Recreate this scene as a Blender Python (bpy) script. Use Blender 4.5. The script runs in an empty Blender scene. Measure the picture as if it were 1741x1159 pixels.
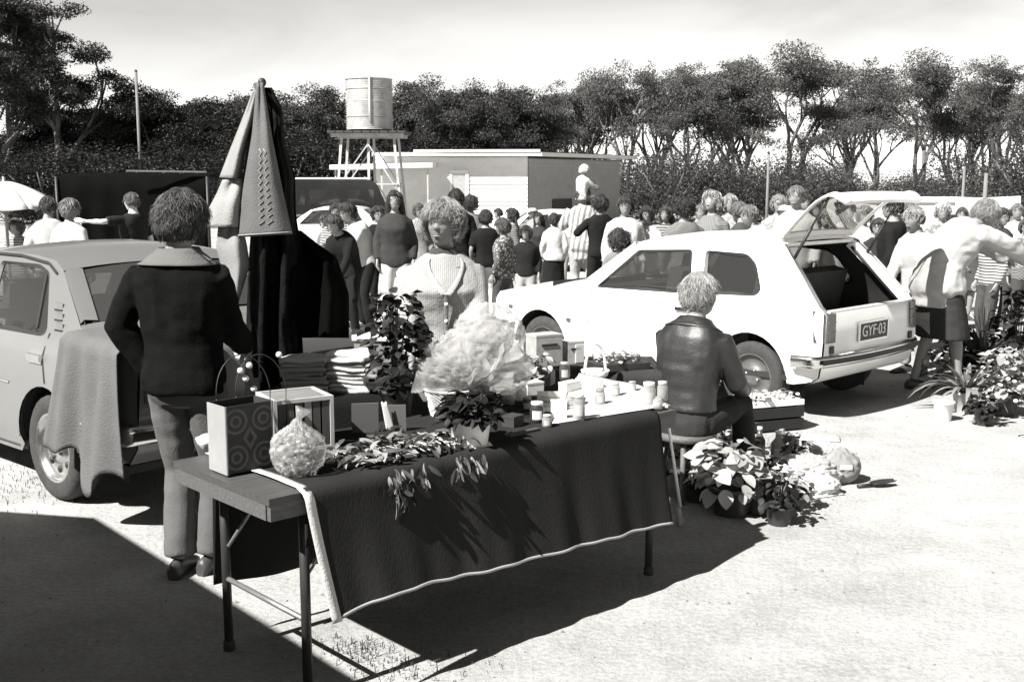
import bpy, bmesh, math, random
import numpy as np
from mathutils import Vector, Matrix, Euler, noise as mnoise
from mathutils.geometry import delaunay_2d_cdt

scene = bpy.context.scene
col = scene.collection
PI = math.pi
rnd = random.Random(7)

# ------------------------------------------------------------------ camera
FPX, PITCH, CAMH = 1871.0, 0.1439, 1.735
PW, PH = 1741.0, 1159.0
cam = bpy.data.cameras.new('camera')
cam.sensor_width = 36.0
cam.lens = FPX / PW * 36.0
cam.clip_start = 0.05
cam.clip_end = 3000
camo = bpy.data.objects.new('camera', cam)
col.objects.link(camo)
camo.location = (0, 0, CAMH)
camo.rotation_euler = (PI / 2 - PITCH, 0, 0)
scene.camera = camo
scene.render.resolution_x = 1024
scene.render.resolution_y = 681

# ------------------------------------------------------------------ light
SUN_TO = Vector((-0.735, -0.645, 1.0)).normalized()      # direction towards the sun
SUN_STRENGTH, SKY_STRENGTH, EXPOSURE = 4.6, 0.030, 1.54
sun = bpy.data.lights.new('sun', 'SUN')
sun.energy = SUN_STRENGTH
sun.angle = math.radians(0.55)
sun.color = (1.0, 0.985, 0.955)
suno = bpy.data.objects.new('sun', sun)
col.objects.link(suno)
suno.rotation_euler = (-SUN_TO).to_track_quat('-Z', 'Y').to_euler()

world = bpy.data.worlds.new('World')
scene.world = world
world.use_nodes = True
wn, wl = world.node_tree.nodes, world.node_tree.links
wn.clear()
w_out = wn.new('ShaderNodeOutputWorld')
w_bg = wn.new('ShaderNodeBackground')
w_bg.inputs['Strength'].default_value = SKY_STRENGTH
w_sky = wn.new('ShaderNodeTexSky')
w_sky.sky_type = 'NISHITA'
w_sky.sun_disc = False
w_sky.sun_elevation = math.asin(SUN_TO.z)
w_sky.sun_rotation = math.atan2(SUN_TO.x, SUN_TO.y)
w_sky.dust_density = 0.4
w_sky.air_density = 0.7
w_bw = wn.new('ShaderNodeRGBToBW')                       # a black-and-white print: grey sky
w_co = wn.new('ShaderNodeTexCoord')
w_map = wn.new('ShaderNodeMapping')
w_map.inputs['Scale'].default_value = (2.0, 2.0, 7.0)
w_no = wn.new('ShaderNodeTexNoise')
w_no.inputs['Scale'].default_value = 1.6
w_no.inputs['Detail'].default_value = 7
w_no.inputs['Roughness'].default_value = 0.55
w_no.inputs['Distortion'].default_value = 0.6
w_rmp = wn.new('ShaderNodeMapRange')                     # thin high cloud
w_rmp.inputs['From Min'].default_value = 0.35
w_rmp.inputs['From Max'].default_value = 0.7
w_rmp.inputs['To Min'].default_value = 1.0
w_rmp.inputs['To Max'].default_value = 1.3
w_mul = wn.new('ShaderNodeMath'); w_mul.operation = 'MULTIPLY'
w_tint = wn.new('ShaderNodeVectorMath'); w_tint.operation = 'MULTIPLY'
w_tint.inputs[1].default_value = (1.0, 0.99, 0.955)
wl.new(w_sky.outputs[0], w_bw.inputs[0])
wl.new(w_co.outputs['Generated'], w_map.inputs[0])
wl.new(w_map.outputs[0], w_no.inputs['Vector'])
wl.new(w_no.outputs['Fac'], w_rmp.inputs[0])
wl.new(w_bw.outputs[0], w_mul.inputs[0])
wl.new(w_rmp.outputs[0], w_mul.inputs[1])
w_sep = wn.new('ShaderNodeSeparateXYZ')
w_hz = wn.new('ShaderNodeMapRange')                      # thin cloud thickens towards the horizon all round
w_hz.interpolation_type = 'SMOOTHSTEP'
w_hz.inputs['From Min'].default_value = 0.0
w_hz.inputs['From Max'].default_value = 0.36
w_hz.inputs['To Min'].default_value = 2.6
w_hz.inputs['To Max'].default_value = 1.0
w_mu2 = wn.new('ShaderNodeMath'); w_mu2.operation = 'MULTIPLY'
wl.new(w_co.outputs['Generated'], w_sep.inputs[0])
wl.new(w_sep.outputs['Z'], w_hz.inputs[0])
wl.new(w_mul.outputs[0], w_mu2.inputs[0])
wl.new(w_hz.outputs[0], w_mu2.inputs[1])
wl.new(w_mu2.outputs[0], w_tint.inputs[0])
wl.new(w_tint.outputs[0], w_bg.inputs['Color'])
wl.new(w_bg.outputs[0], w_out.inputs[0])

scene.view_settings.view_transform = 'Standard'
scene.view_settings.look = 'None'
scene.view_settings.gamma = 1.0
scene.view_settings.exposure = EXPOSURE
scene.view_settings.use_curve_mapping = False

# ------------------------------------------------------------------ pixel helpers
CT, ST = math.cos(PITCH), math.sin(PITCH)
def ray(u, v):
    a = (u - PW / 2) / FPX; b = -(v - PH / 2) / FPX
    return Vector((a, CT + b * ST, -ST + b * CT))
def at_z(u, v, z=0.0):
    d = ray(u, v); t = (z - CAMH) / d.z
    return Vector((d.x * t, d.y * t, z))
def at_d(u, v, y):
    d = ray(u, v); t = y / d.y
    return Vector((d.x * t, y, CAMH + d.z * t))
def smooth01(t):
    t = min(1.0, max(0.0, t)); return t * t * (3 - 2 * t)
def gz(y):
    return -0.25 * smooth01((y - 11.0) / 9.0)

# ------------------------------------------------------------------ materials (a grey print: every colour is a grey, a touch warm)
MATS = {}
def grey(g, warm=0.02):
    return (g, g * (1 - warm * 0.35), g * (1 - warm * 1.6), 1.0)
def mat(name, g, rough=0.8, var=0.15, vscale=6.0, bump=0.0, bscale=60.0, metal=0.0, spec=0.4,
        stretch=None, sheen=0.0, alpha=1.0, trans=0.0, coat=0.0):
    if name in MATS: return MATS[name]
    m = bpy.data.materials.new(name); m.use_nodes = True
    nt = m.node_tree; b = nt.nodes['Principled BSDF']
    b.inputs['Base Color'].default_value = grey(g)
    b.inputs['Roughness'].default_value = rough
    b.inputs['Metallic'].default_value = metal
    b.inputs['Specular IOR Level'].default_value = spec
    if coat: b.inputs['Coat Weight'].default_value = coat; b.inputs['Coat Roughness'].default_value = 0.08
    if sheen: b.inputs['Sheen Weight'].default_value = sheen
    if alpha < 1: b.inputs['Alpha'].default_value = alpha
    if trans: b.inputs['Transmission Weight'].default_value = trans
    tc = nt.nodes.new('ShaderNodeTexCoord'); src = tc.outputs['Object']
    if stretch:
        mp = nt.nodes.new('ShaderNodeMapping'); mp.inputs['Scale'].default_value = stretch
        nt.links.new(src, mp.inputs[0]); src = mp.outputs[0]
    if var:
        n = nt.nodes.new('ShaderNodeTexNoise'); n.inputs['Scale'].default_value = vscale
        n.inputs['Detail'].default_value = 6; n.inputs['Roughness'].default_value = 0.65
        nt.links.new(src, n.inputs['Vector'])
        r = nt.nodes.new('ShaderNodeMapRange')
        r.inputs['From Min'].default_value = 0.28; r.inputs['From Max'].default_value = 0.72
        r.inputs['To Min'].default_value = 1 - var; r.inputs['To Max'].default_value = 1 + var
        nt.links.new(n.outputs['Fac'], r.inputs[0])
        mx = nt.nodes.new('ShaderNodeVectorMath'); mx.operation = 'SCALE'
        mx.inputs[0].default_value = grey(g)[:3]
        nt.links.new(r.outputs[0], mx.inputs['Scale'])
        nt.links.new(mx.outputs[0], b.inputs['Base Color'])
    if bump:
        n2 = nt.nodes.new('ShaderNodeTexNoise'); n2.inputs['Scale'].default_value = bscale
        n2.inputs['Detail'].default_value = 4
        nt.links.new(src, n2.inputs['Vector'])
        bp = nt.nodes.new('ShaderNodeBump'); bp.inputs['Strength'].default_value = bump
        bp.inputs['Distance'].default_value = 0.02
        nt.links.new(n2.outputs['Fac'], bp.inputs['Height'])
        nt.links.new(bp.outputs[0], b.inputs['Normal'])
    MATS[name] = m
    return m
def cloth(g, pat=None):
    key = 'cloth_%03d' % round(g * 1000)
    return mat(key, g, 0.92, 0.14, 5, 0.25, 90, spec=0.15)
def patcloth(g1, g2, kind='stripe', scale=60, rot=(0, 0, 0)):
    key = 'print_%s_%02d_%02d_%d_%d' % (kind, g1 * 100, g2 * 100, scale, round(rot[0] * 10))
    if key in MATS: return MATS[key]
    m = mat(key, g1, .92, .12, 6, .25, 90, spec=.15); nt = m.node_tree; b = nt.nodes['Principled BSDF']
    src = b.inputs['Base Color'].links[0].from_socket
    tc = nt.nodes.new('ShaderNodeTexCoord'); mp = nt.nodes.new('ShaderNodeMapping'); mp.inputs['Rotation'].default_value = rot
    nt.links.new(tc.outputs['Object'], mp.inputs[0])
    if kind == 'stripe':
        t = nt.nodes.new('ShaderNodeTexWave'); t.bands_direction = 'Z'; t.inputs['Scale'].default_value = scale / 10; t.inputs['Distortion'].default_value = 1.2; t.inputs['Detail Scale'].default_value = 1.0
        out = t.outputs['Fac']; lo, hi = .55, .62
    elif kind == 'check':
        t = nt.nodes.new('ShaderNodeTexChecker'); t.inputs['Scale'].default_value = scale; t.inputs[1].default_value = (1, 1, 1, 1); t.inputs[2].default_value = (0, 0, 0, 1)
        out = t.outputs['Fac']; lo, hi = .4, .6
    else:
        t = nt.nodes.new('ShaderNodeTexVoronoi'); t.inputs['Scale'].default_value = scale; out = t.outputs['Distance']; lo, hi = .36, .44
    nt.links.new(mp.outputs[0], t.inputs['Vector'])
    r = nt.nodes.new('ShaderNodeMapRange'); r.inputs[1].default_value = lo; r.inputs[2].default_value = hi; nt.links.new(out, r.inputs[0])
    mx = nt.nodes.new('ShaderNodeMix'); mx.data_type = 'RGBA'; mx.inputs['B'].default_value = grey(g2)
    nt.links.new(r.outputs[0], mx.inputs['Factor']); nt.links.new(src, mx.inputs['A']); nt.links.new(mx.outputs['Result'], b.inputs['Base Color'])
    return m
def skin(g=0.24): return mat('skin_%02d' % round(g * 100), g, 0.55, 0.08, 9, 0.05, 120)
def hairm(g): return mat('hair_%03d' % round(g * 1000), g, 0.55, 0.35, 26, 0.7, 130, stretch=(1, 1, 0.25), spec=0.35)

def leaf_mat(name, g, var=0.5, rough=0.55, scale=3.0, transl=0.25):
    if name in MATS: return MATS[name]
    m = mat(name, g, rough, var, scale, spec=.18)
    nt = m.node_tree; b = nt.nodes['Principled BSDF']
    out = nt.nodes['Material Output']
    t = nt.nodes.new('ShaderNodeBsdfTranslucent'); t.inputs['Color'].default_value = grey(min(1, g * 1.3))
    mx = nt.nodes.new('ShaderNodeMixShader'); mx.inputs[0].default_value = transl
    nt.links.new(b.outputs[0], mx.inputs[1]); nt.links.new(t.outputs[0], mx.inputs[2])
    nt.links.new(mx.outputs[0], out.inputs['Surface'])
    return m

def glass_mat(name, g=0.10, alpha=0.45, rough=0.03):
    if name in MATS: return MATS[name]
    m = bpy.data.materials.new(name); m.use_nodes = True
    nt = m.node_tree; nt.nodes.remove(nt.nodes['Principled BSDF'])
    out = nt.nodes['Material Output']
    tr = nt.nodes.new('ShaderNodeBsdfTransparent'); tr.inputs[0].default_value = grey(alpha)
    gl = nt.nodes.new('ShaderNodeBsdfGlossy'); gl.inputs['Roughness'].default_value = rough
    gl.inputs['Color'].default_value = grey(0.9)
    fr = nt.nodes.new('ShaderNodeFresnel'); fr.inputs['IOR'].default_value = 1.5
    df = nt.nodes.new('ShaderNodeBsdfDiffuse'); df.inputs[0].default_value = grey(g)
    m0 = nt.nodes.new('ShaderNodeMixShader'); m0.inputs[0].default_value = 0.10        # dust on the pane
    nt.links.new(tr.outputs[0], m0.inputs[1]); nt.links.new(df.outputs[0], m0.inputs[2])
    mx = nt.nodes.new('ShaderNodeMixShader')
    ma = nt.nodes.new('ShaderNodeMath'); ma.operation = 'MULTIPLY_ADD'
    ma.inputs[1].default_value = 1.4; ma.inputs[2].default_value = 0.03
    nt.links.new(fr.outputs[0], ma.inputs[0])
    nt.links.new(ma.outputs[0], mx.inputs[0]); nt.links.new(m0.outputs[0], mx.inputs[1]); nt.links.new(gl.outputs[0], mx.inputs[2])
    nt.links.new(mx.outputs[0], out.inputs['Surface'])
    MATS[name] = m
    return m

# ------------------------------------------------------------------ mesh collector
def vnoise(P, scale=1.0, seed=0):
    """smooth 3-D value noise in [-1, 1], P an (n,3) array"""
    Q = np.asarray(P, float) * scale + seed * 17.13
    I = np.floor(Q).astype(np.int64); F = Q - I; F = F * F * (3 - 2 * F)
    def h(ix, iy, iz):
        n = (ix * 374761393 + iy * 668265263 + iz * 2147483647 + seed * 974634777) & 0xffffffff
        n = ((n ^ (n >> 13)) * 1274126177) & 0xffffffff
        return ((n ^ (n >> 16)) & 0xffff) / 32767.5 - 1
    x, y, z = I[:, 0], I[:, 1], I[:, 2]; fx, fy, fz = F[:, 0], F[:, 1], F[:, 2]
    r = 0
    for a in (0, 1):
        for b in (0, 1):
            for c in (0, 1):
                r = r + h(x + a, y + b, z + c) * (fx if a else 1 - fx) * (fy if b else 1 - fy) * (fz if c else 1 - fz)
    return r

class MB:
    def __init__(s): s.v = []; s.f = []; s.m = []; s.sm = []
    def add(s, verts, faces, mi=0, smooth=False):
        o = len(s.v); s.v.extend([tuple(map(float, p)) for p in verts])
        for f in faces: s.f.append([o + i for i in f]); s.m.append(mi); s.sm.append(smooth)
        return s
    def box(s, c, size, rot=None, mi=0, taper=1.0):
        hx, hy, hz = size[0] / 2, size[1] / 2, size[2] / 2
        vs = []
        for z in (-1, 1):
            k = taper if z > 0 else 1.0
            for x, y in ((-1, -1), (1, -1), (1, 1), (-1, 1)):
                vs.append(Vector((x * hx * k, y * hy * k, z * hz)))
        if rot is not None:
            R = rot if isinstance(rot, Matrix) else Euler(rot).to_matrix()
            vs = [R @ p for p in vs]
        c = Vector(c)
        return s.add([p + c for p in vs], [(0, 3, 2, 1), (4, 5, 6, 7), (0, 1, 5, 4), (1, 2, 6, 5), (2, 3, 7, 6), (3, 0, 4, 7)], mi)
    def bar(s, a, b, w, t, mi=0, up=(0, 0, 1)):
        a, b = Vector(a), Vector(b); d = (b - a); L = d.length; d.normalize()
        up = Vector(up)
        if abs(d.dot(up)) > 0.98: up = Vector((1, 0, 0))
        x = d.cross(up).normalized(); y = x.cross(d).normalized()
        R = Matrix((x, y, d)).transposed()
        return s.box((a + b) / 2, (w, t, L), R, mi)
    def rings(s, R, mi=0, smooth=True, cap=True, close=True):
        n = len(R[0]); o = []
        vs = [p for r in R for p in r]; fs = []
        for i in range(len(R) - 1):
            for j in range(n if close else n - 1):
                k = (j + 1) % n
                fs.append((i * n + j, i * n + k, (i + 1) * n + k, (i + 1) * n + j))
        s.add(vs, fs, mi, smooth)
        if cap and close:
            o = len(s.v) - len(vs)
            s.f.append([o + j for j in range(n)][::-1]); s.m.append(mi); s.sm.append(False)
            b = o + (len(R) - 1) * n
            s.f.append([b + j for j in range(n)]); s.m.append(mi); s.sm.append(False)
        return s
    def tube(s, pts, rad, n=8, mi=0, smooth=True, cap=True, ref=None):
        return s.rings(tube_rings(pts, rad, n, ref), mi, smooth, cap)
    def lathe(s, prof, n=20, c=(0, 0, 0), mi=0, smooth=True, cap=True):
        c = Vector(c)
        R = [[(c.x + r * math.cos(2 * PI * j / n), c.y + r * math.sin(2 * PI * j / n), c.z + z) for j in range(n)] for r, z in prof]
        return s.rings(R, mi, smooth, cap)
    def ell(s, c, r, n=12, m=8, mi=0, rot=None):
        c = Vector(c); R = []
        for i in range(1, m):
            ph = PI * i / m; ring = []
            for j in range(n):
                th = 2 * PI * j / n
                p = Vector((r[0] * math.sin(ph) * math.cos(th), r[1] * math.sin(ph) * math.sin(th), -r[2] * math.cos(ph)))
                if rot is not None: p = rot @ p
                ring.append(p + c)
            R.append(ring)
        return s.rings(R, mi, True, True)
    def sheet(s, fn, nu, nv, mi=0, th=0.0, smooth=True):
        """fn(i/nu, j/nv) -> point; optional thickness along the normal"""
        P = [[Vector(fn(i / nu, j / nv)) for j in range(nv + 1)] for i in range(nu + 1)]
        def idx(i, j): return i * (nv + 1) + j
        vs = [P[i][j] for i in range(nu + 1) for j in range(nv + 1)]
        fs = [(idx(i, j), idx(i + 1, j), idx(i + 1, j + 1), idx(i, j + 1)) for i in range(nu) for j in range(nv)]
        if not th: return s.add(vs, fs, mi, smooth)
        nr = []
        for i in range(nu + 1):
            for j in range(nv + 1):
                a = P[min(i + 1, nu)][j] - P[max(i - 1, 0)][j]; b = P[i][min(j + 1, nv)] - P[i][max(j - 1, 0)]
                n_ = a.cross(b); nr.append(n_.normalized() if n_.length > 1e-9 else Vector((0, 0, 1)))
        N = len(vs)
        vs2 = vs + [v - n_ * th for v, n_ in zip(vs, nr)]
        fs2 = fs + [tuple(N + k for k in f[::-1]) for f in fs]
        edge = [idx(i, 0) for i in range(nu + 1)] + [idx(nu, j) for j in range(1, nv + 1)] + [idx(i, nv) for i in range(nu - 1, -1, -1)] + [idx(0, j) for j in range(nv - 1, 0, -1)]
        for k in range(len(edge)):
            a, b = edge[k], edge[(k + 1) % len(edge)]
            fs2.append((b, a, N + a, N + b))
        return s.add(vs2, fs2, mi, smooth)
    def mesh(s, name):
        me = bpy.data.meshes.new(name)
        me.from_pydata(s.v, [], s.f)
        me.polygons.foreach_set('material_index', s.m)
        me.polygons.foreach_set('use_smooth', s.sm)
        me.update()
        return me
    def build(s, name, mats, parent=None, loc=None, rot=None, recalc=False):
        me = s.mesh(name)
        if recalc:
            bm = bmesh.new(); bm.from_mesh(me); bmesh.ops.recalc_face_normals(bm, faces=bm.faces); bm.to_mesh(me); bm.free()
        if not isinstance(mats, (list, tuple)): mats = [mats]
        for m in mats: me.materials.append(m)
        return link(name, me, parent, loc, rot)

def tube_rings(pts, rad, n=8, ref=None):
    pts = [Vector(p) for p in pts]; R = []
    if not isinstance(rad, (list, tuple)): rad = [rad] * len(pts)
    d0 = (pts[1] - pts[0]).normalized()
    ref = Vector(ref) if ref is not None else (Vector((0, 0, 1)) if abs(d0.z) < 0.9 else Vector((1, 0, 0)))
    x = (ref - d0 * ref.dot(d0)).normalized()
    for i, p in enumerate(pts):
        if i == 0: d = pts[1] - p
        elif i == len(pts) - 1: d = p - pts[i - 1]
        else: d = (pts[i + 1] - p).normalized() + (p - pts[i - 1]).normalized()
        d = d.normalized() if d.length > 1e-9 else d0
        x = x - d * x.dot(d); x.normalize(); y = d.cross(x)
        r = rad[i]; rx, ry = (r if isinstance(r, (tuple, list)) else (r, r))
        R.append([p + x * (rx * math.cos(2 * PI * j / n)) + y * (ry * math.sin(2 * PI * j / n)) for j in range(n)])
    return R

def catmull(pts, k=4):
    P = [Vector(p) if not isinstance(p, (int, float)) else p for p in pts]; out = []
    for i in range(len(P) - 1):
        p0 = P[max(0, i - 1)]; p1 = P[i]; p2 = P[i + 1]; p3 = P[min(len(P) - 1, i + 2)]
        for j in range(k):
            t = j / k
            out.append(0.5 * ((2 * p1) + (p2 - p0) * t + (2 * p0 - 5 * p1 + 4 * p2 - p3) * t * t + (3 * p1 - p0 - 3 * p2 + p3) * t ** 3))
    out.append(P[-1]); return out

def link(name, data, parent=None, loc=None, rot=None):
    o = bpy.data.objects.new(name, data); col.objects.link(o)
    if parent is not None: o.parent = parent
    if loc is not None: o.location = loc
    if rot is not None: o.rotation_euler = rot
    return o
def tag(o, label, cat, group=None):
    o['label'] = label; o['category'] = cat
    if group: o['group'] = group
    return o
def thing(name, label, cat, loc=(0, 0, 0), rz=0.0, group=None):
    o = link(name, None, None, loc, (0, 0, rz)); o.empty_display_size = 0.2
    return tag(o, label, cat, group)
def struct(o): o['kind'] = 'structure'; return o
def stuff(o): o['kind'] = 'stuff'; return o
def copy_tree(o, parent=None):
    c = o.copy(); col.objects.link(c); c.parent = parent
    for ch in list(o.children): copy_tree(ch, c)
    return c

# common materials
M_paper = mat('white_paper', 0.62, 0.7, 0.05, 8)
M_white = mat('white_paint', 0.8, 0.5, 0.05, 3)
M_metal = mat('dull_metal', 0.32, 0.4, 0.2, 12, metal=0.7)
M_chrome = mat('chrome', 0.75, 0.18, 0.1, 20, metal=1.0)
M_rubber = mat('tyre_rubber', 0.035, 0.85, 0.3, 20, 0.2, 80)
M_black = mat('black_plastic', 0.02, 0.5, 0.2, 10)
M_darkwood = mat('dark_wood', 0.085, 0.6, 0.35, 14, 0.15, 60, stretch=(1, 6, 6))
M_wood = mat('pale_wood', 0.5, 0.7, 0.25, 10, 0.2, 50, stretch=(6, 6, 1))
M_midwood = mat('brown_wood', 0.2, 0.7, 0.3, 10, 0.2, 50, stretch=(6, 6, 1))
M_clay = mat('clay', 0.3, 0.85, 0.15, 12, 0.1, 60)
M_soil = mat('potting_soil', 0.035, 0.95, 0.4, 40, 0.6, 70)
M_leaf = leaf_mat('leaf_mid', 0.075)
M_leafd = leaf_mat('leaf_dark', 0.015)
M_leafl = leaf_mat('leaf_pale', 0.26)
M_leafp = leaf_mat('leaf_silver', 0.5)
# ================================================================== PEOPLE
PEND = []          # garments and bodies waiting for the shared voxel remesh
def V(x, y, z): return Vector((x, y, z))
def ik(a, b, l1, l2, pole):
    a, b, pole = Vector(a), Vector(b), Vector(pole)
    d = b - a; L = min(d.length, (l1 + l2) * 0.995); L = max(L, abs(l1 - l2) * 1.05 + 1e-4)
    dn = d.normalized(); b2 = a + dn * L
    x = (l1 * l1 - l2 * l2 + L * L) / (2 * L); h = math.sqrt(max(0, l1 * l1 - x * x))
    p = pole - dn * pole.dot(dn); p = p.normalized() if p.length > 1e-6 else Vector((0, 1, 0))
    return a + dn * x + p * h, b2

TORSO_M = [(.79, .105, .085, 0), (.85, .158, .112, -.008), (.92, .163, .115, -.008), (1.00, .150, .105, 0), (1.08, .145, .103, .004),
           (1.18, .160, .113, .006), (1.28, .178, .118, .004), (1.36, .182, .108, -.004), (1.415, .150, .088, -.012), (1.455, .092, .070, -.014), (1.50, .056, .058, -.006), (1.56, .054, .056, .006)]
TORSO_F = [(.79, .110, .090, 0), (.85, .170, .118, -.012), (.92, .172, .118, -.012), (1.00, .148, .102, 0), (1.08, .128, .094, .004),
           (1.18, .142, .108, .010), (1.28, .156, .128, .018), (1.36, .158, .100, .002), (1.415, .130, .080, -.010), (1.455, .080, .062, -.012), (1.50, .048, .050, -.006), (1.56, .046, .048, .006)]

class Rig:
    def __init__(s, h, sex, lean, roll, twist, pelvis_z, pelvis_y, heady, headp, lw, rw, la, ra, lpole, rpole, kpl, kpr, fat):
        k = s.k = h / 1.72; s.sex = sex
        s.T = TORSO_F if sex == 'f' else TORSO_M
        s.fat = fat
        s.pz = (pelvis_z if pelvis_z is not None else .93 * k) ; s.py = pelvis_y
        s.lean, s.roll, s.twist = lean, roll, twist
        # spine curve samples
        s.sp = {}
        pos = V(0, s.py, s.pz - .14 * k); z = .79
        while z <= 1.605:
            t = smooth01((z - .90) / .40)
            M = Euler((-lean * t, roll * t, twist * t)).to_matrix()
            s.sp[round(z, 2)] = (pos.copy(), M)
            pos = pos + M @ V(0, 0, .01 * k); z += .01
        c, M = s.spine(1.385)
        w = .170 if sex == 'm' else .150
        s.sh = {+1: c + M @ V(w * k * (1 + .3 * (fat - 1)), -.008 * k, 0), -1: c + M @ V(-w * k * (1 + .3 * (fat - 1)), -.008 * k, 0)}
        s.chestM = M
        hc, hM = s.spine(1.56)
        s.headM = hM @ Euler((lean * 0.55 - headp, 0, heady)).to_matrix()
        s.head = hc + s.headM @ V(0, .016 * k, .055 * k)
        s.arm = {}; s.leg = {}
        for side, tgt, pole in ((-1, lw, lpole), (1, rw, rpole)):
            S = s.sh[side]
            if tgt is None:                                     # hanging relaxed
                T = S + M @ V(side * .07 * k, .06 * k, -.50 * k)
            else: T = V(tgt[0], tgt[1], tgt[2]) * k
            P = M @ V(side * .55, -1, -.15) if pole is None else Vector(pole)
            e, wq = ik(S, T, .285 * k, .25 * k, P)
            s.arm[side] = (S, e, wq)
        for side, tgt, pole in ((-1, la, kpl), (1, ra, kpr)):
            Hp = V(side * .088 * k, s.py, s.pz - .03 * k)
            T = V(side * .105 * k, 0.0, .075 * k) if tgt is None else V(*tgt) * k
            P = V(side * .15, 1, 0) if pole is None else Vector(pole)
            kn, an = ik(Hp, T, .425 * k, .415 * k, P)
            s.leg[side] = (Hp, kn, an)
    def spine(s, z): return s.sp[round(max(.79, min(1.60, z)), 2)]
    def torso(s, mb, z0, z1, inf=0.0, n=16, flare=0.0, f=None):
        k = s.k; R = []
        zs = [r[0] for r in s.T if z0 < r[0] < z1]; zs = [z0] + zs + [z1]
        for z in zs:
            A = s.T
            for i in range(len(A) - 1):
                if A[i][0] <= z <= A[i + 1][0] or (i == 0 and z < A[0][0]): break
            t = (z - A[i][0]) / (A[i + 1][0] - A[i][0]); t = max(0, min(1, t))
            hw = A[i][1] + (A[i + 1][1] - A[i][1]) * t; hd = A[i][2] + (A[i + 1][2] - A[i][2]) * t; fy = A[i][3] + (A[i + 1][3] - A[i][3]) * t
            g = s.fat if z < 1.36 else 1 + (s.fat - 1) * .4
            fl = flare * max(0, (1.1 - z)) / .3
            c, M = s.spine(z)
            if z < .79: c = c + M @ V(0, 0, (z - .79) * k)
            hw = (hw * g + inf + fl) * k; hd = (hd * g + inf + fl) * k
            ring = []
            for j in range(n):
                a = 2 * PI * j / n; ca, sa = math.cos(a), math.sin(a)
                e = 0.84
                ring.append(c + M @ V(hw * math.copysign(abs(ca) ** e, ca), hd * math.copysign(abs(sa) ** e, sa) + fy * k, 0))
            R.append(ring)
        mb.rings(R)
    def limb(s, mb, a, b, c, radii, n=10):
        """two-bone limb a-b-c, radii at 7 stations"""
        P = [a, a.lerp(b, .35), a.lerp(b, .75), b, b.lerp(c, .3), b.lerp(c, .7), c]
        P[3] = b * .9 + (P[2] + P[4]) * .05
        mb.tube(P, [r * s.k for r in radii], n)

def hand(mb, wrist, d, palm_n, k, curl=0.5, side=1, n=6, spread=.12):
    d = Vector(d).normalized(); pn = Vector(palm_n); pn = (pn - d * pn.dot(d)).normalized()
    x = d.cross(pn) * 1.0                                       # across the palm
    def ring(p, w, t): return [p + x * (w * math.cos(2 * PI * j / 8)) + pn * (t * math.sin(2 * PI * j / 8)) for j in range(8)]
    mb.rings([ring(wrist - d * .03 * k, .026 * k, .021 * k), ring(wrist + d * .01 * k, .027 * k, .018 * k), ring(wrist + d * .045 * k, .040 * k, .017 * k), ring(wrist + d * .085 * k, .043 * k, .015 * k), ring(wrist + d * .1 * k, .036 * k, .010 * k)])
    for i, (o, L, r) in enumerate(((-.032, .068, .0085), (-.011, .078, .009), (.011, .072, .0088), (.031, .056, .0075))):
        base = wrist + d * .088 * k + x * (o * k)
        fd = (d + x * (o * spread * 20 * .05)).normalized(); P = [base]; a = 0
        for sgm, c in ((.45, .5), (.3, .8), (.25, .6)):
            a += c * curl * (1 + .12 * i)
            dd = (fd * math.cos(a) + pn * math.sin(a)).normalized(); P.append(P[-1] + dd * (L * sgm * k))
        mb.tube(P, [r * k, r * k, r * .93 * k, r * .7 * k], n)
    t0 = wrist + d * .028 * k - x * (side * .034 * k)
    td = (d * .75 - x * side * .6 + pn * .35).normalized()
    mb.tube([t0, t0 + td * .035 * k, t0 + (td + d * .35).normalized() * .065 * k, t0 + (td + d * .5).normalized() * .085 * k], [.012 * k, .0115 * k, .010 * k, .007 * k], n)

def head_r(dx, dy, dz, female=False):
    """head radius along a unit direction (face looks to +y)"""
    ax, ay, az = (.076, .096, .118) if not female else (.072, .092, .114)
    r = 1 / math.sqrt((dx / ax) ** 2 + (dy / ay) ** 2 + (dz / az) ** 2)
    if dz < -.15 and dy < .35: r *= 1 - .16 * smooth01((-dz - .15) / .6) * (1 - smooth01((dy + .25) / .6))
    if dz < 0: r *= 1 - .10 * abs(dx) * smooth01(-dz / .7)
    if dy > .2:
        def g(cx, cz, wx, wz): return math.exp(-((dx - cx) / wx) ** 2 - ((dz - cz) / wz) ** 2)
        f = smooth01((dy - .2) / .4)
        r += f * (.021 * g(0, -.17, .11, .12) + .009 * g(0, -.02, .08, .14) - .010 * g(.34, .02, .15, .10) - .010 * g(-.34, .02, .15, .10)
                  + .006 * g(.30, .17, .22, .07) + .006 * g(-.30, .17, .22, .07) + .006 * g(0, -.46, .24, .045) + .006 * g(0, -.57, .2, .05)
                  - .004 * g(0, -.515, .24, .025) + .009 * g(0, -.80, .25, .14) - .004 * g(0, -.33, .3, .06) + .004 * g(.42, -.25, .2, .2) + .004 * g(-.42, -.25, .2, .2))
    return r

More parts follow.
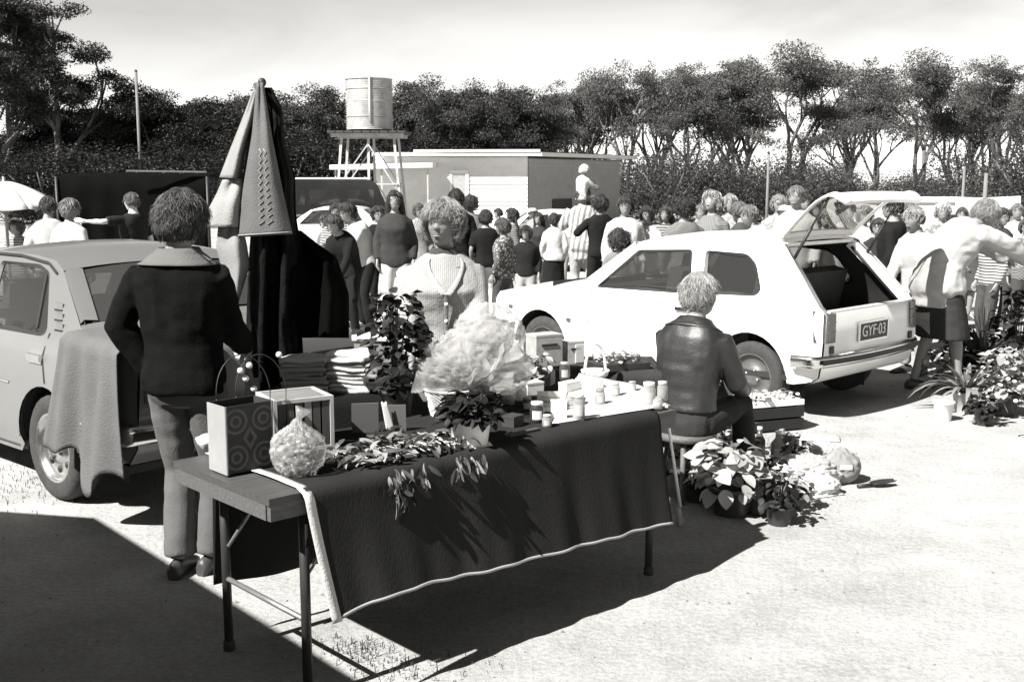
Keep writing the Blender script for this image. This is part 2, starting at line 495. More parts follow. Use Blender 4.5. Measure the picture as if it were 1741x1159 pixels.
def add_head(mb, rig, hi=False, mi=0, eye_mi=1, mouth_mi=2):
    k = 1.06 * rig.k * (1.0 if rig.k > .85 else 1.0 + (.85 - rig.k) * .6); n, m = (44, 34) if hi else (26, 20); R = []
    rig.hk = k
    for i in range(1, m):
        ph = PI * i / m; ring = []
        for j in range(n):
            th = 2 * PI * j / n
            dx, dy, dz = math.sin(ph) * math.cos(th), math.sin(ph) * math.sin(th), -math.cos(ph)
            r = head_r(dx, dy, dz, rig.sex == 'f') * k
            ring.append(rig.head + rig.headM @ V(dx * r, dy * r, dz * r))
        R.append(ring)
    mb.rings(R, mi)
    for s in (-1, 1):                                           # ears
        E = rig.headM @ Euler((0.15, 0, s * .35)).to_matrix()
        mb.ell(rig.head + rig.headM @ V(s * .077 * k, -.008 * k, -.008 * k), (.010 * k, .019 * k, .032 * k), 8, 6, mi, E)
    if hi or True:
        for s in (-1, 1):
            dx, dy, dz = s * .36, .92, .025
            L = math.sqrt(dx * dx + dy * dy + dz * dz); dx, dy, dz = dx / L, dy / L, dz / L
            r = head_r(dx, dy, dz, rig.sex == 'f') * k
            mb.ell(rig.head + rig.headM @ V(dx * r, dy * r - .003 * k, dz * r), (.0135 * k, .007 * k, .0065 * k), 8, 6, eye_mi, rig.headM)
            r2 = head_r(dx * .9, dy, .22, rig.sex == 'f') * k
            mb.ell(rig.head + rig.headM @ V(dx * r2 * .98, dy * r2 * .965, .026 * k), (.019 * k, .006 * k, .0038 * k), 8, 5, eye_mi, rig.headM)
        mb.ell(rig.head + rig.headM @ V(0, .089 * k, -.057 * k), (.021 * k, .007 * k, .0045 * k), 10, 5, mouth_mi, rig.headM)

def add_hair(rig, style, hi, seed):
    """a hair shell: below the scalp where there is no hair, above where there is"""
    mb = MB(); k = rig.hk; n, m = (72, 46) if hi else (34, 24); R = []
    rr = random.Random(seed)
    th_ = {'short': .014, 'mop': .022, 'bob': .022, 'long': .020, 'curly': .034, 'afro': .065, 'perm': .024, 'thin': .010, 'bun': .016}[style]
    low = {'short': -.46, 'mop': -.62, 'bob': -.80, 'long': -.9, 'curly': -.62, 'afro': -.68, 'perm': -.55, 'thin': -.30, 'bun': -.35}[style]
    fr = {'short': .58, 'mop': .48, 'bob': .48, 'long': .60, 'curly': .54, 'afro': .54, 'perm': .56, 'thin': .66, 'bun': .6}[style]
    dirs = []
    for i in range(1, m):
        ph = PI * i / m
        for j in range(n):
            th = 2 * PI * j / n
            dirs.append((math.sin(ph) * math.cos(th), math.sin(ph) * math.sin(th), -math.cos(ph)))
    D = np.array(dirs)
    stre = vnoise(D * np.array([1, 1, .28]), 11 if style not in ('curly', 'afro', 'perm') else 6, seed) * .6 + vnoise(D * np.array([1, 1, .35]), 23, seed + 3) * .4
    lump = vnoise(D, 3.2, seed + 5)
    pts = []
    for q, (dx, dy, dz) in enumerate(dirs):
        # hair line: front edge at height fr, drops to `low` behind the ears
        side = smooth01((dy + .15) / .75)
        line = low + (fr - low) * side
        if style in ('bob', 'long') and abs(dx) > .55 and dy > 0: line = min(line, -.55)
        mask = smooth01((dz - line) / .16 + .5)
        r = head_r(dx, dy, dz, rig.sex == 'f')
        t = th_ * (1 + .35 * lump[q]) + th_ * (.16 if hi else .36) * stre[q]
        if style in ('bob', 'mop'): t += .018 * smooth01((-dz + .2) / .8) * (1 - side)
        r = r + mask * t - (1 - mask) * .016
        r *= k
        pts.append(rig.head + rig.headM @ V(dx * r, dy * r, dz * r))
    R = [pts[i * n:(i + 1) * n] for i in range(m - 1)]
    mb.rings(R)
    if style == 'long':
        for s in (-1, -.33, .33, 1):
            P = [rig.head + rig.headM @ V(s * .066 * k, (-.05 - .02 * (1 - abs(s))) * k, -.02 * k), rig.head + rig.headM @ V(s * .078 * k, -.068 * k, -.12 * k), rig.head + rig.chestM @ V(s * .085 * k, -.075 * k, -.24 * k), rig.head + rig.chestM @ V(s * .08 * k, -.078 * k, -.33 * k)]
            mb.tube(catmull(P, 3), [(.045 * k, .026 * k)] * 8 + [(.03 * k, .018 * k), (.012 * k, .008 * k)], 9)
    if style == 'bun':
        mb.ell(rig.head + rig.headM @ V(0, -.115 * k, .03 * k), (.042 * k, .034 * k, .042 * k), 12, 8)
    if hi:                                                     # loose locks over the shell
        pass
    if True:
        curl = style in ('curly', 'afro', 'perm')
        for _ in range({0: 380, 1: 5000, 2: 6500, 3: 4500}[hi]):
            th = rr.uniform(0, 2 * PI); dz = rr.uniform(max(low + .1, -.5), .97); c = math.sqrt(1 - dz * dz)
            dx, dy = c * math.cos(th), c * math.sin(th)
            if dz < (low + (fr - low) * smooth01((dy + .15) / .75)) + .05: continue
            P = []; rd = rr.uniform(.1, 1.0) ** 2 * 1.5; sw = rr.uniform(-.45, .45); fly = rr.random() ** 3 * 1.4 - .15
            for t in range(5):
                z2 = dz - .13 * t; th2 = th + sw * t * .35; z2 = max(z2, low - .12)
                c2 = math.sqrt(max(0, 1 - z2 * z2)); a, b = c2 * math.cos(th2), c2 * math.sin(th2)
                r = (head_r(a, b, z2, rig.sex == 'f') + th_ * (1.0 + .5 * math.sin(t * .8) * rd) + (fly * .012 * max(0, t - 2))) * k
                P.append(rig.head + rig.headM @ V(a * r, b * r, z2 * r))
            w = rr.uniform(.0006, .0012) * (1 if hi else 3.2)
            if curl:
                f1, f2 = rr.uniform(0, 6), rr.uniform(1.2, 2.4)
                P = [p + V(math.sin(f1 + i * f2), math.cos(f1 * 1.3 + i * f2), math.sin(f1 * 2 + i * f2)) * .009 * k for i, p in enumerate(P)]
            mb.tube(P, [w * .7, w, w, w * .8, w * .2], 3, 1 if rr.random() < .42 else 0)
    return mb

def pend(obj, vox, it, post=None): PEND.append((obj, vox, it, post))
def flush_people():
    for o, vox, it, post in PEND:
        m = o.modifiers.new('r', 'REMESH'); m.mode = 'VOXEL'; m.voxel_size = vox; m.use_smooth_shade = True
        s = o.modifiers.new('s', 'SMOOTH'); s.factor = .5; s.iterations = it
    bpy.context.view_layer.update()
    dg = bpy.context.evaluated_depsgraph_get()
    res = []
    for o, vox, it, post in PEND:
        me = bpy.data.meshes.new_from_object(o.evaluated_get(dg)); res.append(me)
    for (o, vox, it, post), me in zip(PEND, res):
        mats = [s.material for s in o.material_slots]
        o.modifiers.clear()
        nv = len(me.vertices); co = np.empty(nv * 3); me.vertices.foreach_get('co', co); co = co.reshape(-1, 3)
        if post and post.get('wr'):
            nn = np.empty(nv * 3); me.vertices.foreach_get('normal', nn); nn = nn.reshape(-1, 3)
            a, sc, seed = post['wr']
            w = vnoise(co * np.array([1, 1, .55]), sc, seed)
            w = 1 - 2 * np.abs(w)                               # ridged: folds
            w2 = vnoise(co * np.array([1, 1, 1.8]), sc * 1.7, seed + 9)
            co = co + nn * (a * (.65 * w + .45 * w2))[:, None]
            me.vertices.foreach_set('co', co.ravel())
        if post and post.get('extra'):
            ex = post['extra']
            b = MB()
            b.v = [tuple(p) for p in co]; b.f = [list(p.vertices) for p in me.polygons]; b.m = [0] * len(b.f); b.sm = [True] * len(b.f)
            off = len(b.v); b.v += ex.v; b.f += [[off + i for i in f] for f in ex.f]; b.m += ex.m; b.sm += ex.sm
            me2 = b.mesh(o.name); bpy.data.meshes.remove(me); me = me2
        else:
            me.polygons.foreach_set('use_smooth', [True] * len(me.polygons)); me.update()
        me.materials.clear()
        for m in mats: me.materials.append(m)
        old = o.data; o.data = me; bpy.data.meshes.remove(old)
    PEND.clear()

def shoe(mb, an, fwd, k, heel=.0):
    f = Vector(fwd); f.z = 0; f.normalize(); x = V(f.y, -f.x, 0); an = Vector(an)
    g = V(an.x, an.y, an.z - .075 * k)
    R = []
    for t, w, hgt in ((-.075, .022, .055), (-.06, .034, .075), (-.02, .037, .085), (.04, .038, .075), (.10, .045, .055), (.15, .043, .042), (.19, .028, .030), (.205, .012, .02)):
        c = g + f * (t * k); ring = []
        for j in range(10):
            a = 2 * PI * j / 10; z = math.sin(a); zz = (hgt * k) * (.5 + .5 * z) if z > -.5 else 0.0
            ring.append(c + x * (w * k * math.cos(a) * (1 if z < .3 else .85)) + V(0, 0, zz + .001))
        R.append(ring)
    mb.rings(R)

def person(label, loc, rz, h=1.7, sex='m', top=.3, bottom=.1, hair='short', hairg=.04, skg=.22, sleeves='long', legs='trousers',
           lean=0., roll=0., twist=0., heady=0., headp=0., lw=None, rw=None, la=None, ra=None, pz=None, py=0., lpole=None, rpole=None, kpl=None, kpr=None,
           vox=.02, hem=.84, fat=1.0, flare=.0, shoeg=.05, topmat=None, botmat=None, wr=.007, group=None, hi=0, seed=None, hat=None, cat='person',
           lhand=(.5, None), rhand=(.5, None), sleeve_r=0.0, tflare=0.0, opentop=None, skirt_z=.45, cuff=.30):
    sd = seed if seed is not None else (hash(label) % 9973 if False else sum(ord(c) * (i + 1) for i, c in enumerate(label)) % 9973)
    root = thing('person', label, cat, loc, rz, group)
    r = Rig(h, sex, lean, roll, twist, pz, py, heady, headp, lw, rw, la, ra, lpole, rpole, kpl, kpr, fat)
    k = r.k; m_skin = skin(skg)
    # --- body: one remeshed surface, head and fingers joined to it
    b = MB(); r.torso(b, .79, 1.56, -.004)
    for s in (-1, 1):
        S, e, w = r.arm[s]; c = .88 if sex == 'f' else 1
        r.limb(b, S, e, w, [.047 * c, .047 * c, .041 * c, .038 * c, .038 * c, .030 * c, .025 * c])
        Hp, kn, an = r.leg[s]
        r.limb(b, Hp, kn, an, [.080, .076, .060, .052, .053, .040, .036])
    ex = MB(); add_head(ex, r, bool(hi))
    for s, hd in ((-1, lhand), (1, rhand)):
        S, e, w = r.arm[s]
        pn = hd[1] if hd[1] is not None else r.chestM @ V(-s, .25, 0)
        hand(ex, w, (w - e) if len(hd) < 3 else hd[2], pn, k, hd[0], s, 6 if hi else 5)
    bo = b.build('body', [m_skin, M_black, mat('lips', .2, .5)], root)
    pend(bo, vox if not hi else .009, 3, {'extra': ex})
    # --- top garment
    if top is not None:
        t = MB(); r.torso(t, hem, 1.465, .016 + wr, 18, tflare)
        for s in (-1, 1):
            S, e, w = r.arm[s]; q = .014 + sleeve_r
            if sleeves == 'long': r.limb(t, S, e, e.lerp(w, .95), [.044 + q, .048 + q, .045 + q, .045 + q, .044 + q, .036 + q, .032 + q], 12)
            elif sleeves == 'short':
                P = [S, S.lerp(e, .4), S.lerp(e, .8)]; t.tube(P, [(.044 + q) * k, (.051 + q) * k, (.052 + q) * k], 12)
            elif sleeves == 'three':
                P = [S, S.lerp(e, .5), e, e.lerp(w, .25)]; t.tube(P, [(.044 + q) * k, (.049 + q) * k, (.047 + q) * k, (.045 + q) * k], 12)
        to = t.build('jacket' if hi == 3 else 'shirt', topmat or cloth(top), root)
        pend(to, vox if not hi else .011, 3, {'wr': (wr * k, 9, sd)})
    # --- lower garment
    q = MB()
    if legs == 'skirt':
        Hc, Mx = r.spine(.9); R = []
        kn = (r.leg[-1][1] + r.leg[1][1]) / 2
        for z, w_, d_ in ((1.04, .155, .11), (.92, .19, .135), (.75, .205, .15), (.6, .215, .165), (skirt_z, .225, .175)):
            c = V(0, r.py + (kn.y - r.py) * max(0, min(1, (.93 - z) / .45)), z * k) if pz is None else V(0, r.py + (kn.y - r.py) * max(0, (.93 - z) / .48), r.pz + (z - .93) * k * (.3 if pz < .6 else 1))
            R.append([c + V(w_ * k * fat * math.cos(2 * PI * j / 20), d_ * k * fat * math.sin(2 * PI * j / 20), 0) for j in range(20)])
        q.rings(R)
    else:
        r.torso(q, .80, 1.03, .010)
        for s in (-1, 1):
            Hp, kn, an = r.leg[s]; fl = flare
            if legs == 'shorts':
                q.tube([Hp, Hp.lerp(kn, .5), Hp.lerp(kn, .75)], [.098 * k, .09 * k, .088 * k], 12)
            else:
                end = kn.lerp(an, .97)
                r.limb(q, Hp, kn, end, [.100, .094, .078, .068, .068 + fl * .35, .064 + fl * .75, .060 + fl], 12)
    qo = q.build('skirt' if legs == 'skirt' else ('shorts' if legs == 'shorts' else 'trousers'), botmat or cloth(bottom), root)
    pend(qo, vox if not hi else .011, 3, {'wr': (.006 * k, 8, sd + 4)})
    # --- shoes, hair
    for s in (-1, 1):
        Hp, kn, an = r.leg[s]; m2 = MB()
        f = (kn - an); f = V(s * .12, 1, 0) if (kn - an).y < .1 else V(s * .1, (kn - an).y, 0)
        shoe(m2, an, V(s * .15, 1, 0), k); m2.build('shoe', mat('shoe_%02d' % round(shoeg * 100), shoeg, .45, .1), root)
    if hair:
        hm = add_hair(r, hair, hi, sd)
        hm.build('hair', [hairm(hairg), hairm(min(.8, hairg * (2.2 if hi != 2 else 3.6) + .03))], root)
    if hat: hat(r, root)
    root['_'] = 0; del root['_']
    r.root = root
    return r
# ================================================================== CARS
def poly_sample(pts, step):
    out = []
    n = len(pts)
    for i in range(n):
        a, b = Vector(pts[i]), Vector(pts[(i + 1) % n]); L = (b - a).length; k = max(1, int(math.ceil(L / step)))
        for j in range(k): out.append(a.lerp(b, j / k))
    return out
def inside(p, poly):
    x, y = p; r = False; n = len(poly); j = n - 1
    for i in range(n):
        xi, yi = poly[i][0], poly[i][1]; xj, yj = poly[j][0], poly[j][1]
        if (yi > y) != (yj > y) and x < (xj - xi) * (y - yi) / (yj - yi) + xi: r = not r
        j = i
    return r
def panel2d(outline, holes, step=.05):
    """triangulate a 2-D outline with holes -> verts, tris"""
    loops = [poly_sample(outline, step)] + [poly_sample(h, step) for h in holes]
    vs = []; es = []
    for lp in loops:
        o = len(vs); vs += [Vector((p.x, p.y)) for p in lp]; es += [(o + i, o + (i + 1) % len(lp)) for i in range(len(lp))]
    xs = [p[0] for p in outline]; zs = [p[1] for p in outline]
    x = min(xs) + step * .5
    while x < max(xs):
        z = min(zs) + step * .5
        while z < max(zs):
            if inside((x, z), loops[0]) and not any(inside((x, z), h) for h in loops[1:]):
                if min((Vector((x, z)) - q).length for lp in loops for q in lp) > step * .45: vs.append(Vector((x, z)))
            z += step
        x += step
    r = delaunay_2d_cdt(vs, es, [], 0, 1e-5)
    V2, T = r[0], r[2]; out = []
    for t in T:
        c = sum((V2[i] for i in t), Vector((0, 0))) / len(t)
        if inside(c, loops[0]) and not any(inside(c, h) for h in loops[1:]): out.append(list(t))
    return V2, out

def arc(cx, cz, r, a0, a1, n):
    return [(cx + r * math.cos(math.radians(a0 + (a1 - a0) * i / n)), cz + r * math.sin(math.radians(a0 + (a1 - a0) * i / n))) for i in range(n + 1)]

M_paintw = mat('car_paint_white', 0.78, 0.28, 0.03, 2, spec=.5, coat=.5)
M_paintg = mat('car_paint_grey', 0.15, 0.3, 0.05, 2, spec=.5, coat=.5)
M_paints = mat('car_paint_silver', 0.5, 0.35, 0.05, 2, spec=.5, coat=.4)
M_paintd = mat('car_paint_dark', 0.008, 0.25, 0.05, 2, spec=.5, coat=.5)
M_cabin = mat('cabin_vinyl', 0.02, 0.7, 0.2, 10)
M_seat = mat('seat_cloth', 0.05, 0.85, 0.2, 14, .2, 60)
M_lens = mat('lamp_lens', 0.06, 0.2, 0.1, 30, spec=.6, coat=.6)
M_lensl = mat('lamp_lens_pale', 0.3, 0.2, 0.1, 30, coat=.6)
M_glass = glass_mat('car_glass', .2, .62)
M_glassr = glass_mat('car_glass_rear', .45, .22)
M_hub = mat('hubcap', .55, .25, .1, 20, metal=.9)

def wheel(parent, x, y, side, r=.275, w=.155, style='plain', z=None):
    t = MB(); z = r if z is None else z
    def L(prof, mi, mb, n=28):
        R = []
        for rr, d in prof: R.append([(x + rr * math.cos(2 * PI * j / n), y + side * d, z + rr * math.sin(2 * PI * j / n)) for j in range(n)])
        mb.rings(R, mi, True, False)
    h = w / 2
    L([(r * .62, h * .9), (r * .70, h), (r * .88, h * 1.02), (r * .97, h * .82), (r, h * .5), (r, -h * .5), (r * .97, -h * .82), (r * .88, -h), (r * .6, -h)], 0, t)
    for g in (-.35, 0, .35):                                    # tread grooves
        L([(r * 1.004, h * g - .006), (r * 1.006, h * g), (r * 1.004, h * g + .006)], 0, t)
    w_o = link('wheel', None, parent); w_o.empty_display_size = .05
    t.build('tyre', M_rubber, w_o)
    m = MB()
    L([(r * .66, h * .93), (r * .63, h * .98), (r * .60, h * .80), (r * .56, h * .52), (r * .30, h * .45), (r * .27, h * .62), (r * .20, h * .70), (0.001, h * .74)], 0, m)
    L([(r * .6, -h * .4), (0.001, -h * .4)], 0, m)
    rim = m.build('rim', mat('steel_rim', .10, .5, .2, 12, metal=.2) if style == 'plain' else M_hub, w_o)
    c = MB()
    if style != 'plain':
        for k in range(8):
            a = 2 * PI * k / 8; c.ell((x + r * .42 * math.cos(a), y + side * h * .5, z + r * .42 * math.sin(a)), (r * .07, .01, r * .07), 8, 6)
    for k in range(4):
        a = 2 * PI * k / 4 + .4; c.ell((x + r * .2 * math.cos(a), y + side * h * .72, z + r * .2 * math.sin(a)), (.011, .012, .011), 6, 5)
    stuff(c.build('wheel_nuts', M_black if style != 'plain' else M_chrome, w_o))
    return w_o

class Car:
    """x forward from the rear axle, y to the car's left, z up"""
    def __init__(s, **k): s.__dict__.update(k)
    def Y(s, x, z):
        hw = s.hw
        y = hw - .035 * ((z - .52) / .35) ** 2 if z < s.belt else hw - .035 * ((s.belt - .52) / .35) ** 2 - (z - s.belt) * s.tumble
        if z < .34: y -= (.34 - z) * .25
        xf = s.front - .75; xr = s.rear + .55
        if x > xf: y -= s.tf * ((x - xf) / .75) ** 2.2
        if x < xr: y -= s.tr * ((xr - x) / .55) ** 2.2
        return y
    def build(s, name, label, cat, loc, yaw, paint, group=None, detail=True):
        root = s.root = thing(name, label, cat, loc, yaw, group)
        body = MB()
        V2, T = panel2d(s.side, [w for w in s.windows], .055)
        for sd in (1, -1):
            pts = [(p.x, sd * s.Y(p.x, p.y), p.y) for p in V2]
            body.add(pts, [t if sd < 0 else t[::-1] for t in T], 0, True)
        # top skins
        nS = 12
        def sec(x, z, crown, full=False):
            y0 = s.Y(x, z)
            return [(x, y0 * (1 - 2 * i / nS), z + crown * (1 - abs(1 - 2 * i / nS) ** 2.6)) for i in range(nS + 1)]
        for strip, mi in s.strips:
            R = [sec(*q) for q in strip]
            R2 = []
            for q in R: R2 += q
            m_ = nS + 1
            fs = [(i * m_ + j, i * m_ + j + 1, (i + 1) * m_ + j + 1, (i + 1) * m_ + j) for i in range(len(R) - 1) for j in range(nS)]
            body.add(R2, fs, mi, True)
        body.build('body', [paint, M_black, M_cabin], root)
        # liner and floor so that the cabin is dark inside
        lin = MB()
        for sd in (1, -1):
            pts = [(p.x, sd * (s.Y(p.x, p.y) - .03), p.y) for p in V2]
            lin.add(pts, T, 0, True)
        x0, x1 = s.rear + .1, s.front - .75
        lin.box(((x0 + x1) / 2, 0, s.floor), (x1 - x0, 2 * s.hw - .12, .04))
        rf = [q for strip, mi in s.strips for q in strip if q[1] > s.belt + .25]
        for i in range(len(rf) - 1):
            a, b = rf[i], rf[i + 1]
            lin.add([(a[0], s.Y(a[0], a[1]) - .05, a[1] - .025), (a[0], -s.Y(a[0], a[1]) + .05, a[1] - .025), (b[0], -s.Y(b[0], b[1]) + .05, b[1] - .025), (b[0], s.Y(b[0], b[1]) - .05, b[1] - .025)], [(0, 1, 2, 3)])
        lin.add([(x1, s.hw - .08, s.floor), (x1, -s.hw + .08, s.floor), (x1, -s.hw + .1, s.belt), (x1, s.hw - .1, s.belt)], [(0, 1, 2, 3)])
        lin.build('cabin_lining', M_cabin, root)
        # wheel wells
        for sd in (1, -1):
            for wx in (0, s.wb):
                ww = MB(); R = []
                for a in range(0, 181, 15):
                    c, z = math.cos(math.radians(a)), math.sin(math.radians(a))
                    R.append([(wx + s.ar * 1.02 * c, sd * (s.Y(wx, .5) - .012), s.wr + .02 + s.ar * 1.02 * z), (wx + s.ar * 1.02 * c, sd * (s.hw - .30), s.wr + .02 + s.ar * 1.02 * z)])
                ww.rings(R, 0, True, False, False)
                ww.add([(wx - s.ar, sd * (s.hw - .30), .1), (wx + s.ar, sd * (s.hw - .30), .1), (wx + s.ar, sd * (s.hw - .30), s.wr + s.ar), (wx - s.ar, sd * (s.hw - .30), s.wr + s.ar)], [(0, 1, 2, 3)])
                ww.build('wheel_well', M_cabin, root)
                wheel(root, wx, sd * (s.Y(wx, s.wr) - .085), sd, s.wr, .155, s.wstyle)
        # side glass with a dark rubber frame
        for sd in (1, -1):
            for w in s.windows:
                g = MB(); V3, T3 = panel2d(w, [], .12)
                g.add([(p.x, sd * (s.Y(p.x, p.y) - .018), p.y) for p in V3], [t if sd < 0 else t[::-1] for t in T3], 0, True)
                go = g.build('side_window', M_glass, root)
                f = MB(); lp = poly_sample(w, .05)
                P = [V(p.x, sd * (s.Y(p.x, p.y) + .001), p.y) for p in lp]
                c = sum((p for p in P), V(0, 0, 0)) / len(P)
                Q = [p + (c - p).normalized() * .028 - V(0, sd * .012, 0) for p in P]
                n = len(P)
                f.add(P + Q, [(i, (i + 1) % n, n + (i + 1) % n, n + i) for i in range(n)], 0, False)
                f.build('window_seal', s.seal, go)
        return root
    def line(s, pts, w, m, name, sd=1, proud=.004):
        """a seam or trim strip on the side skin"""
        q = MB(); P = [Vector(p) for p in pts]
        R = []
        for i, p in enumerate(P):
            d = (P[min(i + 1, len(P) - 1)] - P[max(i - 1, 0)]).normalized(); nrm = Vector((-d.y, d.x)) * (w / 2)
            a, b = p + nrm, p - nrm
            R.append([V(a.x, sd * (s.Y(a.x, a.y) + proud), a.y), V(b.x, sd * (s.Y(b.x, b.y) + proud), b.y)])
        q.rings(R, 0, False, False, False)
        return q.build(name, m, s.root)

# ---- the white hatchback with its tailgate up
def rounded(pts, r=.05, n=4):
    out = []; N = len(pts)
    for i in range(N):
        p0, p, p1 = Vector(pts[i - 1]), Vector(pts[i]), Vector(pts[(i + 1) % N])
        a = p + (p0 - p).normalized() * min(r, (p0 - p).length * .45); b = p + (p1 - p).normalized() * min(r, (p1 - p).length * .45)
        for j in range(n + 1):
            t = j / n; out.append(tuple(a * (1 - t) ** 2 + p * 2 * t * (1 - t) + b * t * t))
    return out
AR = .315
hb_side = ([(-.50, .29), (-.36, .26)] + arc(0, .30, AR, 187, -7, 16) + [(.40, .20), (1.80, .19)] + arc(2.2, .29, AR, 187, -3, 16)
           + [(2.56, .25), (2.84, .30), (2.88, .50), (2.86, .66), (2.80, .72), (2.50, .765), (2.10, .80), (1.72, .84), (1.50, 1.02), (1.30, 1.185), (1.18, 1.245), (.9, 1.275), (.45, 1.295), (.0, 1.295), (-.12, 1.285),
              (-.17, 1.26), (-.36, 1.05), (-.54, .84), (-.58, .80), (-.59, .60), (-.585, .45), (-.56, .33)])
hb_w1 = rounded([(1.56, .845), (1.20, 1.175), (.66, 1.20), (.57, .86)], .03)
hb_w2 = rounded([(.47, .87), (.53, 1.20), (.14, 1.19), (.04, 1.12), (-.06, .93), (-.02, .885)], .04)
HB = Car(hw=.752, belt=.86, tumble=.40, front=2.88, rear=-.60, tf=.10, tr=.055, wb=2.2, wr=.272, ar=AR, floor=.30, wstyle='plain', seal=M_black,
         side=hb_side, windows=[hb_w1, hb_w2],
         strips=[([(2.84, .30, .0), (2.90, .36, .0), (2.93, .50, .0), (2.91, .64, .01), (2.86, .69, .02), (2.80, .72, .03), (2.5, .765, .045), (2.1, .80, .055), (1.74, .838, .06)], 0),
                 ([(1.26, 1.215, .03), (1.18, 1.245, .035), (.9, 1.275, .045), (.45, 1.295, .05), (0., 1.295, .045), (-.12, 1.285, .03), (-.15, 1.27, .02)], 0),
                 ([(-.585, .80, .0), (-.60, .78, .0), (-.605, .62, .0), (-.60, .47, .0), (-.57, .33, .0), (-.50, .28, .0)], 0)])
CAR_P = Vector((2.3148, 8.7038, 0)); CAR_YAW = 2.3394
hb = HB.build('hatchback_car', 'white three-door hatchback with its tailgate raised and number plate on the back', 'car', CAR_P, CAR_YAW, M_paintw)
def screen_glass(C, xa, za, xb, zb, inset, m, name, crown=.05, pil=True):
    g = MB(); n = 10; R = []
    for i in range(n + 1):
        t = i / n; x = xa + (xb - xa) * t; z = za + (zb - za) * t; y = C.Y(x, z) - inset
        R.append([V(x, y * (1 - 2 * j / 10), z + crown * (1 - abs(1 - 2 * j / 10) ** 2.4)) for j in range(11)])
    g.rings(R, 0, True, False, False); go = g.build(name, m, C.root)
    if pil:
        for sd in (1, -1):
            p = MB(); Q = []
            for i in range(n + 1):
                t = i / n; x = xa + (xb - xa) * t; z = za + (zb - za) * t; y = C.Y(x, z)
                Q.append([V(x, sd * (y + .002), z - .004), V(x + .02, sd * (y - inset * .5), z + .02), V(x, sd * (y - inset - .03), z + crown * .45)])
            p.rings(Q, 0, True, False, False)
            p.build('pillar', C.paint, C.root)
    return go
HB.paint = M_paintw
screen_glass(HB, 1.73, .845, 1.25, 1.215, .04, M_glass, 'windscreen')
# tailgate aperture: pale inner lip, then darkness
lp = MB()
for sd in (1, -1):
    R = []
    for x, z in ((-.15, 1.262), (-.36, 1.045), (-.54, .835), (-.585, .795)):
        y = HB.Y(x, z); R.append([V(x, sd * y, z), V(x + .01, sd * (y - .075), z + .005), V(x + .06, sd * (y - .085), z - .045)])
    lp.rings(R, 0, True, False, False)
lp.box((-.555, 0, .79), (.07, 1.22, .03)); lp.box((-.115, 0, 1.262), (.05, 1.0, .03))
lp.build('tailgate_aperture', M_paintw, hb)
for sd in (1, -1):
    seal = MB(); seal.tube([(-.14, sd * (HB.Y(-.15, 1.26) - .088), 1.215), (-.30, sd * (HB.Y(-.36, 1.04) - .09), 1.01), (-.50, sd * (HB.Y(-.54, .83) - .09), .79)], .012, 6)
    seal.build('aperture_seal', M_black, hb)
lf = MB(); lf.box((-.26, 0, .62), (.56, 1.18, .03)); lf.build('luggage_shelf', M_seat, hb)
# seats seen through the glass
for nm, x, y, w, zt in (('front_seat', .95, .34, .48, 1.02), ('front_seat', .95, -.34, .48, 1.02), ('rear_seat', .12, 0, 1.2, .98)):
    st = MB()
    st.box((x + .22, y, .50), (.48, w, .16)); st.box((x - .06, y, .76), (.13, w * .94, .56), (0, -.22, 0)); 
    if nm == 'front_seat': st.box((x - .14, y, zt + .05), (.09, w * .5, .16), (0, -.2, 0))
    st.build(nm, M_seat, hb)
db = MB(); db.box((1.62, 0, .76), (.3, 1.3, .16)); db.build('dashboard', M_cabin, hb)
sw = MB(); sw.rings([[V(1.32 + .03 * math.cos(b) - .18 * .35 * math.sin(a), -.34 + (.18 + .012 * math.cos(b)) * math.cos(a), .86 + (.18 + .012 * math.cos(b)) * math.sin(a) * .93) for b in [2 * PI * q / 6 for q in range(6)]] for a in [2 * PI * q / 20 for q in range(21)]], 0, True, False)
sw.build('steering_wheel', M_black, hb)
# bundle of light things in the back
bg = MB(); bg.ell((-.18, -.12, .74), (.13, .16, .10), 14, 9); bg.ell((-.1, .02, .80), (.07, .09, .08), 10, 7)
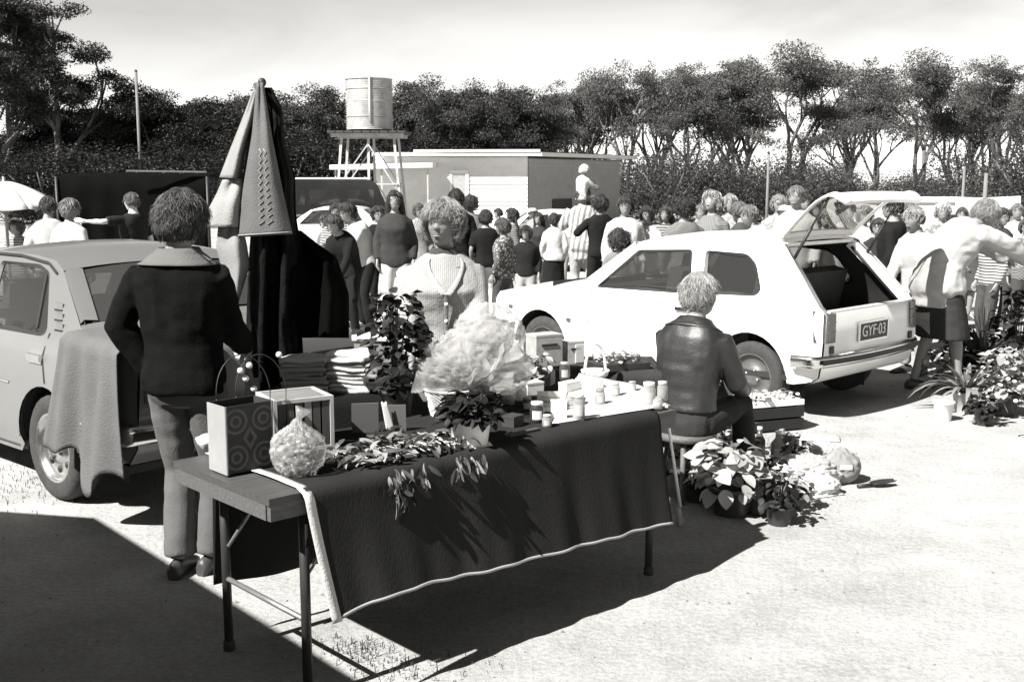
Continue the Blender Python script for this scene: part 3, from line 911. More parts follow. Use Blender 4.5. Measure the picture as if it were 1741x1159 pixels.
# seams
for sd in (1, -1):
    HB.line([(1.60, .83), (1.62, .55), (1.60, .24)], .008, M_black, 'door_seam', sd)
    HB.line([(.50, .86), (.46, .55), (.40, .40), (.42, .24)], .008, M_black, 'door_seam', sd)
    HB.line([(.40, .235), (1.0, .235), (1.80, .23)], .008, M_black, 'door_seam', sd)
    hd = MB(); hd.box((.62, sd * (HB.Y(.62, .74) + .012), .74), (.14, .025, .03)); hd.build('door_handle', M_chrome, hb)
    bl = MB(); bl.box((1.84, sd * (HB.Y(1.84, .545) + .004), .545), (.045, .02, .03)); bl.build('side_repeater', M_lens, hb)
    fb = MB(); fb.box((2.60, sd * (HB.Y(2.60, .60) + .002), .60), (.05, .02, .03)); fb.build('side_reflector', M_lens, hb)
    # rear lamps wrap the corner
    tl = MB(); yy = HB.Y(-.59, .7)
    tl.add([(-.50, sd * (HB.Y(-.50, .82) + .004), .815), (-.525, sd * (HB.Y(-.52, .58) + .004), .585), (-.618, sd * (yy - .01), .585), (-.612, sd * (yy - .03), .80),
            (-.615, sd * (yy - .125), .795), (-.622, sd * (yy - .115), .585)], [(0, 1, 2, 3), (3, 2, 5, 4)], 0)
    to = tl.build('tail_lamp', M_lens, hb)
    for z in (.665, .735):
        q = MB(); q.box((-.619, sd * (yy - .068), z), (.01, .10, .006)); q.build('lens_divider', mat('lens_rib', .12, .4), to)
    q = MB(); q.box((-.60, sd * (yy - .09), .53), (.03, .05, .055)); q.build('fuel_flap' if False else 'bumper_mount', M_black, hb)
    hl = MB(); hl.lathe([(.085, 0), (.09, .01), (.07, .03), (.001, .045)], 16); o = hl.build('headlamp', M_lensl, hb, (2.90, sd * .5, .56), (0, PI / 2, 0))
# bumpers
def bumper(C, x, sgn, z0, z1, m, name, ext=.05, wrap=.34, par=None):
    q = MB(); R = []
    path = []
    hw = C.hw - .0
    for t in range(13):
        y = hw * .93 * (1 - 2 * t / 12); path.append((x + sgn * (ext - .05 * (y / hw) ** 2 * 1.2), y))
    path = [(x - sgn * wrap, hw + .02)] + [(x - sgn * wrap * .4, hw + .018), (x - sgn * .02, hw * .985)] + path + [(x - sgn * .02, -hw * .985), (x - sgn * wrap * .4, -hw - .018), (x - sgn * wrap, -hw - .02)]
    for px, py in path:
        nx, ny = sgn * (1 if abs(py) < hw * .95 else .3), math.copysign(.0 if abs(py) < hw * .9 else 1, py)
        L = math.hypot(nx, ny) or 1; nx, ny = nx / L * .045, ny / L * .03
        zm = (z0 + z1) / 2
        R.append([V(px - nx, py - ny, z0), V(px + nx * .6, py + ny * .6, z0 + .008), V(px + nx, py + ny, zm - .018), V(px + nx * .8, py + ny * .8, zm), V(px + nx, py + ny, zm + .018), V(px + nx * .6, py + ny * .6, z1 - .008), V(px - nx, py - ny, z1)])
    q.rings(R, 0, True, False, False)
    bo = q.build(name, m, C.root)
    st = MB(); R = []
    for px, py in path[2:-2]:
        R.append([V(px + sgn * .046, py, zm - .02), V(px + sgn * .05, py, zm), V(px + sgn * .046, py, zm + .02)])
    st.rings(R, 0, True, False, False); st.build('bumper_strip', M_black, bo)
    return bo
bumper(HB, -.60, -1, .40, .50, M_chrome, 'rear_bumper', .03, .22)
bumper(HB, 2.90, 1, .38, .48, M_chrome, 'front_bumper', .04, .35)
gr = MB(); gr.box((2.935, 0, .57), (.02, .85, .12)); gr.build('grille', M_black, hb)
# number plate
pl = MB(); pl.box((-.618, .02, .625), (.012, .42, .135)); plo = pl.build('number_plate', mat('plate_black', .045, .5), hb)
fr = MB()
for y0, z0, sy, sz in ((.02, .695, .44, .012), (.02, .555, .44, .012), (.235, .625, .012, .15), (-.195, .625, .012, .15)): fr.box((-.622, y0, z0), (.012, sy, sz))
fr.build('plate_frame', M_chrome, plo)
def text_mesh(name, body, size, m, parent, loc, rot, ext=.002):
    cu = bpy.data.curves.new(name, 'FONT'); cu.body = body; cu.size = size; cu.extrude = ext; cu.align_x = 'CENTER'; cu.align_y = 'CENTER'
    tmp = bpy.data.objects.new('tmp_text', cu); col.objects.link(tmp)
    bpy.context.view_layer.update()
    me = bpy.data.meshes.new_from_object(tmp.evaluated_get(bpy.context.evaluated_depsgraph_get()))
    bpy.data.objects.remove(tmp); bpy.data.curves.remove(cu)
    me.materials.clear(); me.materials.append(m); me.name = name
    return link(name, me, parent, loc, rot)
text_mesh('plate_lettering', 'GYF·03', .118, mat('plate_letters', .7, .5), plo, (-.627, .02, .625), (PI / 2, 0, -PI / 2))
# open tailgate
tg = link('tailgate', None, hb, (-.12, 0, 1.318)); tg.empty_display_size = .05
tg.rotation_euler = (0, math.radians(-3), 0)
def tgp(t):       # profile of the raised door, t 0 hinge .. 1 lower lip
    P = [(0, 0), (-.13, .15), (-.27, .285), (-.39, .35), (-.47, .345), (-.535, .30)]
    P = catmull([Vector((a, b, 0)) for a, b in P], 5); q = t * (len(P) - 1); i = min(int(q), len(P) - 2)
    p = P[i].lerp(P[i + 1], q - i); return p.x, p.y
def tghw(t): return .545 + .05 * smooth01(t * 1.3) - .03 * smooth01((t - .85) / .15)
frame = MB()
for sd in (1, -1):
    R = []
    for i in range(25):
        t = i / 24; x, z = tgp(t); y = tghw(t); w = .065
        R.append([V(x, sd * y, z), V(x - .008, sd * (y - w * .5), z + .012), V(x, sd * (y - w), z + .004), V(x + .02, sd * (y - w), z - .022), V(x + .02, sd * y, z - .024)])
    frame.rings(R, 0, True, True)
for ta, tb in ((0, .07), (.66, 1.0)):
    R = []
    for i in range(9):
        t = ta + (tb - ta) * i / 8; x, z = tgp(t); y = tghw(t)
        R.append([V(x, y * (1 - 2 * j / 10), z + .012 * (1 - abs(1 - 2 * j / 10) ** 2.5)) for j in range(11)])
    frame.rings(R, 0, True, False, False)
    R = [[p - V(-.02, 0, .024) for p in r] for r in R]
    frame.rings(R, 0, True, False, False)
    for e in (R[0], R[-1]):
        frame.add(e + [p + V(-.02, 0, .024) for p in e], [(i, i + 1, 12 + i, 11 + i) for i in range(10)], 0)
frame.build('tailgate_frame', M_paintw, tg)
gl = MB(); R = []
for i in range(15):
    t = .06 + .61 * i / 14; x, z = tgp(t); y = tghw(t) - .05
    R.append([V(x + .005, y * (1 - 2 * j / 8), z - .004 + .01 * (1 - abs(1 - 2 * j / 8) ** 2.5)) for j in range(9)])
gl.rings(R, 0, True, False, False); gl.build('rear_window', glass_mat('clear_glass', .3, .82), tg)
lo = MB(); x, z = tgp(.86); lo.box((x - .0, 0, z - .035), (.04, .07, .02)); lo.build('tailgate_latch', M_black, tg)
for sd in (1, -1):
    gs = MB(); a = V(-.20, sd * .545, 1.10); x, z = tgp(.62); b = V(-.12 + x, sd * (tghw(.62) - .04), 1.318 + z - .02)
    gs.tube([a, a.lerp(b, .55)], .013, 8); gs.tube([a.lerp(b, .5), b], .007, 8); gs.build('gas_strut', M_black, hb)

# ---- the grey sedan seen from its rear quarter
sd_side = ([(-.78, .34), (-.36, .27)] + arc(0, .31, .33, 187, -7, 16) + [(.42, .21), (2.05, .20)] + arc(2.45, .31, .33, 187, -3, 16)
           + [(2.85, .27), (3.12, .32), (3.16, .52), (3.13, .72), (2.9, .79), (2.4, .845), (1.93, .88), (1.62, 1.10), (1.38, 1.27), (1.2, 1.31), (.85, 1.325), (.45, 1.32), (.20, 1.30), (.08, 1.255),
              (-.16, 1.09), (-.31, .985), (-.42, .945), (-.68, .92), (-.82, .89), (-.855, .82), (-.865, .55), (-.845, .42)])
sd_w1 = rounded([(1.72, .895), (1.38, 1.235), (.93, 1.27), (.86, .90)], .03)
sd_w2 = rounded([(.78, .90), (.85, 1.27), (.36, 1.272), (.22, 1.235), (.02, .935), (.06, .905)], .035)
SD = Car(hw=.775, belt=.90, tumble=.44, front=3.16, rear=-.865, tf=.10, tr=.06, wb=2.45, wr=.295, ar=.33, floor=.30, wstyle='cap', seal=M_black,
         side=sd_side, windows=[sd_w1, sd_w2],
         strips=[([(3.12, .32, 0), (3.18, .4, 0), (3.2, .55, 0), (3.18, .70, .01), (3.10, .745, .02), (2.9, .79, .03), (2.4, .845, .045), (1.95, .878, .05)], 0),
                 ([(1.40, 1.255, .03), (1.2, 1.31, .03), (.85, 1.325, .045), (.45, 1.32, .045), (.2, 1.30, .035), (.07, 1.25, .03)], 0),
                 ([(-.29, .99, .02), (-.42, .945, .03), (-.68, .92, .035), (-.82, .89, .02), (-.865, .85, .005), (-.875, .6, 0), (-.855, .42, 0), (-.78, .33, 0)], 0)])
SD.paint = M_paintg
SED_P = Vector((-2.0212, 6.4158, 0)); SED_YAW = 2.42
sedan = SD.build('sedan_car', 'silver grey sedan with louvred rear pillar and a cloth hanging over its tail', 'car', SED_P, SED_YAW, M_paintg)
screen_glass(SD, 1.94, .885, 1.41, 1.25, .05, M_glass, 'windscreen')
screen_glass(SD, -.29, .995, .06, 1.245, .075, M_glassr, 'rear_window', .03)
for sd in (1, -1):
    SD.line([(.80, .90), (.82, .6), (.80, .25)], .009, M_black, 'door_seam', sd)
    SD.line([(-.02, .93), (.02, .80), (-.02, .66)], .012, M_black, 'door_seam', sd)
    SD.line([(1.78, .88), (1.80, .6), (1.78, .25)], .009, M_black, 'door_seam', sd)
    SD.line([(.40, .245), (1.2, .24), (2.05, .24)], .009, M_black, 'door_seam', sd)
    SD.line([(1.36, 1.285), (1.1, 1.312), (.6, 1.312), (.25, 1.285), (.12, 1.235)], .014, M_black, 'roof_gutter', sd, .012)
    SD.line([(.28, 1.24), (.17, .94)], .022, M_black, 'window_divider', sd, -.01)
    SD.line([(2.9, .62), (1.2, .62), (.40, .62)], .012, M_chrome, 'side_trim', sd, .006)
    for z in (.97, 1.02, 1.07):
        x = -.10 + (z - .97) * .75
        lv = MB(); lv.box((x, sd * (SD.Y(x, z) - .004), z), (.075, .02, .034), (0, -.1, 0)); lv.build('pillar_louvre', M_paintg, sedan)
        lv = MB(); lv.box((x - .0, sd * (SD.Y(x, z) + .004), z - .021), (.085, .02, .008)); lv.build('louvre_slot', M_black, sedan)
    for x in (.09, 1.0):
        hd = MB(); hd.box((x, sd * (SD.Y(x, .79) + .012), .79), (.15, .025, .035)); hd.box((x, sd * (SD.Y(x, .79) + .004), .765), (.15, .018, .012)); hd.build('door_handle', M_chrome, sedan)
    tl = MB(); yy = SD.Y(-.85, .7); tl.box((-.88, sd * (yy - .2), .72), (.02, .34, .14)); tl.build('tail_lamp', M_lens, sedan)
    hl = MB(); hl.lathe([(.09, 0), (.095, .01), (.07, .03), (.001, .045)], 16); hl.build('headlamp', M_lensl, sedan, (3.17, sd * .55, .60), (0, PI / 2, 0))
bumper(SD, -.875, -1, .44, .55, M_chrome, 'rear_bumper', .04, .4)
bumper(SD, 3.18, 1, .42, .53, M_chrome, 'front_bumper', .04, .4)
gr = MB(); gr.box((3.19, 0, .60), (.02, .9, .13)); gr.build('grille', M_black, sedan)
for nm, x, y, w, zt in (('front_seat', 1.15, .36, .5, 1.02), ('front_seat', 1.15, -.36, .5, 1.02), ('rear_seat', .22, 0, 1.3, .95)):
    st = MB(); st.box((x + .22, y, .50), (.48, w, .16)); st.box((x - .06, y, .74), (.13, w * .94, .5), (0, -.22, 0))
    if nm == 'front_seat': st.box((x - .14, y, zt + .04), (.09, w * .5, .14), (0, -.2, 0))
    st.build(nm, M_seat, sedan)
sh = MB(); sh.box((-.05, 0, .95), (.5, 1.15, .02)); sh.build('parcel_shelf', mat('parcel_shelf', .1, .8), sedan)
ar = MB(); ar.tube([V(-.62, .62, .95), V(-.66, .80, .93)], .01, 6)
# cloth thrown over the rear wing
def drape(u, v):
    # u along the car (0 near the wheel), v from the boot lid down
    x = -.32 - .56 * u
    top = .38
    if v < .28:
        t = v / .28; y = .30 + (.785 - .30) * t; z = .99 - .05 * t * t + .006
        z = .955 - .02 * u + .03 * (1 - t) + .008
    else:
        t = (v - .28) / .72; y = .80 + .05 * t + .03 * math.sin(u * 9 + t * 1.5) * t
        L = .56 + .17 * math.exp(-((u - .62) / .24) ** 2) + .04 * math.sin(u * 14)
        z = .945 - .02 * u - L * t
        x += (.10 * t - .16 * t * (1 - u) * .3) * (1 - u) * .9 - .10 * t * (u - .5)
    y -= .018 * math.sin(u * 22) * smooth01(v * 1.5) * .8
    return (x, y + .012, z)
d = MB(); d.sheet(drape, 34, 30, 0, .006)
dr = d.build('hanging_cloth', mat('beige_blanket', .10, .95, .1, 8, .35, 110), None, SED_P, (0, 0, SED_YAW))
tag(dr, 'plain mid grey cloth draped over the tail of the grey sedan', 'cloth')
# ================================================================== GROUND
def ground_mat():
    m = bpy.data.materials.new('dry_dirt'); m.use_nodes = True; nt = m.node_tree; b = nt.nodes['Principled BSDF']
    b.inputs['Roughness'].default_value = .95; b.inputs['Specular IOR Level'].default_value = .1
    tc = nt.nodes.new('ShaderNodeTexCoord')
    def noi(s, d=6, r=.6):
        n = nt.nodes.new('ShaderNodeTexNoise'); n.inputs['Scale'].default_value = s; n.inputs['Detail'].default_value = d; n.inputs['Roughness'].default_value = r
        nt.links.new(tc.outputs['Object'], n.inputs['Vector']); return n
    def rng(n, a, b_, c, d):
        r = nt.nodes.new('ShaderNodeMapRange'); r.inputs[1].default_value = a; r.inputs[2].default_value = b_; r.inputs[3].default_value = c; r.inputs[4].default_value = d
        nt.links.new(n.outputs['Fac'], r.inputs[0]); return r
    def mul(a, b_):
        q = nt.nodes.new('ShaderNodeMath'); q.operation = 'MULTIPLY'; nt.links.new(a.outputs[0], q.inputs[0]); nt.links.new(b_.outputs[0], q.inputs[1]); return q
    big = rng(noi(.55, 6, .6), .3, .7, .74, 1.12)          # broad patches
    mid = rng(noi(2.6, 9, .72), .3, .7, .80, 1.14)
    fine = rng(noi(42, 6, .75), .32, .68, .72, 1.2)    # grit
    fleck = rng(noi(17, 5, .8), .62, .74, 1.0, .62)     # dark crumbs and dry grass
    v = mul(mul(big, mid), mul(fine, fleck))
    sc = nt.nodes.new('ShaderNodeVectorMath'); sc.operation = 'SCALE'; sc.inputs[0].default_value = grey(.37)[:3]
    nt.links.new(v.outputs[0], sc.inputs['Scale']); nt.links.new(sc.outputs[0], b.inputs['Base Color'])
    wv = nt.nodes.new('ShaderNodeTexWave'); wv.inputs['Scale'].default_value = .55; wv.inputs['Distortion'].default_value = 9; wv.inputs['Detail'].default_value = 5; wv.inputs['Detail Scale'].default_value = .6
    mpw = nt.nodes.new('ShaderNodeMapping'); mpw.inputs['Rotation'].default_value = (0, 0, .9); nt.links.new(tc.outputs['Object'], mpw.inputs[0]); nt.links.new(mpw.outputs[0], wv.inputs['Vector'])
    bp0 = nt.nodes.new('ShaderNodeBump'); bp0.inputs['Strength'].default_value = .35; bp0.inputs['Distance'].default_value = .05; nt.links.new(wv.outputs['Fac'], bp0.inputs['Height'])
    n1 = noi(9, 8, .7); n2 = noi(70, 5, .7)
    bp = nt.nodes.new('ShaderNodeBump'); bp.inputs['Strength'].default_value = .55; bp.inputs['Distance'].default_value = .03
    nt.links.new(n1.outputs['Fac'], bp.inputs['Height']); nt.links.new(bp0.outputs[0], bp.inputs['Normal'])
    bp2 = nt.nodes.new('ShaderNodeBump'); bp2.inputs['Strength'].default_value = .5; bp2.inputs['Distance'].default_value = .008
    nt.links.new(n2.outputs['Fac'], bp2.inputs['Height']); nt.links.new(bp.outputs[0], bp2.inputs['Normal'])
    nt.links.new(bp2.outputs[0], b.inputs['Normal'])
    return m
M_dirt = ground_mat()
xs = [-1500, -600, -250, -120, -60, -30, -15, -8, -4, 0, 4, 8, 15, 30, 60, 120, 250, 600, 1500]
ys = [-60, -20, -8, 0, 4, 8, 11] + [11 + i * .75 for i in range(1, 13)] + [24, 30, 45, 70, 120, 250, 600, 2500]
g = MB(); g.add([(x, y, gz(y)) for y in ys for x in xs], [(j * len(xs) + i, j * len(xs) + i + 1, (j + 1) * len(xs) + i + 1, (j + 1) * len(xs) + i) for j in range(len(ys) - 1) for i in range(len(xs) - 1)], 0, True)
struct(g.build('ground', M_dirt))
# pebbles, crumbs and dry tufts lying on the dirt
pb = MB(); rr = random.Random(3)
for i in range(900):
    y = 3.2 + 7.5 * rr.random() ** 1.3; x = rr.uniform(-.5, .52) * y * 1.02
    s = .002 + .008 * rr.random() ** 4
    c = V(x, y, s * .2); n = 5
    R = [[c + V(s * w * math.cos(2 * PI * j / n + i) * rr.uniform(.7, 1.3), s * w * math.sin(2 * PI * j / n + i) * rr.uniform(.7, 1.3), s * h) for j in range(n)] for w, h in ((.8, -.3), (1, .1), (.55, .6))]
    pb.rings(R, 0, False)
stuff(tag(pb.build('pebbles', mat('pebble', .2, .9, .4, 3)), 'small pebbles and crumbs scattered over the pale dirt', 'pebbles'))
tf = MB()
def blade(mb, x, y, h, rr, w=.0022, z=0):
    a = rr.uniform(0, 2 * PI); b = rr.uniform(.1, .9) * h; wx, wy = -math.sin(a) * w, math.cos(a) * w
    p1 = V(x + math.cos(a) * b * .35, y + math.sin(a) * b * .35, z + h * .6); p2 = V(x + math.cos(a) * b, y + math.sin(a) * b, z + h * rr.uniform(.6, 1))
    mb.add([(x - wx, y - wy, z), (x + wx, y + wy, z), (p1.x + wx * .8, p1.y + wy * .8, p1.z), (p1.x - wx * .8, p1.y - wy * .8, p1.z), p2], [(0, 1, 2, 3), (3, 2, 4)])
for (u, v, sp, n, h) in ((610, 1108, .06, 130, .03), (665, 1140, .10, 150, .026), (790, 1135, .10, 60, .018),  (560, 1090, .05, 24, .03), (1400, 852, .08, 40, .016), (60, 820, .25, 420, .03), (1405, 860, .1, 20, .014)):
    c = at_z(u, v)
    for _ in range(n): blade(tf, c.x + rr.gauss(0, sp), c.y + rr.gauss(0, sp), h * rr.uniform(.4, 1.3), rr)
stuff(tag(tf.build('dry_grass', leaf_mat('dry_grass', .10, .4)), 'sparse dry grass tufts in the dirt beside the table', 'grass'))

# ================================================================== SHED
SHD = 45.0
def wall_boards(mb, a, b, z0, z1, pitch=.17, out=(0, -1)):
    """lapped weatherboards between two plan points"""
    a, b = Vector(a), Vector(b); o = Vector(out).normalized(); z = z0; rows = []
    while z < z1 - .01:
        zt = min(z + pitch, z1)
        rows += [(z, .05), (zt, .006)]; z = zt
    R = [[V(a.x + o.x * d, a.y + o.y * d, z), V(b.x + o.x * d, b.y + o.y * d, z)] for z, d in rows]
    mb.rings(R, 0, False, False, False)
gzs = gz(SHD)
c0 = at_d(897, 380, SHD); left = at_d(640, 380, SHD + .6); right = at_d(1052, 380, SHD + 6.0)
shed = thing('weatherboard_shed', 'long low weatherboard shed with flat roof and sunlit front wall', 'shed', (c0.x, SHD, gzs))
A = Vector((left.x - c0.x, .6)); B = Vector((0, 0)); Cc = Vector((right.x - c0.x, 6.0)); Dd = A + (Cc - B)
nf = Vector(((B - A).y, -(B - A).x)).normalized(); ns = Vector(((Cc - B).y, -(Cc - B).x)).normalized()
HW = 2.72 - gzs
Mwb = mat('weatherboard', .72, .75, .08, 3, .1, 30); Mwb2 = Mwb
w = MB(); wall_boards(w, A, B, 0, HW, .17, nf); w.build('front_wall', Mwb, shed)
w = MB(); wall_boards(w, B, Cc, 0, HW - .05, .17, ns); w.build('end_wall', mat('weatherboard_shaded', .3, .75, .1, 3), shed)  # the end wall's shade is put into a darker board colour
w = MB(); w.add([(A.x, A.y, 0), (Dd.x, Dd.y, 0), (Dd.x, Dd.y, HW), (A.x, A.y, HW), (Cc.x, Cc.y, 0), (Cc.x, Cc.y, HW)], [(0, 1, 2, 3), (1, 4, 5, 2)]); w.build('back_wall', Mwb, shed)
ov = .62
dA = (A - B).normalized()
P = [A - dA * 0 + nf * ov, B - dA * ov + nf * ov, Cc + (Cc - B).normalized() * .4 - dA * ov, Dd + (Cc - B).normalized() * .4]
rf = MB(); rf.add([(p.x, p.y, HW + .02) for p in P] + [(p.x, p.y, HW + .16) for p in P], [(3, 2, 1, 0), (4, 5, 6, 7)] + [(i, (i + 1) % 4, 4 + (i + 1) % 4, 4 + i) for i in range(4)])
ro = rf.build('roof', mat('roof_fascia', .62, .6, .06, 3), shed)
cr = MB(); R = []
n = 60
for i in range(n + 1):
    t = i / n; p = P[0].lerp(P[1], t); q = P[3].lerp(P[2], t); dz = .015 * math.cos(i * PI)
    R.append([V(p.x, p.y, HW + .19 + dz), V(q.x, q.y, HW + .15 + dz)])
cr.rings(R, 0, False, False, False); cr.build('roof_sheeting', mat('roof_iron', .12, .5, .2, 4, metal=.2), ro)
sl = MB(); sl.box((P[0].lerp(P[1], .62).x, P[0].lerp(P[1], .62).y + .02, HW + .22), ((P[1] - P[0]).length * .74, .14, .10), (0, 0, math.atan2((P[1] - P[0]).y, (P[1] - P[0]).x))); sl.build('roof_capping', M_white, ro)
yw = math.atan2((B - A).y, (B - A).x)
dp = B.lerp(A, (897 - 782) / 257.0) ; dw = MB(); q = dp + nf * .045
dw.box((q.x, q.y, 1.12 + .0), (.50, .05, 2.2), (0, 0, yw)); do = dw.build('door', mat('shed_door', .3, .6), shed)
for dx, w_, zc, hz in ((-.33, .12, 1.16, 2.32), (.33, .12, 1.16, 2.32), (0, .78, 2.36, .12)):
    f = MB(); f.box((q.x + math.cos(yw) * dx + nf.x * .02, q.y + math.sin(yw) * dx + nf.y * .02, zc), (w_, .07, hz), (0, 0, yw)); f.build('door_frame', M_white, do)
sw_ = B.lerp(Cc, .34) + ns * .04; wn_ = MB(); wn_.box((sw_.x, sw_.y, .98), (1.5, .05, .55), (0, 0, math.atan2((Cc - B).y, (Cc - B).x))); wn_.build('end_window', M_black, shed)
M_stand = mat('stand_timber', .4, .8, .3, 3)
# low carport roof on the left of the shed
cp = thing('carport', 'low open carport with pale roof edge beside the water tank', 'carport', (0, 0, gzs))
a = at_d(560, 283, SHD - 2.2); b = at_d(735, 276, SHD - 2.2)
zc = a.z - gzs
k_ = MB(); k_.add([(a.x, SHD - 2.2, zc - .12), (b.x, SHD - 2.2, zc + .08 - .12), (b.x, SHD + 3, zc + .1 - .12), (a.x, SHD + 3, zc - .1), (a.x, SHD - 2.2, zc + .06), (b.x, SHD - 2.2, zc + .26 - .12), (b.x, SHD + 3, zc + .25), (a.x, SHD + 3, zc + .07)], [(3, 2, 1, 0), (4, 5, 6, 7), (0, 1, 5, 4), (1, 2, 6, 5), (2, 3, 7, 6), (3, 0, 4, 7)])
k_.build('carport_roof', mat('roof_fascia', .62), cp)
for x in (a.x + .2, (a.x + b.x) / 2, b.x - .2):
    for y in (SHD - 2.0, SHD + 2.8):
        p = MB(); p.box((x, y, zc / 2 - .05), (.06, .06, zc - .1)); p.build('carport_post', M_stand, cp)

# ================================================================== WATER TANK
TD = 40.0; gt = gz(TD)
tl_, tr_ = at_d(589, 180, TD), at_d(667, 180, TD); tc_ = (tl_ + tr_) / 2; rad = (tr_.x - tl_.x) / 2
ztop, zbot, zpl = at_d(628, 136, TD).z - gt, at_d(628, 221, TD).z - gt, at_d(628, 229, TD).z - gt
tank = thing('water_tank', 'round corrugated iron water tank on top of the pale timber stand', 'water tank', (tc_.x, TD, gt))
tm = MB(); prof = []
nn_ = 44
for i in range(nn_ + 1): prof.append((rad + .022 * math.cos(i * PI), zbot + (ztop - zbot) * i / nn_))
tm.lathe(prof, 40, (0, 0, 0), 0, True, False); tm.build('tank_wall', mat('galvanised_iron', .34, .5, .3, 3, metal=.25), tank)
tm = MB(); tm.lathe([(rad * .99, ztop - .02), (rad * 1.02, ztop + .02), (rad * .5, ztop + .06), (.01, ztop + .08)], 40); tm.build('tank_lid', mat('galvanised_iron', .4), tank)
tm = MB(); tm.lathe([(rad * .99, zbot - .01), (rad * .99, zbot + .03)], 40); tm.build('tank_floor', mat('galvanised_iron', .4), tank)
for zz in (.25, .55, .8):
    tm = MB(); tm.lathe([(rad + .024, zbot + (ztop - zbot) * zz), (rad + .034, zbot + (ztop - zbot) * zz + .02), (rad + .024, zbot + (ztop - zbot) * zz + .04)], 40, (0, 0, 0), 0, True, False); tm.build('tank_hoop', mat('galvanised_iron', .4), tank)
tm = MB(); tm.tube([(.12, -rad - .05, zbot + .25), (.12, -rad - .05, ztop + .15), (.12, -rad + .1, ztop + .35)], .035, 8); tm.build('inlet_pipe', M_white, tank)
M_stand = mat('stand_timber', .4, .8, .3, 3)
stand = thing('tank_stand', 'pale timber tower with crossed braces holding up the water tank', 'tank stand', (tc_.x, TD, gt))
for i in range(9):
    p = MB(); p.box((-rad * 1.5 + i * rad * 3 / 8, 0, zpl + .06), (rad * .33, rad * 2.7, .07)); p.build('deck_plank', mat('deck_plank', .05, .9, .3, 4), stand)
for y in (-rad * .95, rad * .95):
    p = MB(); p.box((0, y, zpl - .05), (rad * 3.1, .13, .13)); p.build('bearer', M_stand, stand)
tops = [(-rad * 1.1, -rad * .95), (rad * .05, -rad * .95), (rad * 1.15, -rad * .95), (-rad * 1.1, rad * .95), (rad * .05, rad * .95), (rad * 1.15, rad * .95)]
for x, y in tops:
    p = MB(); p.bar((x, y, zpl - .1), (x * 1.32, y * 1.25, 0), .085, .085); p.build('stand_leg', M_stand, stand)
for y in (-rad * 1.04, rad * 1.04):
    for (x0, z0, x1, z1) in ((-1.18, .55, .05, .95), (.05, .95, 1.25, .5), (-1.32, .08, -.1, .62), (.05, .6, 1.2, .1)):
        p = MB(); p.bar((x0 * rad, y * 1.06, z0 * zpl * .95), (x1 * rad, y * 1.06, z1 * zpl * .95), .06, .04); p.build('brace', M_stand, stand)
    p = MB(); p.bar((-1.25 * rad, y * 1.1, zpl * .52), (1.3 * rad, y * 1.1, zpl * .52), .07, .05); p.build('rail', M_stand, stand)

# ================================================================== POLES
def pole(u, v0, v1, d, r, label, name='utility_pole', m=None, taper=.75):
    a = at_d(u, v0, d); z0 = gz(d); t = thing(name, label, 'pole', (a.x, d, z0))
    p = MB(); p.tube([(0, 0, -.05), (0, 0, (a.z - z0) * .5), (0, 0, a.z - z0)], [r, r * .9, r * taper], 10); p.build('shaft', m or mat('weathered_pole', .14, .8, .25, 3, stretch=(4, 4, .4)), t)
    c = MB(); c.lathe([(r * taper * 1.05, 0), (r * taper * 1.05, .06), (.01, .1)], 10, (0, 0, a.z - z0 - .01)); c.build('cap', M_black, t)
    return t
pole(231, 122, 300, 50, .085, 'tall bare weathered pole rising above the dark hedge')
pole(1307, 262, 0, 34, .05, 'thin pale post in front of the trees behind the crowd', 'post')
pole(1640, 282, 0, 32, .05, 'pale post beside the white board under the trees', 'post')
pole(1677, 293, 0, 20, .045, 'post standing in front of the white board', 'post')

# ================================================================== TREES
M_bark = mat('gum_bark', .09, .85, .45, 5, .3, 20, stretch=(3, 3, .5))
M_gum = leaf_mat('hazed_gum_leaf', .085, .5, .5, .8, .2)  # right-hand gums paler: haze and lens flare put into the leaf colour
M_gumt = leaf_mat('tall_gum_leaf', .035, .5, .5, .8, .15)
M_gumm = leaf_mat('understorey_leaf', .05, .5, .5, .8, .15)  # haze at right and centre crown highlights put into this paler leaf colour
M_gumd = leaf_mat('dark_leaf', .016, .5, .5, .8, .12)
def leaves(mb, c, r, n, rr, sz=.3, flat=.55, up=.25):
    for _ in range(n):
        a = rr.uniform(0, 2 * PI); q = rr.random() ** .42; ph = math.acos(rr.uniform(-.75, 1))
        p = V(c.x + r * q * math.sin(ph) * math.cos(a), c.y + r * q * math.sin(ph) * math.sin(a), c.z + r * flat * q * math.cos(ph))
        d = V(rr.gauss(0, 1), rr.gauss(0, 1), rr.gauss(-.35, .7)).normalized(); s = V(rr.gauss(0, 1), rr.gauss(0, 1), rr.gauss(0, 1)); s = d.cross(s).normalized()
        L = sz * rr.uniform(.6, 1.3); w = L * rr.uniform(.16, .28)
        mb.add([p, p + d * L * .45 + s * w, p + d * L, p + d * L * .5 - s * w], [(0, 1, 2, 3)])
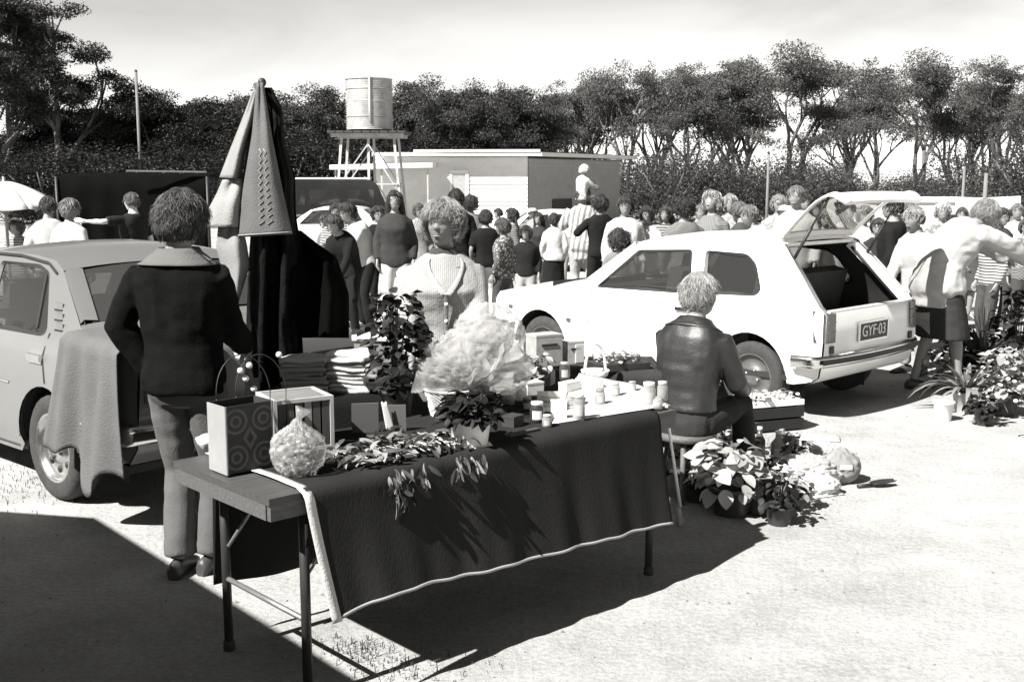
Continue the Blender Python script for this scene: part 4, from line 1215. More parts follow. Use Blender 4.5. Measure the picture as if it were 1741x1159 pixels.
def gum(seed, h, spread, stems, clump, density, dark=False, low=.45, nl=330, sz=.14, frac=.55):
    rr = random.Random(seed); tr = MB(); ends = []
    def grow(p, d, L, r, lev):
        P = [p]; dd = d.copy()
        for i in range(4):
            dd = (dd + V(rr.gauss(0, .13), rr.gauss(0, .13), rr.gauss(.05, .06))).normalized(); P.append(P[-1] + dd * L / 4)
        tr.tube(P, [r, r * .9, r * .8, r * .72, r * .62], 6 if lev else 8)
        if lev >= 3 or L < .5: ends.append(P[-1]); ends.append(P[-2]) if rr.random() < .5 else None; return
        for i in range(rr.choice((2, 3, 3)) if lev else rr.choice((3, 3, 4))):
            a = rr.uniform(0, 2 * PI); o = V(math.cos(a), math.sin(a), 0); k = rr.uniform(.5, 1.0) * spread
            nd = (dd + o * k + V(0, 0, .12)).normalized(); s0 = P[-1] if i < 2 else P[rr.choice((2, 3))]
            grow(s0, nd, L * rr.uniform(.58, .8), r * .58, lev + 1)
    for i in range(stems):
        a = 2 * PI * i / stems + rr.uniform(-.4, .4); o = V(math.cos(a), math.sin(a), 0)
        d = (V(0, 0, 1) + o * (0.0 if stems == 1 else rr.uniform(.25, .55) * spread)).normalized()
        grow(V(o.x * .1, o.y * .1, -.05), d, h * low * rr.uniform(.85, 1.1), h * .017 + .03, 0)
    cr = MB(); zs = max(e.z for e in ends); kz = h / (zs + clump * .4)
    keep = [e for e in ends if rr.random() < frac]
    for e in keep:                                              # each clump: a few flat tiers of leaves
        R0 = clump * rr.uniform(.6, 1.45)
        for q in range(4):
            o = V(rr.gauss(0, .42), rr.gauss(0, .42), rr.gauss(0, .22)) * R0
            r1 = R0 * rr.uniform(.35, .75)
            leaves(cr, e + o, r1, int(nl * density * .55 * (r1 / clump / .6) ** 2), rr, sz, rr.uniform(.35, .6))
    for e in ends:
        if rr.random() < .35: leaves(cr, e, clump * .35, int(nl * .16 * density), rr, sz, .8)
    return tr, cr, kz
def bush(seed, r, h, n, sz=.10):
    rr = random.Random(seed); tr = MB(); cr = MB()
    for i in range(5):
        a = 2 * PI * i / 5; e = V(math.cos(a) * r * .5, math.sin(a) * r * .5, h * .7)
        tr.tube([V(0, 0, -.05), V(e.x * .4, e.y * .4, h * .35), e], [.07, .05, .02], 6)
    for i in range(16):
        a = rr.uniform(0, 2 * PI); q = r * math.sqrt(rr.random()) * .8; z = rr.uniform(.12, .85) * h
        leaves(cr, V(math.cos(a) * q, math.sin(a) * q, z), r * rr.uniform(.35, .6), n // 16, rr, sz, .75)
    return tr, cr, 1.0
PROTO = {}
def proto(key, trio, leafm):
    tr, cr, kz = trio
    mt = tr.mesh('trunk'); mt.materials.append(M_bark); mc = cr.mesh('crown'); mc.materials.append(leafm)
    z = np.empty(len(mc.vertices) * 3); mc.vertices.foreach_get('co', z); z = z.reshape(-1, 3)
    PROTO[key] = (mt, mc, float(np.percentile(z[:, 2], 99.5)))
proto('tall', gum(11, 12, .62, 1, .95, 1.0, low=.34, frac=.55), M_gumt)
proto('tallc', gum(19, 11, .62, 2, 1.0, 1.1, low=.36, frac=.6), M_gumt)
proto('tallb', gum(16, 11, .62, 2, 1.1, 1.2, low=.36, frac=.42), M_gum)
proto('multi', gum(5, 9, .75, 4, 1.15, 1.2, frac=.36, low=.36, nl=290), M_gum)
proto('multib', gum(8, 9, .85, 3, 1.2, 1.2, frac=.36, low=.36, nl=300), M_gum)
proto('umb', gum(21, 9, .95, 2, 1.3, 1.2, frac=.42, low=.36), M_gum)
proto('darkb', gum(37, 8, .8, 3, 1.35, 1.2, low=.3, nl=380, frac=.7), M_gumd)
proto('darkc', gum(43, 9, .7, 2, 1.2, 1.3, low=.34, nl=360, frac=.5), M_gumm)
proto('darkd', gum(47, 9, .85, 1, 1.3, 1.3, low=.32, nl=360, frac=.55), M_gumm)
proto('darkt', gum(31, 8, .7, 2, 1.25, 1.3, low=.34, nl=380, frac=.85), M_gumd)
proto('bush', bush(2, 2.2, 3.4, 14000), M_gumd)
proto('bushb', bush(4, 2.6, 2.8, 12000), M_gumm)
def tree(key, u, d, vtop, label, group, rz=None, wide=1.0, name='gum_tree'):
    mt, mc, zt = PROTO[key]; a = at_d(u, 300, d); z0 = gz(d)
    top = at_d(u, vtop, d).z - z0; k = top / zt
    t = thing(name, label, 'tree' if 'bush' not in key else 'shrub', (a.x, d, z0), rnd.uniform(0, 6.28) if rz is None else rz, group)
    for nm, me in (('trunk', mt), ('crown', mc)):
        o = link(nm, me, t); o.scale = (k * wide, k * wide, k)
    return t
tree('tall', 88, 58, -8, 'tall open gum tree with forked dark trunk above the hedge', None, .6, 1.0)
tree('tallc', -25, 56, -25, 'tall gum tree cut by the picture edge beside the forked gum', None, 2.2, 1.0)
tree('tallc', 32, 61, 18, 'rounded gum filling the gap between the forked gum and the edge gum', None, 4.0, 1.0)
HL = 'dense dark tree in the hedge line behind the tall bare pole'
for i, (u, d, vt, w) in enumerate(((60, 62, 215, 1.2), (130, 60, 198, 1.0), (180, 63, 186, .9), (222, 64, 200, 1.1), (256, 61, 163, .75), (305, 64, 180, .9), (350, 60, 192, 1.0), (398, 63, 176, .9))):
    tree('darkt' if i % 2 else 'darkb', u, d, vt, HL, 'dark hedge trees', i * 1.3, w * 1.25, 'hedge_tree')
for i, (u, d, vt) in enumerate(((20, 52, 262), (80, 50, 255), (150, 52, 250), (215, 51, 248), (290, 52, 250), (350, 50, 245))):
    tree('bush', u, d, vt, 'dark leafy shrub at the foot of the hedge trees', 'shrubs under the hedge trees', i * 1.1, 1.5, 'shrub')
ML = 'leafy dark tree behind the shed and water tank'
for i, (k, u, d, vt, w) in enumerate((('darkc', 448, 66, 160, 1.0), ('darkt', 505, 68, 182, 1.1), ('darkd', 562, 64, 146, .95), ('darkt', 612, 68, 170, 1.1), ('darkd', 695, 64, 134, .85), ('darkc', 745, 62, 152, .8), ('darkt', 775, 68, 185, 1.1), ('darkd', 805, 64, 146, .8), ('darkc', 868, 66, 150, .9), ('darkt', 900, 68, 178, 1.1), ('multib', 938, 68, 148, 1.0))):
    tree(k, u, d, vt, ML if k[:4] == 'dark' else 'thin many-stemmed gum just past the end of the shed', 'trees behind the shed' if k[:4] == 'dark' else None, i * 1.7, w, 'gum_tree')
RL = 'spreading many-stemmed gum in the row behind the market crowd'
for i, (k, u, d, vt, w) in enumerate((('multi', 985, 76, 138, 1.0), ('umb', 1060, 68, 110, .8), ('tallb', 1120, 70, 122, 1.0), ('multib', 1165, 64, 112, .9), ('multi', 1255, 70, 100, .95), ('umb', 1355, 70, 84, 1.0), ('tallb', 1440, 74, 112, 1.0), ('multib', 1480, 66, 130, .9), ('umb', 1565, 70, 96, .9), ('multi', 1640, 72, 128, .9), ('tallb', 1700, 64, 106, 1.0), ('multib', 1760, 60, 128, .9))):
    tree(k, u, d, vt, {'umb': 'broad umbrella-crowned gum in the row behind the market crowd', 'multi': 'many-stemmed gum with upright limbs in the row behind the crowd', 'multib': 'three-stemmed gum with wide limbs in the row behind the crowd', 'tallb': 'forked two-stemmed gum in the row behind the market crowd'}[k], {'umb': 'umbrella-crowned gums', 'multi': 'many-stemmed gums', 'multib': 'three-stemmed gums', 'tallb': 'forked gums'}[k], i * 2.1 + .4, w, 'gum_tree')
for i, (u, d, vt, w) in enumerate(((1010, 60, 285, .9), (1105, 58, 240, .8), (1135, 54, 262, .9), (1205, 56, 275, 1.0), (1275, 55, 248, .9), (1345, 54, 280, 1.1), (1405, 56, 262, .9), (1475, 55, 290, 1.1), (1545, 54, 300, 1.2), (1610, 56, 290, 1.1), (1705, 50, 235, .8), (1760, 48, 225, .9), (940, 62, 250, 1.0), (870, 64, 245, 1.1), (790, 62, 235, 1.1), (720, 60, 240, 1.1), (640, 60, 220, 1.2), (560, 60, 225, 1.2), (490, 58, 225, 1.2), (430, 60, 230, 1.2))):
    tree('bushb' if u > 980 else 'bush', u, d, vt, 'dark understorey shrub below the gum trees', 'shrubs under the gum trees', i * 1.9, w * 1.15, 'shrub')

# ================================================================== LONG DARK STALL AT THE LEFT
st = thing('canvas_stall', 'long dark canvas stall with a pale ridge line behind the parked sedan', 'stall', (0, 0, gz(24)))
a, b = at_d(95, 300, 24), at_d(352, 303, 24.5)
zr = a.z - gz(24)
Md = mat('black_canvas', .004, .95, .2, 3, .2, 30, spec=.03)
q = MB(); q.sheet(lambda s, t: (a.x + (b.x - a.x) * s, 24 + .5 * s + .06 * math.sin(s * 38) * (1 - t), zr * t), 40, 6, 0, .02); q.build('front_canvas', Md, st)
q = MB(); q.sheet(lambda s, t: (a.x + (b.x - a.x) * s, 24 + .5 * s + 3 * t, zr + .10 * math.sin(t * PI) - .04 * math.sin(s * 25) ** 2), 30, 8, 0, .02); q.build('roof_canvas', Md, st)
q = MB(); q.bar((b.x - 1.6, 23.98, zr + .12), (b.x, 24.48, zr + .10), .035, .035); q.build('ridge_bar', mat('ridge_grey', .14), st)
for x, y in ((a.x, 24), (b.x, 24.5), (a.x, 27), (b.x, 27.5)):
    q = MB(); q.tube([(x, y, -.05), (x, y, zr)], .035, 8); q.build('stall_pole', M_black, st)

# ---- unseen awning added beside the camera to cast the lower left shade
aw = thing('unseen_shade_caster', 'unseen canvas awning added to cast the shade over the dirt at the lower left', 'awning', (0, 0, 0))
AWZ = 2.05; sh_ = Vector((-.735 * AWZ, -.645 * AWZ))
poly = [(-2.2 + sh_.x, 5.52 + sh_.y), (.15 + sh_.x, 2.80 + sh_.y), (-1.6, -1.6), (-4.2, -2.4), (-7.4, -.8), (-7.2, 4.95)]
q = MB(); n = len(poly); q.add([(x, y, AWZ) for x, y in poly] + [(x, y, AWZ + .04) for x, y in poly] + [(-4.2, .9, AWZ + .75)], [tuple(range(n))[::-1]] + [(n + i, n + (i + 1) % n, 2 * n) for i in range(n)] + [(i, (i + 1) % n, n + (i + 1) % n, n + i) for i in range(n)]); q.build('canopy', mat('shade_caster_canvas', .12, .9), aw)
for i in (2, 3, 4):
    (x0, y0), (x1, y1) = poly[i], poly[(i + 1) % n]
    q = MB(); q.sheet(lambda s, t: (x0 + (x1 - x0) * s, y0 + (y1 - y0) * s + .04 * math.sin(s * 40) * (1 - t), .02 + (AWZ - .02) * t), 30, 4, 0, .01); q.build('shade_caster_side', mat('shade_caster_canvas', .3), aw)  # walls added out of view to deepen the cast shade
for x, y in poly:
    q = MB(); q.tube([(x * .985 - .03, y * .985, 0), (x * .985 - .03, y * .985, AWZ)], .025, 8); q.build('shade_caster_pole', M_metal, aw)

# ---- vehicles behind the crowd
vn = thing('dark_van', 'dark parked van with a pale roof behind the clothes stand', 'van', tuple(at_d(562, 360, 35).xy) + (gz(35),), math.radians(8))
L_, W_, H_ = 3.9, 1.7, 1.80 - gz(35)
sidep = rounded([(-1.95, .30), (1.95, .30), (1.98, .9), (1.78, 1.15), (1.45, H_ - .12), (1.2, H_), (-1.8, H_), (-1.95, H_ - .15)], .12, 4)
V2, T = panel2d(sidep, [], .15); q = MB()
for y in (-W_ / 2, W_ / 2): q.add([(p.x, y, p.y) for p in V2], [t if y < 0 else t[::-1] for t in T], 0)
lp_ = poly_sample(sidep, .15); n = len(lp_)
q.add([(p.x, -W_ / 2, p.y) for p in lp_] + [(p.x, W_ / 2, p.y) for p in lp_], [((i + 1) % n, i, n + i, n + (i + 1) % n) for i in range(n)], 0, True)
q.build('body', M_paintd, vn)
q = MB(); q.box((-.25, 0, H_ + .02), (2.9, W_ * .94, .06)); q.build('roof_panel', M_paintw, vn)
for x, w_ in ((-1.2, .9), (-.15, .9), (.95, .8)):
    q = MB(); q.box((x, -W_ / 2 - .004, 1.5), (w_, .012, .45)); q.build('side_window', M_glass, vn)
for x in (-1.2, 1.25):
    for s in (-1, 1): wheel(vn, x, s * (W_ / 2 - .09), s, .31, .17)
q = MB(); q.box((0, -W_ / 2 - .015, .95), (3.4, .02, .07)); q.build('side_trim', M_chrome, vn)
def bgcar(u, d, yaw, paint, label):
    c = Car(**{k: v for k, v in SD.__dict__.items() if k not in ('root', 'paint')}); c.paint = paint
    a = at_d(u, 360, d); c.build('parked_car', label, 'car', (a.x, d, gz(d)), yaw, paint)
    screen_glass(c, 1.94, .885, 1.41, 1.25, .05, M_glass, 'windscreen'); screen_glass(c, -.29, .995, .06, 1.245, .075, M_glassr, 'rear_window', .03)
bgcar(1000, 25, math.radians(182), M_paintw, 'white parked car half hidden behind the crowd near the shed')
bgcar(630, 29, math.radians(175), M_paints, 'silver parked car behind the crowd under the carport')
# caravan with a long white roof, and a blank white board
cv = thing('caravan', 'long pale caravan with dark window parked behind the man in the coat', 'caravan', tuple(at_d(1585, 360, 26).xy) + (gz(26),), 0)
zt = at_d(1585, 341, 26).z - gz(26)
hl_ = (at_d(1625, 341, 26).x - at_d(1535, 341, 26).x) / 2 + .6
q = MB(); q.box((0, 1.0, zt * .5 + .2), (hl_ * 2, 2.0, zt - .4)); q.build('body', mat('caravan_side', .5, .6), cv)
q = MB(); q.box((0, 1.0, zt + .01), (hl_ * 2 + .1, 2.1, .10)); q.build('roof', M_white, cv)
for x in (-.55, .55):
    q = MB(); q.box((x * hl_, -.01, zt - .55), (.7, .03, .45)); q.build('caravan_window', M_black, cv)
for y in (.15, 1.85): wheel(cv, 0, y, -1 if y < 1 else 1, .32, .17)
bd = thing('white_board', 'blank white board on posts under the trees at the market edge', 'board', tuple(at_d(1680, 348, 22).xy) + (gz(22),), 0)
e0, e1 = at_d(1625, 340, 22), at_d(1735, 332, 22); zb, ztb = at_d(1680, 362, 22).z - gz(22), at_d(1680, 336, 22).z - gz(22)
hw_ = (e1.x - e0.x) / 2
q = MB(); q.box((0, 0, (zb + ztb) / 2), (hw_ * 2, .03, ztb - zb), (0, -.05, 0)); q.build('panel', M_white, bd)
for x in (-hw_ * .8, hw_ * .8):
    q = MB(); q.box((x, .04, (ztb - .1) / 2), (.06, .05, ztb - .1)); q.build('board_post', M_midwood, bd)
# ================================================================== THE FRONT TABLE
TA = .7462; TZ = .745; TL = 2.03; TW = .6636
T0 = V(-.7668, 3.3636, 0)
table = thing('trestle_table', 'long folding trestle table covered with goods and a dark cloth', 'table', T0, TA)
q = MB(); q.box((TL / 2, TW / 2, TZ - .014), (TL, TW, .024)); q.build('table_top', mat('table_board', .06, .5, .25, 6, .1, 40, stretch=(1, 8, 8)), table)
for (x, y, sx, sy) in ((TL / 2, .012, TL - .01, .022), (TL / 2, TW - .012, TL - .01, .022), (.012, TW / 2, .022, TW - .05), (TL - .012, TW / 2, .022, TW - .05)):
    q = MB(); q.box((x, y, TZ - .052), (sx, sy, .052)); q.build('apron_rail', M_darkwood, table)
for x, y in ((.16, .06), (.16, TW - .06), (TL - .10, .06), (TL - .10, TW - .06)):
    q = MB(); q.tube([(x, y, 0), (x, y, TZ - .03)], .017, 10); q.build('leg', mat('leg_steel', .025, .45, .2, 12), table)
    q = MB(); q.lathe([(.022, 0), (.022, .03), (.017, .04)], 10, (x, y, 0)); q.build('rubber_foot', M_rubber, table)
    sx = 1 if x < 1 else -1
    q = MB(); q.tube([(x, y + (.02 if y < .3 else -.02), TZ - .34), (x + sx * .26, y + (.02 if y < .3 else -.02), TZ - .035)], .008, 6); q.build('folding_brace', M_metal, table)
for x in (.16, TL - .10):
    q = MB(); q.tube([(x, .06, .28), (x, TW - .06, .28)], .01, 8); q.build('crossbar', M_metal, table)

# cloth over the table, falling down the front
def front_plane_z(u, v, off):
    d = ray(u, v); n = V(math.sin(TA), -math.cos(TA), 0); o = V(0, 0, CAMH) - T0
    t = (off - n.dot(o)) / n.dot(d); p = o + d * t; return p.dot(V(math.cos(TA), math.sin(TA), 0)), p.z
HEM = [front_plane_z(u, v, .07) for u, v in ((528, 1072), (612, 1030), (700, 1000), (800, 978), (900, 952), (1000, 925), (1135, 890))]
def hemz(x):
    H = HEM
    if x <= H[0][0]: return H[0][1]
    for i in range(len(H) - 1):
        if H[i][0] <= x <= H[i + 1][0]:
            t = (x - H[i][0]) / (H[i + 1][0] - H[i][0]); return H[i][1] + (H[i + 1][1] - H[i][1]) * t
    return H[-1][1]
CX0, CX1 = .135, TL - .13
def clothpt(u, v, off=0.0):
    x = CX0 + (CX1 - CX0) * u
    top = .42
    if v < top:
        t = v / top; y = TW * .98 * (1 - t); return (x + .01 * math.sin(t * 7) * 0, y, TZ + .004 + off + .0015 * math.sin(x * 30 + y * 20))
    t = (v - top) / (1 - top)
    hz = hemz(x); fold = .008 * math.sin(x * 17 + 1.2 * math.sin(x * 5)) + .003 * math.sin(x * 41)
    y = -.012 - .075 * t ** 1.3 - fold * t - off
    if t < .04: y = -.012 * t / .04 - off
    z = TZ + .003 - (TZ - hz) * t - .006 * (1 - t) * (1 if t > 0 else 0)
    return (x + .05 * t * (1 - u) ** 3, y, z)
q = MB(); q.sheet(lambda u, v: clothpt(u, v), 120, 48, 0, .003)
co = q.build('tablecloth', mat('dark_tablecloth', .022, .95, .18, 4, .15, 160, stretch=(1, 1, .3), spec=.04), None, T0, (0, 0, TA))
tag(co, 'dark tablecloth with pale edging hanging down the front of the trestle table', 'tablecloth')
q = MB(); q.sheet(lambda u, t: (CX0 + .02 + (CX1 - CX0 - .04) * u, TW + .006 + .03 * t + .01 * t * math.sin(u * 34), TZ + .003 - .52 * t - .03 * t * math.sin(u * 5)), 70, 12, 0, .003); q.build('back_fall', mat('dark_tablecloth', .022), co)
M_trim = mat('pale_ribbon', .45, .9, .1, 14, .2, 90)
q = MB(); q.sheet(lambda s, v: V(*clothpt(0, v, .005)) + V(.036 * (s - .5), 0, 0), 2, 40, 0, .002); q.build('edge_ribbon', M_trim, co)
def hemr(u, s):
    p = V(*clothpt(u, 1, .005)); p2 = V(*clothpt(u, .96, .005)); d = (p2 - p).normalized()
    return p + d * (.002 + .011 * s) + V(0, 0, .004 * math.sin(u * 60) * .4)
q = MB(); q.sheet(hemr, 90, 1, 0, .002); q.build('hem_ribbon', mat('shaded_ribbon', .30, .9, .1, 14), co)  # white trim greyed: shade on the front fall put into its colour

def tpos(u, v, z=TZ): return at_z(u, v, z + .006)
def place(u, v, z=TZ): p = at_z(u, v, z); return V(p.x, p.y, z + .006)

# white sheet over the right end
def flatquad(px, z, n=14, amp=.004):
    P = [at_z(u, v, z) for u, v in px]
    def f(s, t):
        a = P[0].lerp(P[1], s); b = P[3].lerp(P[2], s); p = a.lerp(b, t)
        return V(p.x, p.y, z + amp * (math.sin(s * 11 + t * 5) * math.sin(t * 9) + 1))
    return f
q = MB(); q.sheet(flatquad([(938, 722), (1140, 690), (1092, 657), (985, 634)], TZ + .008), 16, 14, 0, .0015)
tag(q.build('white_sheet', M_paper), 'white sheet spread on the bare right end of the table', 'sheet')
q = MB(); q.sheet(flatquad([(800, 764), (838, 757), (832, 751), (797, 757)], TZ + .009, 6, .001), 6, 6, 0, .001)
tag(q.build('paper_slip', M_paper), 'small white paper slip under the white plant pot', 'paper')

# patterned carrier box with ringed ornament
bp_ = place(388, 811)
bx_ = thing('patterned_box', 'dark open box printed with ring ornament standing at the table end', 'box', bp_, TA)
Wb, Db, Hb = .175, .125, .235
Mb = mat('box_card_pale', .26, .8, .12, 9); Mp = mat('box_print_dark', .03, .7, .25, 16)  # pale also paints the sunlit left end lighter than the other end
for nm, c, s_, m_ in (('front_side', (Wb / 2, .002, Hb / 2), (Wb, .004, Hb), Mp), ('back_side', (Wb / 2, Db, Hb / 2), (Wb, .004, Hb), Mp), ('end_side', (.002 - .004, Db / 2, Hb / 2), (.004, Db, Hb), Mb), ('end_side', (Wb + .002, Db / 2, Hb / 2), (.004, Db, Hb), Mp), ('bottom', (Wb / 2, Db / 2, .002), (Wb, Db, .004), Mp)):
    q = MB(); q.box(c, s_); q.build(nm, m_, bx_)
Mr = mat('ring_print', .09, .8, .3, 20)
for cx_, cz_ in ((.035, .055), (.14, .055), (.035, .18), (.14, .18)):
    for r_ in (.044, .022):
        q = MB(); R = []
        for j in range(25):
            a = 2 * PI * j / 24; R.append([V(cx_ + r_ * math.cos(a), -.0012, cz_ + r_ * math.sin(a)), V(cx_ + (r_ - .009) * math.cos(a), -.0012, cz_ + (r_ - .009) * math.sin(a))])
        R = [[V(min(max(p.x, .001), Wb - .001), p.y, min(max(p.z, .002), Hb - .002)) for p in r] for r in R]
        q.rings(R, 0, False, False, False); q.build('printed_ring', Mr, bx_)
q = MB(); q.add([(.0875, -.0012, .075), (.115, -.0012, .1175), (.0875, -.0012, .16), (.06, -.0012, .1175), (.0875, -.0012, .095), (.101, -.0012, .1175), (.0875, -.0012, .14), (.074, -.0012, .1175)], [(0, 1, 5, 4), (1, 2, 6, 5), (2, 3, 7, 6), (3, 0, 4, 7)]); q.build('printed_diamond', Mr, bx_)
for s_ in ((0, 0), (Wb, 0)):
    q = MB(); q.box((s_[0], .002, Hb / 2), (.005, .008, Hb)); q.build('corner_edge', Mb, bx_)

# wire hoops with berries sticking out of the box
hp = thing('wire_hoops', 'thin dark wire hoops threaded with pale berries behind the patterned box', 'ornament', bp_ + V(.02, .11, 0), TA)
for cx_, r_, tilt in ((.05, .105, .25), (.12, .10, -.55)):
    q = MB(); q.tube([V(cx_ + r_ * math.cos(a), .06 + .02 * math.sin(a), .24 + r_ * 1.35 * math.sin(a)) for a in [PI * j / 18 for j in range(19)]], .0022, 6); q.tube([V(cx_ + r_, .06, .24), V(cx_ + r_ * .9, .06, .01)], .0022, 6); q.tube([V(cx_ - r_, .06, .24), V(cx_ - r_ * .9, .06, .01)], .0022, 6); q.build('hoop', M_black, hp)
for x, z in ((.055, .30), (.035, .33), (.07, .345), (.19, .37), (.085, .26)):
    q = MB(); q.ell((x, .05, z), (.0115, .0115, .0115), 10, 7); q.build('berry', mat('pale_berry', .62, .4, .1), hp)

# slatted crate
cp_ = place(470, 776)
cr_ = thing('slatted_crate', 'pale framed wooden crate with dark upright slats on the table', 'crate', cp_, TA - .22)
Wc, Dc, Hc = .215, .20, .20; e = .014
Mpw = mat('crate_pale_wood', .36, .7, .15, 10); Mds = mat('crate_slat_dark', .05, .7, .3, 10, stretch=(8, 8, 1))
for x in (0, Wc):
    for y in (0, Dc):
        q = MB(); q.box((x, y, Hc / 2), (e, e, Hc)); q.build('corner_post', Mpw, cr_)
for z in (e / 2, Hc - e / 2):
    for y in (0, Dc): q = MB(); q.box((Wc / 2, y, z), (Wc - e, e, e)); q.build('frame_rail', Mpw, cr_)
    for x in (0, Wc): q = MB(); q.box((x, Dc / 2, z), (e, Dc - e, e)); q.build('frame_rail', Mpw, cr_)
for i in range(6):
    x = .024 + i * .0335
    for y in (.0, Dc):
        q = MB(); q.box((x, y + .001, Hc / 2), (.026, .006, Hc - 2 * e)); q.build('slat', Mds if i != 3 else mat('crate_slat_mid', .25), cr_)
    q = MB(); q.box((Wc + .001, x * .9, Hc / 2), (.006, .024, Hc - 2 * e)); q.build('slat', Mds, cr_)
    q = MB(); q.box((-.001, x * .9, Hc / 2), (.006, .024, Hc - 2 * e)); q.build('slat', Mpw, cr_)
q = MB(); q.box((Wc / 2, Dc * .5, Hc - e * .6), (Wc - e, Dc - e, .006)); q.build('lid', mat('crate_lid', .16, .7, .3, 12, stretch=(1, 8, 8)), cr_)

# bag of pale dried things in clear plastic
def lump(c, r, seed, amp, sc, nu=40, nv=28, tiez=None):
    R = []; dirs = []
    for i in range(1, nv):
        ph = PI * i / nv
        for j in range(nu): th = 2 * PI * j / nu; dirs.append((math.sin(ph) * math.cos(th), math.sin(ph) * math.sin(th), -math.cos(ph)))
    D = np.array(dirs); n1 = 1 - 2 * np.abs(vnoise(D, sc, seed)); n2 = vnoise(D, sc * 2.6, seed + 1)
    pts = []
    for k, d in enumerate(dirs):
        f = 1 + amp * n1[k] + amp * .5 * n2[k]
        rx = 1.0
        if tiez: rx = 1 - tiez * smooth01((d[2] - .35) / .6)
        pts.append(V(c[0] + r[0] * d[0] * f * rx, c[1] + r[1] * d[1] * f * rx, c[2] + max(-r[2] * .96, r[2] * d[2] * f)))
    return [pts[i * nu:(i + 1) * nu] for i in range(nv - 1)]
pg = place(508, 808)
bg_ = thing('plastic_bag', 'clear plastic bag of pale dried flowers tied at the top', 'bag', pg)
def film(name, a=.45, g=.75, rough=.12):
    if name in MATS: return MATS[name]
    m = mat(name, g, rough, .1, 10, spec=.6); nt = m.node_tree; b = nt.nodes['Principled BSDF']; o = nt.nodes['Material Output']
    t = nt.nodes.new('ShaderNodeBsdfTransparent'); tl2 = nt.nodes.new('ShaderNodeBsdfTranslucent'); tl2.inputs[0].default_value = grey(g)
    m1 = nt.nodes.new('ShaderNodeMixShader'); m1.inputs[0].default_value = .45; nt.links.new(b.outputs[0], m1.inputs[1]); nt.links.new(tl2.outputs[0], m1.inputs[2])
    m2 = nt.nodes.new('ShaderNodeMixShader'); m2.inputs[0].default_value = a; nt.links.new(m1.outputs[0], m2.inputs[1]); nt.links.new(t.outputs[0], m2.inputs[2])
    nt.links.new(m2.outputs[0], o.inputs['Surface']); return m
q = MB(); q.rings(lump((0, 0, .085), (.088, .085, .10), 4, .10, 7.5, 84, 60, .6)); q.tube([(0, 0, .17), (.006, 0, .195), (.02, .004, .225)], [.012, .010, .028], 9); q.build('film', film('clear_film', .62, .6), bg_)
rr = random.Random(9)
q = MB()
for i in range(110):
    a = rr.uniform(0, 2 * PI); rq = .062 * math.sqrt(rr.random()); z = rr.uniform(.012, .14); k = 1 - max(0, z - .09) * 8
    q.ell((rq * k * math.cos(a), rq * k * math.sin(a), z), (rr.uniform(.008, .016), rr.uniform(.008, .016), rr.uniform(.006, .011)), 6, 5, rr.choice((0, 0, 1)))
stuff(q.build('dried_flowers', [mat('dried_pale', .32, .8), mat('dried_mid', .09, .8)], bg_))

# leaves: shared leaf meshes
def leaf_mesh(name, L, W, bend, m, n=6, fold=.25):
    q = MB(); R = []
    for i in range(n + 1):
        t = i / n; w = W * math.sin(PI * min(1, t * .94 + .06)) ** .8 * (1 if t < .98 else .15); a = bend * t
        x = L * t * math.cos(a * .5); z = -L * t * math.sin(a * .5) * .9
        R.append([V(x, -w / 2, z + fold * w * .5), V(x, 0, z), V(x, w / 2, z + fold * w * .5)])
    q.rings(R, 0, True, False, False); me = q.mesh(name); me.materials.append(m); return me
LEAF = {}
def leafset(key, L, W, mats_, bends=(.3, .8, 1.3)):
    LEAF[key] = [leaf_mesh('leaf', L * s, W * s, b, m) for m in mats_ for b, s in zip(bends, (1, .85, 1.1))]
leafset('herb', .075, .022, [leaf_mat('herb_mid', .10), leaf_mat('herb_dark', .025), leaf_mat('herb_pale', .28)])
leafset('strap', .42, .045, [leaf_mat('strap_a', .22), leaf_mat('strap_b', .10)], (.8, 1.4, 1.9))
leafset('broad', .10, .075, [leaf_mat('broad_pale', .42, .25), leaf_mat('broad_mid', .30, .3)], (.3, .6, .9))
leafset('round', .055, .042, [leaf_mat('round_a', .030), leaf_mat('round_b', .014)], (.3, .6, .9))
leafset('roundl', .06, .045, [leaf_mat('roundl_a', .30), leaf_mat('roundl_b', .10), leaf_mat('roundl_c', .45)], (.3, .6, .9))
leafset('tuft', .20, .03, [leaf_mat('tuft_a', .045), leaf_mat('tuft_b', .09)], (.5, 1.0, 1.5))
def put_leaf(parent, key, p, rz, pitch, roll, s, rr):
    o = link('leaf', rr.choice(LEAF[key]), parent, p, (roll, pitch, rz)); o.scale = (s, s, s); return o

hb_p = T0
hp_ = thing('leaf_bunches', 'heap of leafy herb bunches spilling over the front edge of the table', 'herbs', V(*place(690, 775).xy, TZ + .006), TA)
rr = random.Random(21)
for i in range(215):
    x = rr.uniform(-.27, .27); y = rr.uniform(-.10, .14); z = rr.uniform(.005, .085) * (1 - abs(x) / .4)
    # front edge of the table in local y
    put_leaf(hp_, 'herb', (x, y, z + .01), rr.uniform(-PI, 0) if rr.random() < .7 else rr.uniform(0, PI), rr.uniform(-.5, .5), rr.uniform(-.7, .7), rr.uniform(.6, 1.15), rr)
fy = -(place(690, 775) - T0).dot(V(-math.sin(TA), math.cos(TA), 0))       # local y of the table's front edge
for i in range(85):
    c = rr.choice((-.17, -.15, -.13, -.06, .12, .17)); x = c + rr.gauss(0, .026)
    z = -rr.uniform(0, .12 if c < -.1 else .05)
    put_leaf(hp_, 'herb', (x, fy - .02 - rr.uniform(0, .018), z + .01), -PI / 2 + rr.gauss(0, .5), rr.uniform(.5, 1.5), rr.uniform(-1.5, 1.5), rr.uniform(.55, 1.0), rr)
q = MB()
